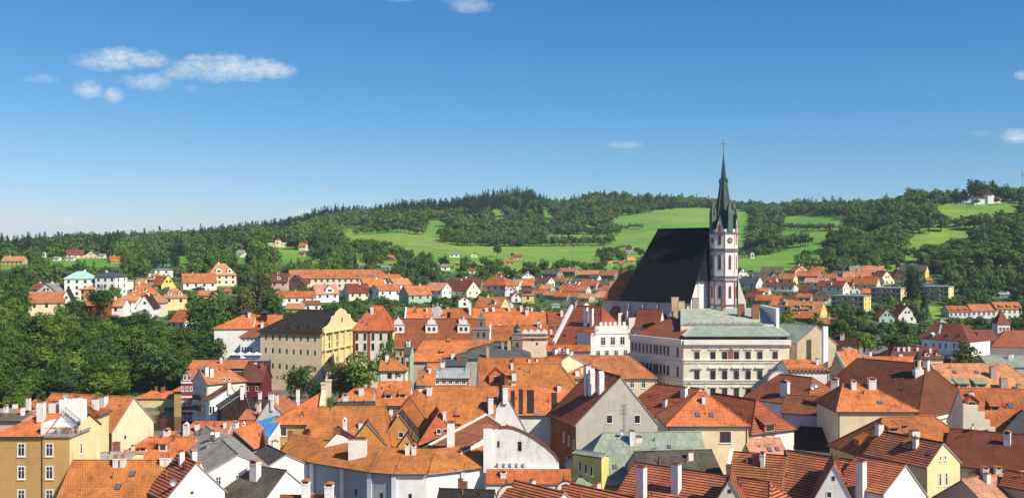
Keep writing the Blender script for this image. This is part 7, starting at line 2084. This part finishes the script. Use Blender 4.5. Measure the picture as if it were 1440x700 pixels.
def chapel():
    d = 1180; u = d / F; b = P(1386, 284, d)
    z = ground(b.x, b.y)
    t = tag(link('hilltop_chapel', None, None, (b.x, b.y, z)), 'white pilgrimage chapel with brown roofs on top of the right hill', 'chapel')
    mb = MB(); mb.box2((-18 * u, -4, -3), (20 * u, 4, 7 * u), 0); mb.obj('ambit_wall', [WALL['wh']], t)
    mb = MB(); mb.slab([(-18.6 * u, -4.6, 7 * u), (20.6 * u, -4.6, 7 * u), (19 * u, 0, 9.3 * u), (-17 * u, 0, 9.3 * u)], .3, 0); mb.slab([(20.6 * u, 4.6, 7 * u), (-18.6 * u, 4.6, 7 * u), (-17 * u, 0, 9.3 * u), (19 * u, 0, 9.3 * u)], .3, 0); mb.obj('ambit_roof', [ROOF['mar']], t)
    mb = MB(); mb.frustum((3 * u, 0), 8.0 * u, 8.0 * u, -2, 11.5 * u, 8, 0, .39); mb.obj('rotunda', [WALL['wh']], t)
    mb = MB(); mb.frustum((3 * u, 0), 8.9 * u, 2.5 * u, 11.5 * u, 16 * u, 8, 0, .39); mb.frustum((3 * u, 0), 2.5 * u, .1, 16 * u, 19.5 * u, 8, 0, .39); mb.obj('rotunda_roof', [ROOF['mar']], t)
    for x in (-2, 1.5, 5): link('window', win_meshes(1.4, 2.0, 'n', False)[0], t, (x * u, -4.01, 3.6 * u))
    HOUSES.append((b.x, b.y, 20, 1364, 1408, 262, 285, d, None))
    b2 = P(1438.5, 284, 1230)
    m = tag(link('radio_mast', None, None, (b2.x, b2.y, ground(b2.x, b2.y))), 'tall pale lattice radio mast at the right picture edge on the hill', 'mast')
    u = 1230 / F; H_ = b2.z - ground(b2.x, b2.y) + 44 * u
    mb = MB()
    for a in range(3):
        c = (1.0 * math.cos(a * 2.09), 1.0 * math.sin(a * 2.09)); c2 = (1.0 * math.cos(a * 2.09 + 2.09), 1.0 * math.sin(a * 2.09 + 2.09))
        mb.tube((*c, -1), (c[0] * .5, c[1] * .5, H_), .16, 4, 0)
        for k in range(10): mb.tube((c[0] * (1 - k * .05), c[1] * (1 - k * .05), H_ * k / 10), (c2[0] * (1 - k * .05), c2[1] * (1 - k * .05), H_ * (k + 1) / 10), .10, 4, 0)
    mb.obj('lattice', [M_LMETAL], m)
    mb = MB()
    for k in range(3): mb.box((1.0 * math.cos(k * 2.09), 1.0 * math.sin(k * 2.09), H_ - 4), (.7, .7, 4.5), 0)
    mb.obj('panel', [M_LMETAL], m)
chapel()
def lattice_pole():
    d = hit(806, 371); u = d / F; b = P(806, 372, d)
    m = tag(link('lattice_pole', None, None, b), 'grey lattice pylon on the meadow above the suburb', 'pylon')
    mb = MB(); H_ = 27 * u
    for a in range(4):
        c = (.7 * math.cos(a * 1.57), .7 * math.sin(a * 1.57)); c2 = (.7 * math.cos(a * 1.57 + 1.57), .7 * math.sin(a * 1.57 + 1.57))
        mb.tube((*c, -1), (c[0] * .3, c[1] * .3, H_), .13, 4, 0)
        for k in range(9): mb.tube((c[0] * (1 - k * .07), c[1] * (1 - k * .07), H_ * k / 9), (c2[0] * (1 - k * .07), c2[1] * (1 - k * .07), H_ * (k + 1) / 9), .07, 4, 0)
    mb.obj('lattice', [M_LMETAL], m)
    mb = MB(); mb.box((0, 0, H_ - .6), (1.3, 1.3, 1.2), 0); mb.obj('head', [M_METAL], m)
lattice_pole()
def shrine(px, pyb, pyt, w, lab):
    d = hit(px, pyb); u = d / F; b = P(px, pyb, d)
    t = tag(link('wayside_shrine', None, None, b), lab, 'shrine')
    hh = (pyb - pyt) * u; w = w * u / 2
    mb = MB(); mb.box2((-w, -w, -1), (w, w, hh * .75), 0); mb.obj('wall', [WALL['wh']], t)
    mb = MB(); mb.frustum((0, 0), w * 1.6, .05, hh * .75, hh, 4, 0, .785); mb.obj('roof', [ROOF['gl']], t)
    mb = MB(); mb.extrude([(-w * .5, hh * .15), (w * .5, hh * .15), (w * .5, hh * .5), (0, hh * .62), (-w * .5, hh * .5)], -w - .03, -w + .001, 0); mb.obj('niche', [M_DARK], t)  # flat dark plate paints the shade of a hollow niche
    HOUSES.append((b.x, b.y, 3, px - 4, px + 4, pyt, pyb, d, None))
shrine(1057.5, 363, 353.5, 5, 'white wayside shrine at the upper edge of the meadow right of the tower')
shrine(62.5, 362, 353, 4, 'small white wayside shrine on the left hill')
# ------------------------------------------------------------------ trees
def leaf_mat(key, dark, light, trans=0.14):
    m, nt, b = new_mat("foliage_" + key)
    oi = nt.nodes.new("ShaderNodeObjectInfo")
    geo = nt.nodes.new("ShaderNodeNewGeometry").outputs["Position"]
    n = noise(nt, geo, 0.55, 3.0, 0.6)
    n2 = noise(nt, geo, 0.010, 2.0, 0.5)
    a = nt.nodes.new("ShaderNodeMath"); a.operation = 'ADD'; nt.links.new(oi.outputs["Random"], a.inputs[0]); nt.links.new(n, a.inputs[1])
    a2 = nt.nodes.new("ShaderNodeMath"); a2.operation = 'ADD'; nt.links.new(a.outputs[0], a2.inputs[0]); nt.links.new(n2, a2.inputs[1])
    f = nt.nodes.new("ShaderNodeMapRange"); nt.links.new(a2.outputs[0], f.inputs[0]); f.inputs[1].default_value = 0.75; f.inputs[2].default_value = 1.75
    c = mixrgb(nt, f.outputs[0], dark, light)
    nt.links.new(c, b.inputs["Base Color"]); b.inputs["Roughness"].default_value = 0.6; b.inputs["Specular IOR Level"].default_value = 0.18
    tr = nt.nodes.new("ShaderNodeBsdfTranslucent"); nt.links.new(mixrgb(nt, 1.0, c, (1.2, 1.35, 0.6), 'MULTIPLY'), tr.inputs[0])
    mx = nt.nodes.new("ShaderNodeMixShader"); mx.inputs[0].default_value = trans
    nt.links.new(b.outputs[0], mx.inputs[1]); nt.links.new(tr.outputs[0], mx.inputs[2])
    nt.links.new(mx.outputs[0], nt.nodes["Material Output"].inputs[0])
    return m
LEAF = leaf_mat('broadleaf', (0.015, 0.042, 0.008), (0.070, 0.128, 0.019))
LEAFL = leaf_mat('light', (0.050, 0.105, 0.014), (0.125, 0.200, 0.028))
LEAFY = leaf_mat('yellowing', (0.070, 0.085, 0.016), (0.165, 0.150, 0.035))
HILL_LEAF = leaf_mat('hill', (0.026, 0.064, 0.015), (0.105, 0.175, 0.032))
NEED = leaf_mat('conifer', (0.012, 0.030, 0.012), (0.032, 0.060, 0.020), 0.1)
BARK = flat('bark', (0.09, 0.065, 0.045), 0.95, var=.4, scale=3)
def quad_leaf(mb, c, n, s, R_, mat=0):
    n = n.normalized(); u = n.orthogonal().normalized(); v = n.cross(u)
    a = R_.uniform(0, 6.283)
    p, q = (u * math.cos(a) + v * math.sin(a)) * s, (v * math.cos(a) - u * math.sin(a)) * s * .7
    mb.face([c - p, c + q, c + p, c - q], mat)
def crown_broad(seed, nclump, per, leaf, sz=1.0, flatness=1.0, core=True):
    """crown of unit half-width, its middle at height 0; leaf sprays on many lobes with gaps between them"""
    R_ = random.Random(seed); mb = MB()
    lobes = []
    for k in range(nclump):
        for _ in range(30):
            v = Vector((R_.gauss(0, 1), R_.gauss(0, 1), R_.gauss(0, 1))).normalized()
            if v.z < -.75: continue
            r = R_.uniform(.45, .92) if k > nclump * .25 else R_.uniform(.1, .45)
            wob = 1 + .22 * math.sin(3 * math.atan2(v.y, v.x) + seed) * (1 - abs(v.z))
            c = Vector((v.x * r * wob, v.y * r * wob, v.z * r * sz))
            lr = R_.uniform(.22, .42)
            if all((c - o_).length > .55 * min(lr, l2) for o_, l2 in lobes): break
        lobes.append((c, lr))
    for c, lr in lobes:
        for _ in range(per):
            v = Vector((R_.gauss(0, 1), R_.gauss(0, 1), R_.gauss(.25, 1))).normalized()
            rr = lr * R_.uniform(.72, 1.12)
            p = c + Vector((v.x * rr, v.y * rr, v.z * rr * .85))
            n = v + Vector((R_.gauss(0, .30), R_.gauss(0, .30), R_.gauss(.08, .30)))
            quad_leaf(mb, p, n, leaf * R_.uniform(.7, 1.35), R_)
    return mb
def crown_conifer(seed, tiers, per, leaf):
    """unit height 1 from the ground, half-width about .2"""
    R_ = random.Random(seed); mb = MB()
    for t in range(tiers):
        f = t / tiers
        z = .10 + .90 * f
        r = (.20 * (1 - f) ** .8 + .012) * R_.uniform(.85, 1.12)
        nb = max(3, int(per * (1 - f * .75)))
        for k in range(nb):
            a = R_.uniform(0, 6.283)
            L = r * R_.uniform(.6, 1.1)
            for s in range(3):
                q = (s + R_.uniform(.3, 1)) / 3
                p = Vector((math.cos(a) * L * q, math.sin(a) * L * q, z - L * q * .45))
                n = Vector((math.cos(a) * .6, math.sin(a) * .6, .8)) + Vector((R_.gauss(0, .35), R_.gauss(0, .35), R_.gauss(0, .35)))
                quad_leaf(mb, p, n, leaf * (1.1 - f * .5) * R_.uniform(.7, 1.3), R_)
    return mb
def trunk_mesh(limbs=5, seed=0):
    key = ('trunk', seed)
    if key not in CACHE:
        R_ = random.Random(seed); mb = MB()
        mb.tube((0, 0, -.08), (R_.uniform(-.02, .02), 0, .45), .035, 7, 0, .024)
        for k in range(limbs):
            a = k * 6.283 / limbs + R_.uniform(-.4, .4); z = R_.uniform(.28, .45)
            mb.tube((0, 0, z), (.2 * math.cos(a), .2 * math.sin(a), z + R_.uniform(.2, .33)), .016, 5, 0, .006)
        CACHE[key] = mb.mesh("trunk", [BARK])
    return CACHE[key]
CROWN = {}
for k in range(5): CROWN['b', k] = crown_broad(10 + k, 34, 80, .068, (.95, 1.1, .85, 1.25, 1.0)[k]).mesh("crown", [LEAF])
for k in range(3): CROWN['l', k] = crown_broad(30 + k, 32, 78, .070, (.9, 1.15, 1.0)[k]).mesh("crown", [LEAFL])
for k in range(5): CROWN['w', k] = crown_broad(110 + k, 26, 90, .072, (.95, 1.1, .85, 1.2, 1.0)[k]).mesh('crown', [HILL_LEAF])
CROWN['y', 0] = crown_broad(41, 44, 62, .068, 1.1).mesh("crown", [LEAFY])
CROWN['u', 0] = crown_broad(51, 26, 60, .085, .62).mesh("crown", [LEAF])
CROWN['u', 1] = crown_broad(52, 26, 60, .085, .6).mesh("crown", [LEAFL])
for k in range(3): CROWN['c', k] = crown_conifer(60 + k, 30, 16, .030).mesh("crown", [NEED])
CROWN['k', 0] = crown_broad(71, 46, 80, .055, 1.0).mesh('crown', [NEED])
N_IND = [0]
def tree(kind, var, x, y, w, hgt, label, group=None, name=None, z=None, lift=.0):
    """w: crown width, hgt: total height, in metres"""
    z = ground(x, y) if z is None else z
    nm = name or {'b': 'broadleaf_tree', 'w': 'broadleaf_tree', 'l': 'broadleaf_tree', 'y': 'broadleaf_tree', 'u': 'bush', 'c': 'spruce_tree', 'k': 'conifer_tree'}[kind]
    t = tag(link(nm, None, None, (x, y, z)), label, 'bush' if kind == 'u' else 'tree', group)
    R_ = random.Random(int(x * 13 + y * 7))
    if kind == 'c':
        c = link('crown', CROWN[kind, var % 3], t, (0, 0, 0), R_.uniform(0, 6)); c.scale = (w / .42, w / .42, hgt)
        tr = link('trunk', trunk_mesh(0, 99), t); tr.scale = (hgt * .4, hgt * .4, hgt * .9)
    else:
        n = {'b': 5, 'w': 5, 'l': 3, 'y': 1, 'u': 2, 'k': 1}[kind]
        cr_h = hgt * (.92 if kind in 'uk' else .80)
        sz = 1.0
        c = link('crown', CROWN[kind, var % n], t, (0, 0, hgt - cr_h * .5), R_.uniform(0, 6)); fx, fy = R_.uniform(.82, 1.12), R_.uniform(.82, 1.12)
        c.rotation_euler = (R_.uniform(-.14, .14), R_.uniform(-.14, .14), c.rotation_euler[2]); c.scale = (w / 2.1 * fx, w / 2.1 * fy, cr_h / 2.05 / {('b', 0): .95, ('b', 1): 1.1, ('b', 2): .85, ('b', 3): 1.2, ('u', 0): .62, ('u', 1): .6}.get((kind, var % n), 1.0))
        tr = link('trunk', trunk_mesh(5, var % 3), t); tr.scale = (hgt, hgt, hgt)
    N_IND[0] += 1
    return t
def at_px(kind, var, px, pyb, pyt, wpx, label, d=None, **kw):
    d = d or hit(px, pyb)
    p = P(px, pyb, d); z = min(ground(p.x, p.y), p.z) if kw.pop('snap', True) else p.z
    return tree(kind, var, p.x, p.y, wpx * d / F, (zat(pyt, d) - z), label, z=z, **kw)
# named trees
at_px('b', 0, 292, 498, 410, 72, 'big round dark green tree left of the white house with blue lanterns', d=405)
at_px('y', 0, 364, 470, 386, 46, 'tall loose tree with yellowish green leaves above the blue lanterns', d=440)
at_px('y', 0, 346, 462, 408, 40, 'smaller yellowish green tree left of the tall loose tree', d=432)
at_px('l', 0, 385, 462, 405, 36, 'bright green tree right of the tall loose yellowish tree', d=436)
at_px('b', 3, 424, 578, 511, 46, 'dark green tree in front of the yellow brewery wall', d=312)
at_px('b', 1, 448, 582, 535, 34, 'lower dark tree right of the one before the brewery wall', d=300)
at_px('l', 1, 508, 575, 496, 66, 'bright green tree in front of the baroque brewery gable', d=285)
at_px('y', 0, 478, 566, 512, 44, 'yellow green tree left of the bright tree below the baroque gable', d=290)
at_px('l', 2, 543, 512, 477, 34, 'small round bright green tree in front of the college', d=290)
at_px('y', 0, 1356, 530, 482, 47, 'round golden green tree in front of the white mansion', d=330)
at_px('b', 2, 1330, 520, 500, 20, 'low dark tree left of the round golden green tree', d=335)
at_px('k', 0, 1284, 441, 371, 27, 'very tall dark conifer between two apartment blocks')
at_px('b', 1, 1255, 505, 468, 60, 'wide leafy tree left of the white mansion', d=390)
at_px('l', 0, 1215, 505, 462, 50, 'light green tree above the pale grey roofed house', d=380)
at_px('b', 3, 1180, 482, 445, 40, 'dark tree behind the brown weathered barn', d=380)
at_px('l', 1, 1110, 472, 438, 36, 'bright green tree behind the tan house with green roof', d=350)
at_px('b', 0, 1145, 470, 440, 30, 'rounded dark tree right of the bright one behind the tan house', d=360)
at_px('b', 4, 40, 365, 336, 30, 'tall dark tree group on the skyline at the far left', d=980)
at_px('b', 1, 142, 452, 402, 36, 'dark tree in front of the low slope building', d=424)
at_px('b', 1, 108, 452, 418, 36, 'rounded dark tree right of the cream and orange slope house', d=424)
at_px('b', 0, 20, 450, 405, 60, 'wide green tree at the left edge of the wooded slope', d=430)
at_px('u', 1, 464, 576, 557, 11, 'small bright green bush growing against the pale firewall with two finials', d=189, snap=False)
at_px('b', 0, 699, 362, 343, 12, 'lone tree standing on the lower edge of the meadow')
at_px('b', 2, 720, 362, 355, 6, 'tiny round tree alone on the meadow')
at_px('b', 3, 1369, 284, 251, 27, 'tall dark tree left of the hilltop chapel', d=1190)
at_px('b', 0, 1386, 284, 256, 20, 'tree rising behind the hilltop chapel roof', d=1215)
at_px('b', 1, 1415, 286, 259, 24, 'round tree right of the hilltop chapel', d=1190)
at_px('b', 2, 1396, 284, 254, 16, 'pointed tree between the chapel roof and the round hilltop tree', d=1220)
for px_, w_, hh_, lb_ in ((1373, 9, 8, 'small tree in front of the left end of the hilltop chapel wall'), (1401, 10, 9, 'small tree in front of the right end of the hilltop chapel wall'), (1411, 9, 7, 'low tree just right of the hilltop chapel wall')): at_px('b', 1, px_, 286.5, 286.5 - hh_, w_, lb_, d=1160)
at_px('b', 4, 1344, 286, 264, 11, 'thin tree farther left of the hilltop chapel', d=1195)
at_px('b', 4, 1303, 290, 272, 13, 'airy tree on the skyline left of the chapel hill', d=1215)
def blocked(x, y, z, w, hgt):
    px, _ = proj(x, y, z); r = .5 * w * F / y; top = YH - F * (z + hgt - HC) / y
    for cx, cy, R, a, b, t, bt, d, o in HOUSES:
        if (x - cx) ** 2 + (y - cy) ** 2 < (R * .85 + w * .35) ** 2: return True
        if y < d + 2 and y > d - 420 and px + r * .55 > a and px - r * .55 < b and top < bt - .30 * (bt - t): return True
    return False
RT = random.Random(5)
CAND = []
def scatter(px0, px1, d0, d1, step, prob, kinds, hr, wr, shun=True, reg=None, meadow=True, clump=None):
    y = d0
    while y < d1:
        st = step
        x = (px0 - PX0) * y / F
        while x < (px1 - PX0) * y / F:
            xx, yy = x + RT.uniform(-.45, .45) * st, y + RT.uniform(-.45, .45) * st
            x += st
            if RT.random() > prob: continue
            z = ground(xx, yy); px, py = proj(xx, yy, z)
            pr = kinds(px, py, yy)
            if not pr: continue
            k = RT.choice(pr)
            if reg in ('hillwood', 'far'):            # stands of one kind
                hs = random.Random(int(xx // 70) * 7919 + int(yy // 90) * 104729); k = hs.choice(pr) if RT.random() < .75 else k
            hgt = RT.uniform(*hr); w = RT.uniform(*wr)
            if reg in ('hillwood', 'far'): q_ = hs.uniform(.78, 1.18); hgt *= q_; w *= q_
            if k == 'c': hgt *= 1.2; w *= .72
            if k == 'u': hgt *= .35; w *= .8
            if meadow and (is_meadow(px, py) or is_meadow(px, py - .45 * hgt * F / yy) or is_meadow(px, py - .8 * hgt * F / yy) or is_meadow(px, py - hgt * F / yy)): continue
            if shun and blocked(xx, yy, z, w, hgt): continue
            CAND.append((yy, k, RT.randrange(60), xx, yy, z, w, hgt, px, py, reg))
        y += step * .9
# wooded slope above the river
scatter(-60, 305, 318, 424, 7.6, .95, lambda px, py, d: 'bbbbbbll' , (7, 15), (8, 14), reg='slope', meadow=False)
scatter(-60, 300, 306, 322, 5, .8, lambda px, py, d: 'lluul', (4, 7), (4, 6), reg='bank', meadow=False)
# trees between the houses on the slopes
def garden_kinds(px, py, d):
    if px > 640 and px < 860 and d < 640: return 'bul' if RT.random() < .7 else ''
    if 860 < px < 1010: return 'b' if d > 640 else ''
    return 'bbbluuc' if d < 700 else 'bbbbblc'
scatter(-60, 480, 432, 560, 8.5, .8, garden_kinds, (7, 13), (6.5, 10), reg='gardens')
scatter(480, 1130, 470, 640, 9, .75, garden_kinds, (5, 9), (5.5, 8), reg='gardens')
scatter(430, 1500, 440, 800, 7, .62, lambda px, py, d: 'uub', (2.5, 5.5), (3.5, 6), reg='gardens')
scatter(1130, 1500, 440, 640, 8.5, .85, garden_kinds, (7, 12), (6.5, 10), reg='gardens')
scatter(-80, 480, 560, 900, 11, .85, garden_kinds, (8, 16), (7.5, 14), reg='upper')
scatter(480, 1080, 640, 950, 11, .62, garden_kinds, (7, 12), (6.5, 10), reg='upper')
scatter(1080, 1500, 640, 760, 9.5, .72, garden_kinds, (8, 13), (7, 10), reg='upper')
# forests
def forest_kinds(px, py, d):
    if px < 330: return 'bbbbcl' if d < 1500 else 'ccbb'
    if px < 760: return ('bbbbl' if d < 1250 else 'bbbcll' if d < 1550 else 'cccccb')
    if px < 1010: return 'bbbbl' if d < 1550 else 'cbbb'
    if px < 1100: return 'bbbbl'
    return 'bbbbbll' if d < 1350 else 'bbbbcl'
scatter(1090, 1560, 760, 1000, 13, .93, forest_kinds, (10, 21), (13, 24), shun=True, reg='hillwood')
scatter(-120, 480, 900, 1300, 14.5, .88, forest_kinds, (9, 20), (13, 24), shun=True, reg='hillwood')
scatter(480, 1090, 950, 1300, 14.0, .88, forest_kinds, (8, 18), (12, 22), shun=True, reg='hillwood')
scatter(1090, 1560, 1000, 1300, 15, .90, forest_kinds, (10, 20), (14, 25), shun=True, reg='hillwood')
scatter(-120, 1560, 1300, 2050, 16.0, .90, forest_kinds, (11, 20), (14, 25), shun=False, reg='far')
scatter(-120, 760, 2050, 2480, 15, .92, forest_kinds, (12, 20), (10, 16), shun=False, reg='far')
def hedge(pts, step, hr, wr, kinds='bbl'):
    """a line of trees along photo points of the ground"""
    for (x0, y0), (x1, y1) in zip(pts, pts[1:]):
        n = max(1, int(abs(x1 - x0) / step))
        for i in range(n):
            t = (i + RT.uniform(.1, .9)) / n
            px, py = lerp(x0, x1, t), lerp(y0, y1, t) + RT.uniform(-.8, .8)
            d = hit(px, py, 700); p = P(px, py, d)
            CAND.append((d, RT.choice(kinds), RT.randrange(60), p.x, p.y, ground(p.x, p.y), RT.uniform(*wr), RT.uniform(*hr), px, py, 'hillwood'))
hedge([(640, 345), (678, 346), (720, 346.5), (768, 346), (845, 345), (862, 344)], 3.4, (8, 13), (7, 11))
hedge([(770, 329), (872, 331)], 3.5, (9, 15), (9, 14))
hedge([(620, 338), (640, 341), (700, 341), (765, 340)], 3.6, (10, 16), (9, 15))
hedge([(640, 330), (760, 330)], 4, (10, 16), (9, 15))
hedge([(858, 324), (905, 322)], 6, (5, 8), (7, 11), 'bu')
hedge([(618, 340), (660, 346)], 7, (8, 12), (9, 13))
hedge([(1092, 322), (1130, 323), (1172, 324)], 3.5, (6, 10), (6, 10), 'bu')
hedge([(1090, 349), (1106, 349), (1140, 346)], 4, (9, 16), (9, 14))
hedge([(1040, 365), (1090, 357), (1110, 350)], 8, (4, 9), (6, 11), 'bul')
hedge([(500, 331), (560, 326), (600, 331)], 6, (8, 13), (8, 13))
for k in range(26):                                   # thin tall pines on the ridge left of the gap
    px = RT.uniform(712, 749); d = RT.uniform(1840, 1930); p = P(px, 0, d)
    CAND.append((9999, 'c', k, p.x, d, ground(p.x, d), 5.5, RT.uniform(20, 27), px, 280, 'far'))
# individuals: those that show largest
NAMED = N_IND[0]
CAND.sort(key=lambda c: -(c[7] * c[6]) / c[4] ** 2)
budget = {'b': 290 - NAMED, 'u': 60, 'c': 60}
LOOK = {'b': 'dark green broadleaf tree', 'l': 'light green broadleaf tree', 'u': 'rounded green bush', 'c': 'narrow dark spruce'}
ANCH = [(h[8].root["label"], h) for h in HOUSES if h[8] is not None]
def place(c):
    _, k, v, x, y, z, w, hgt, px, py, reg = c
    if reg == 'slope':
        zone = 'left part' if px < 90 else 'middle' if px < 200 else 'right part'
        row = 'foot' if y < 355 else 'upper edge' if y > 395 else 'face'
        return f"{LOOK[k]} on the {row} of the wooded river slope, {zone}", f"{LOOK[k]}s on the {row} of the river slope, {zone}"
    if reg == 'bank':
        return f"{LOOK[k]} on the river bank below the wooded slope", f"{LOOK[k]}s on the river bank"
    if reg in ('gardens', 'upper'):
        best = min(ANCH, key=lambda a: abs((a[1][3] + a[1][4]) / 2 - px) + abs(a[1][6] - py) * 1.3 + abs(a[1][7] - y) * .25)
        a = best[1]; lab = best[0]
        for cut in (' and ', ' with ', ' beside ', ' behind '):
            if len(lab.split()) > 9: lab = lab.split(cut)[0]
        rel = 'left of' if px < a[3] else 'right of' if px > a[4] else 'behind' if y > a[7] else 'in front of'
        s = f"{LOOK[k]} {rel} the {lab}"
        if len(s.split()) > 16: s = ' '.join(s.split()[:16])
        return s, f"trees {rel} the {lab}"
    zone = 'far left hill' if px < 330 else 'hill left of the meadows' if px < 600 else 'hill behind the church' if px < 1090 else 'right hill'
    return f"{LOOK[k]} in the wood on the {zone}", f"{LOOK[k]}s in the wood on the {zone}"
rest = []
used = {}
for c in CAND:
    kk = 'b' if c[1] in 'bl' else c[1]
    if c[10] != 'far' and -25 < c[8] < 1465 and budget[kk] > 0:
        budget[kk] -= 1
        lab, grp = place(c)
        used.setdefault(lab, []).append((c, grp))
    else: rest.append(c)
for lab, cs in used.items():
    for c, grp in cs: tree('w' if c[1] == 'b' and c[10] in ('hillwood', 'upper', 'gardens') else c[1], c[2], c[3], c[4], c[6], c[7], lab, grp if len(cs) > 1 else None, z=c[5])
# everything else is one wood
def woodland():
    src = []
    for k in range(3):
        mb = crown_broad(80 + k, 17, 48, .115, 1.0); 
        mb.v = [(v[0], v[1], v[2] + 1.25) for v in mb.v]
        mb.tube((0, 0, -.3), (0, 0, .8), .08, 5, 1)
        src.append(mb.mesh("wood_tree", [HILL_LEAF, BARK]))
    for k in range(2):
        mb = crown_conifer(90 + k, 18, 8, .05); mb.tube((0, 0, -.05), (0, 0, .4), .012, 5, 1)
        src.append(mb.mesh("wood_spruce", [NEED, BARK]))
    mb = crown_broad(95, 18, 46, .115, 1.0); mb.v = [(v[0], v[1], v[2] + 1.2) for v in mb.v]; src.append(mb.mesh("wood_light_tree", [LEAFL, BARK]))
    me = bpy.data.meshes.new("woodland")
    me.from_pydata([(c[3], c[4], c[5]) for c in rest], [], [])
    ks, sc_, rt = [], [], []
    for c in rest:
        k = c[1]; 
        ks.append({'b': c[2] % 3, 'l': 5, 'u': c[2] % 3, 'c': 3 + c[2] % 2}[k])
        if k == 'c': sc_ += [c[6] / .42, c[6] / .42, c[7]]
        else: sc_ += [c[6] / 2.1 * RT.uniform(.8, 1.2), c[6] / 2.1 * RT.uniform(.8, 1.2), c[7] / 2.3]
        rt.append(c[2] * .37)
    a = me.attributes.new("kind_index", 'INT', 'POINT'); a.data.foreach_set("value", ks)
    a = me.attributes.new("tree_scale", 'FLOAT_VECTOR', 'POINT'); a.data.foreach_set("vector", sc_)
    a = me.attributes.new("tree_turn", 'FLOAT', 'POINT'); a.data.foreach_set("value", rt)
    o = tag(link("woodland", me), kind="stuff")
    ng = bpy.data.node_groups.new("woodland", 'GeometryNodeTree')
    ng.interface.new_socket("Geometry", in_out='INPUT', socket_type='NodeSocketGeometry'); ng.interface.new_socket("Geometry", in_out='OUTPUT', socket_type='NodeSocketGeometry')
    gi, go = ng.nodes.new("NodeGroupInput"), ng.nodes.new("NodeGroupOutput")
    jn = ng.nodes.new("GeometryNodeJoinGeometry")
    ng.links.new(jn.outputs[0], go.inputs[0])
    def attr(name, typ):
        n = ng.nodes.new("GeometryNodeInputNamedAttribute"); n.data_type = typ; n.inputs["Name"].default_value = name
        return n.outputs[0]
    ak, asc, ar = attr("kind_index", 'INT'), attr("tree_scale", 'FLOAT_VECTOR'), attr("tree_turn", 'FLOAT')
    cx = ng.nodes.new("ShaderNodeCombineXYZ"); ng.links.new(ar, cx.inputs[2])
    for i, m in enumerate(src):
        ob = bpy.data.objects.new(m.name, m)
        oi = ng.nodes.new("GeometryNodeObjectInfo"); oi.inputs["Object"].default_value = ob; oi.inputs["As Instance"].default_value = True
        cmp_ = ng.nodes.new("FunctionNodeCompare"); cmp_.data_type = 'INT'; cmp_.operation = 'EQUAL'
        ng.links.new(ak, cmp_.inputs[2]); cmp_.inputs[3].default_value = i
        ip = ng.nodes.new("GeometryNodeInstanceOnPoints")
        ng.links.new(gi.outputs[0], ip.inputs["Points"]); ng.links.new(cmp_.outputs[0], ip.inputs["Selection"]); ng.links.new(oi.outputs["Geometry"], ip.inputs["Instance"])
        ng.links.new(cx.outputs[0], ip.inputs["Rotation"]); ng.links.new(asc, ip.inputs["Scale"])
        ng.links.new(ip.outputs[0], jn.inputs[0])
    o.modifiers.new("woodland", 'NODES').node_group = ng
    print("trees: named", NAMED, "individual", N_IND[0], "woodland", len(rest))
woodland()

# a stack or two on the roofs that have none yet
for hh in HOUSES:
    o = hh[8]
    if o is None or o.d > 420 or o.ya < 2.5: continue
    if any(c.name.startswith('chimney') for c in o.roofo.children): continue
    rv = random.Random(int(o.d * 10))
    for _ in range(rv.choice((1, 2))):
        x = rv.uniform(o.x0 + max(o.hl, 1), o.x1 - max(o.hr, 1)) if o.x1 - o.hr - o.x0 - o.hl > 2.2 else (o.x0 + o.x1) / 2
        y = rv.choice((-1, 1)) * rv.uniform(.1, .35) * o.ya
        link('chimney', chimney_mesh(rv.choice((.6, .8, 1.0)), .7, rv.choice((1.6, 2.0)), rv.choice('wwob')), o.roofo, (x, y, o.r - abs(y) / o.ya * (o.r - o.ea)))
# ------------------------------------------------------------------ the air
m = bpy.data.materials.new("haze"); m.use_nodes = True
nt = m.node_tree; nt.nodes.remove(nt.nodes["Principled BSDF"])
pv = nt.nodes.new("ShaderNodeVolumePrincipled")
pv.inputs["Color"].default_value = (0.62, 0.78, 1.0, 1); pv.inputs["Density"].default_value = 0.000060; pv.inputs["Anisotropy"].default_value = 0.0
nt.links.new(pv.outputs[0], nt.nodes["Material Output"].inputs["Volume"])
mb = MB(); mb.box2((-6300, -6300, -12), (6300, 6300, 215), 0)
tag(mb.obj("haze", [m]), kind="stuff")
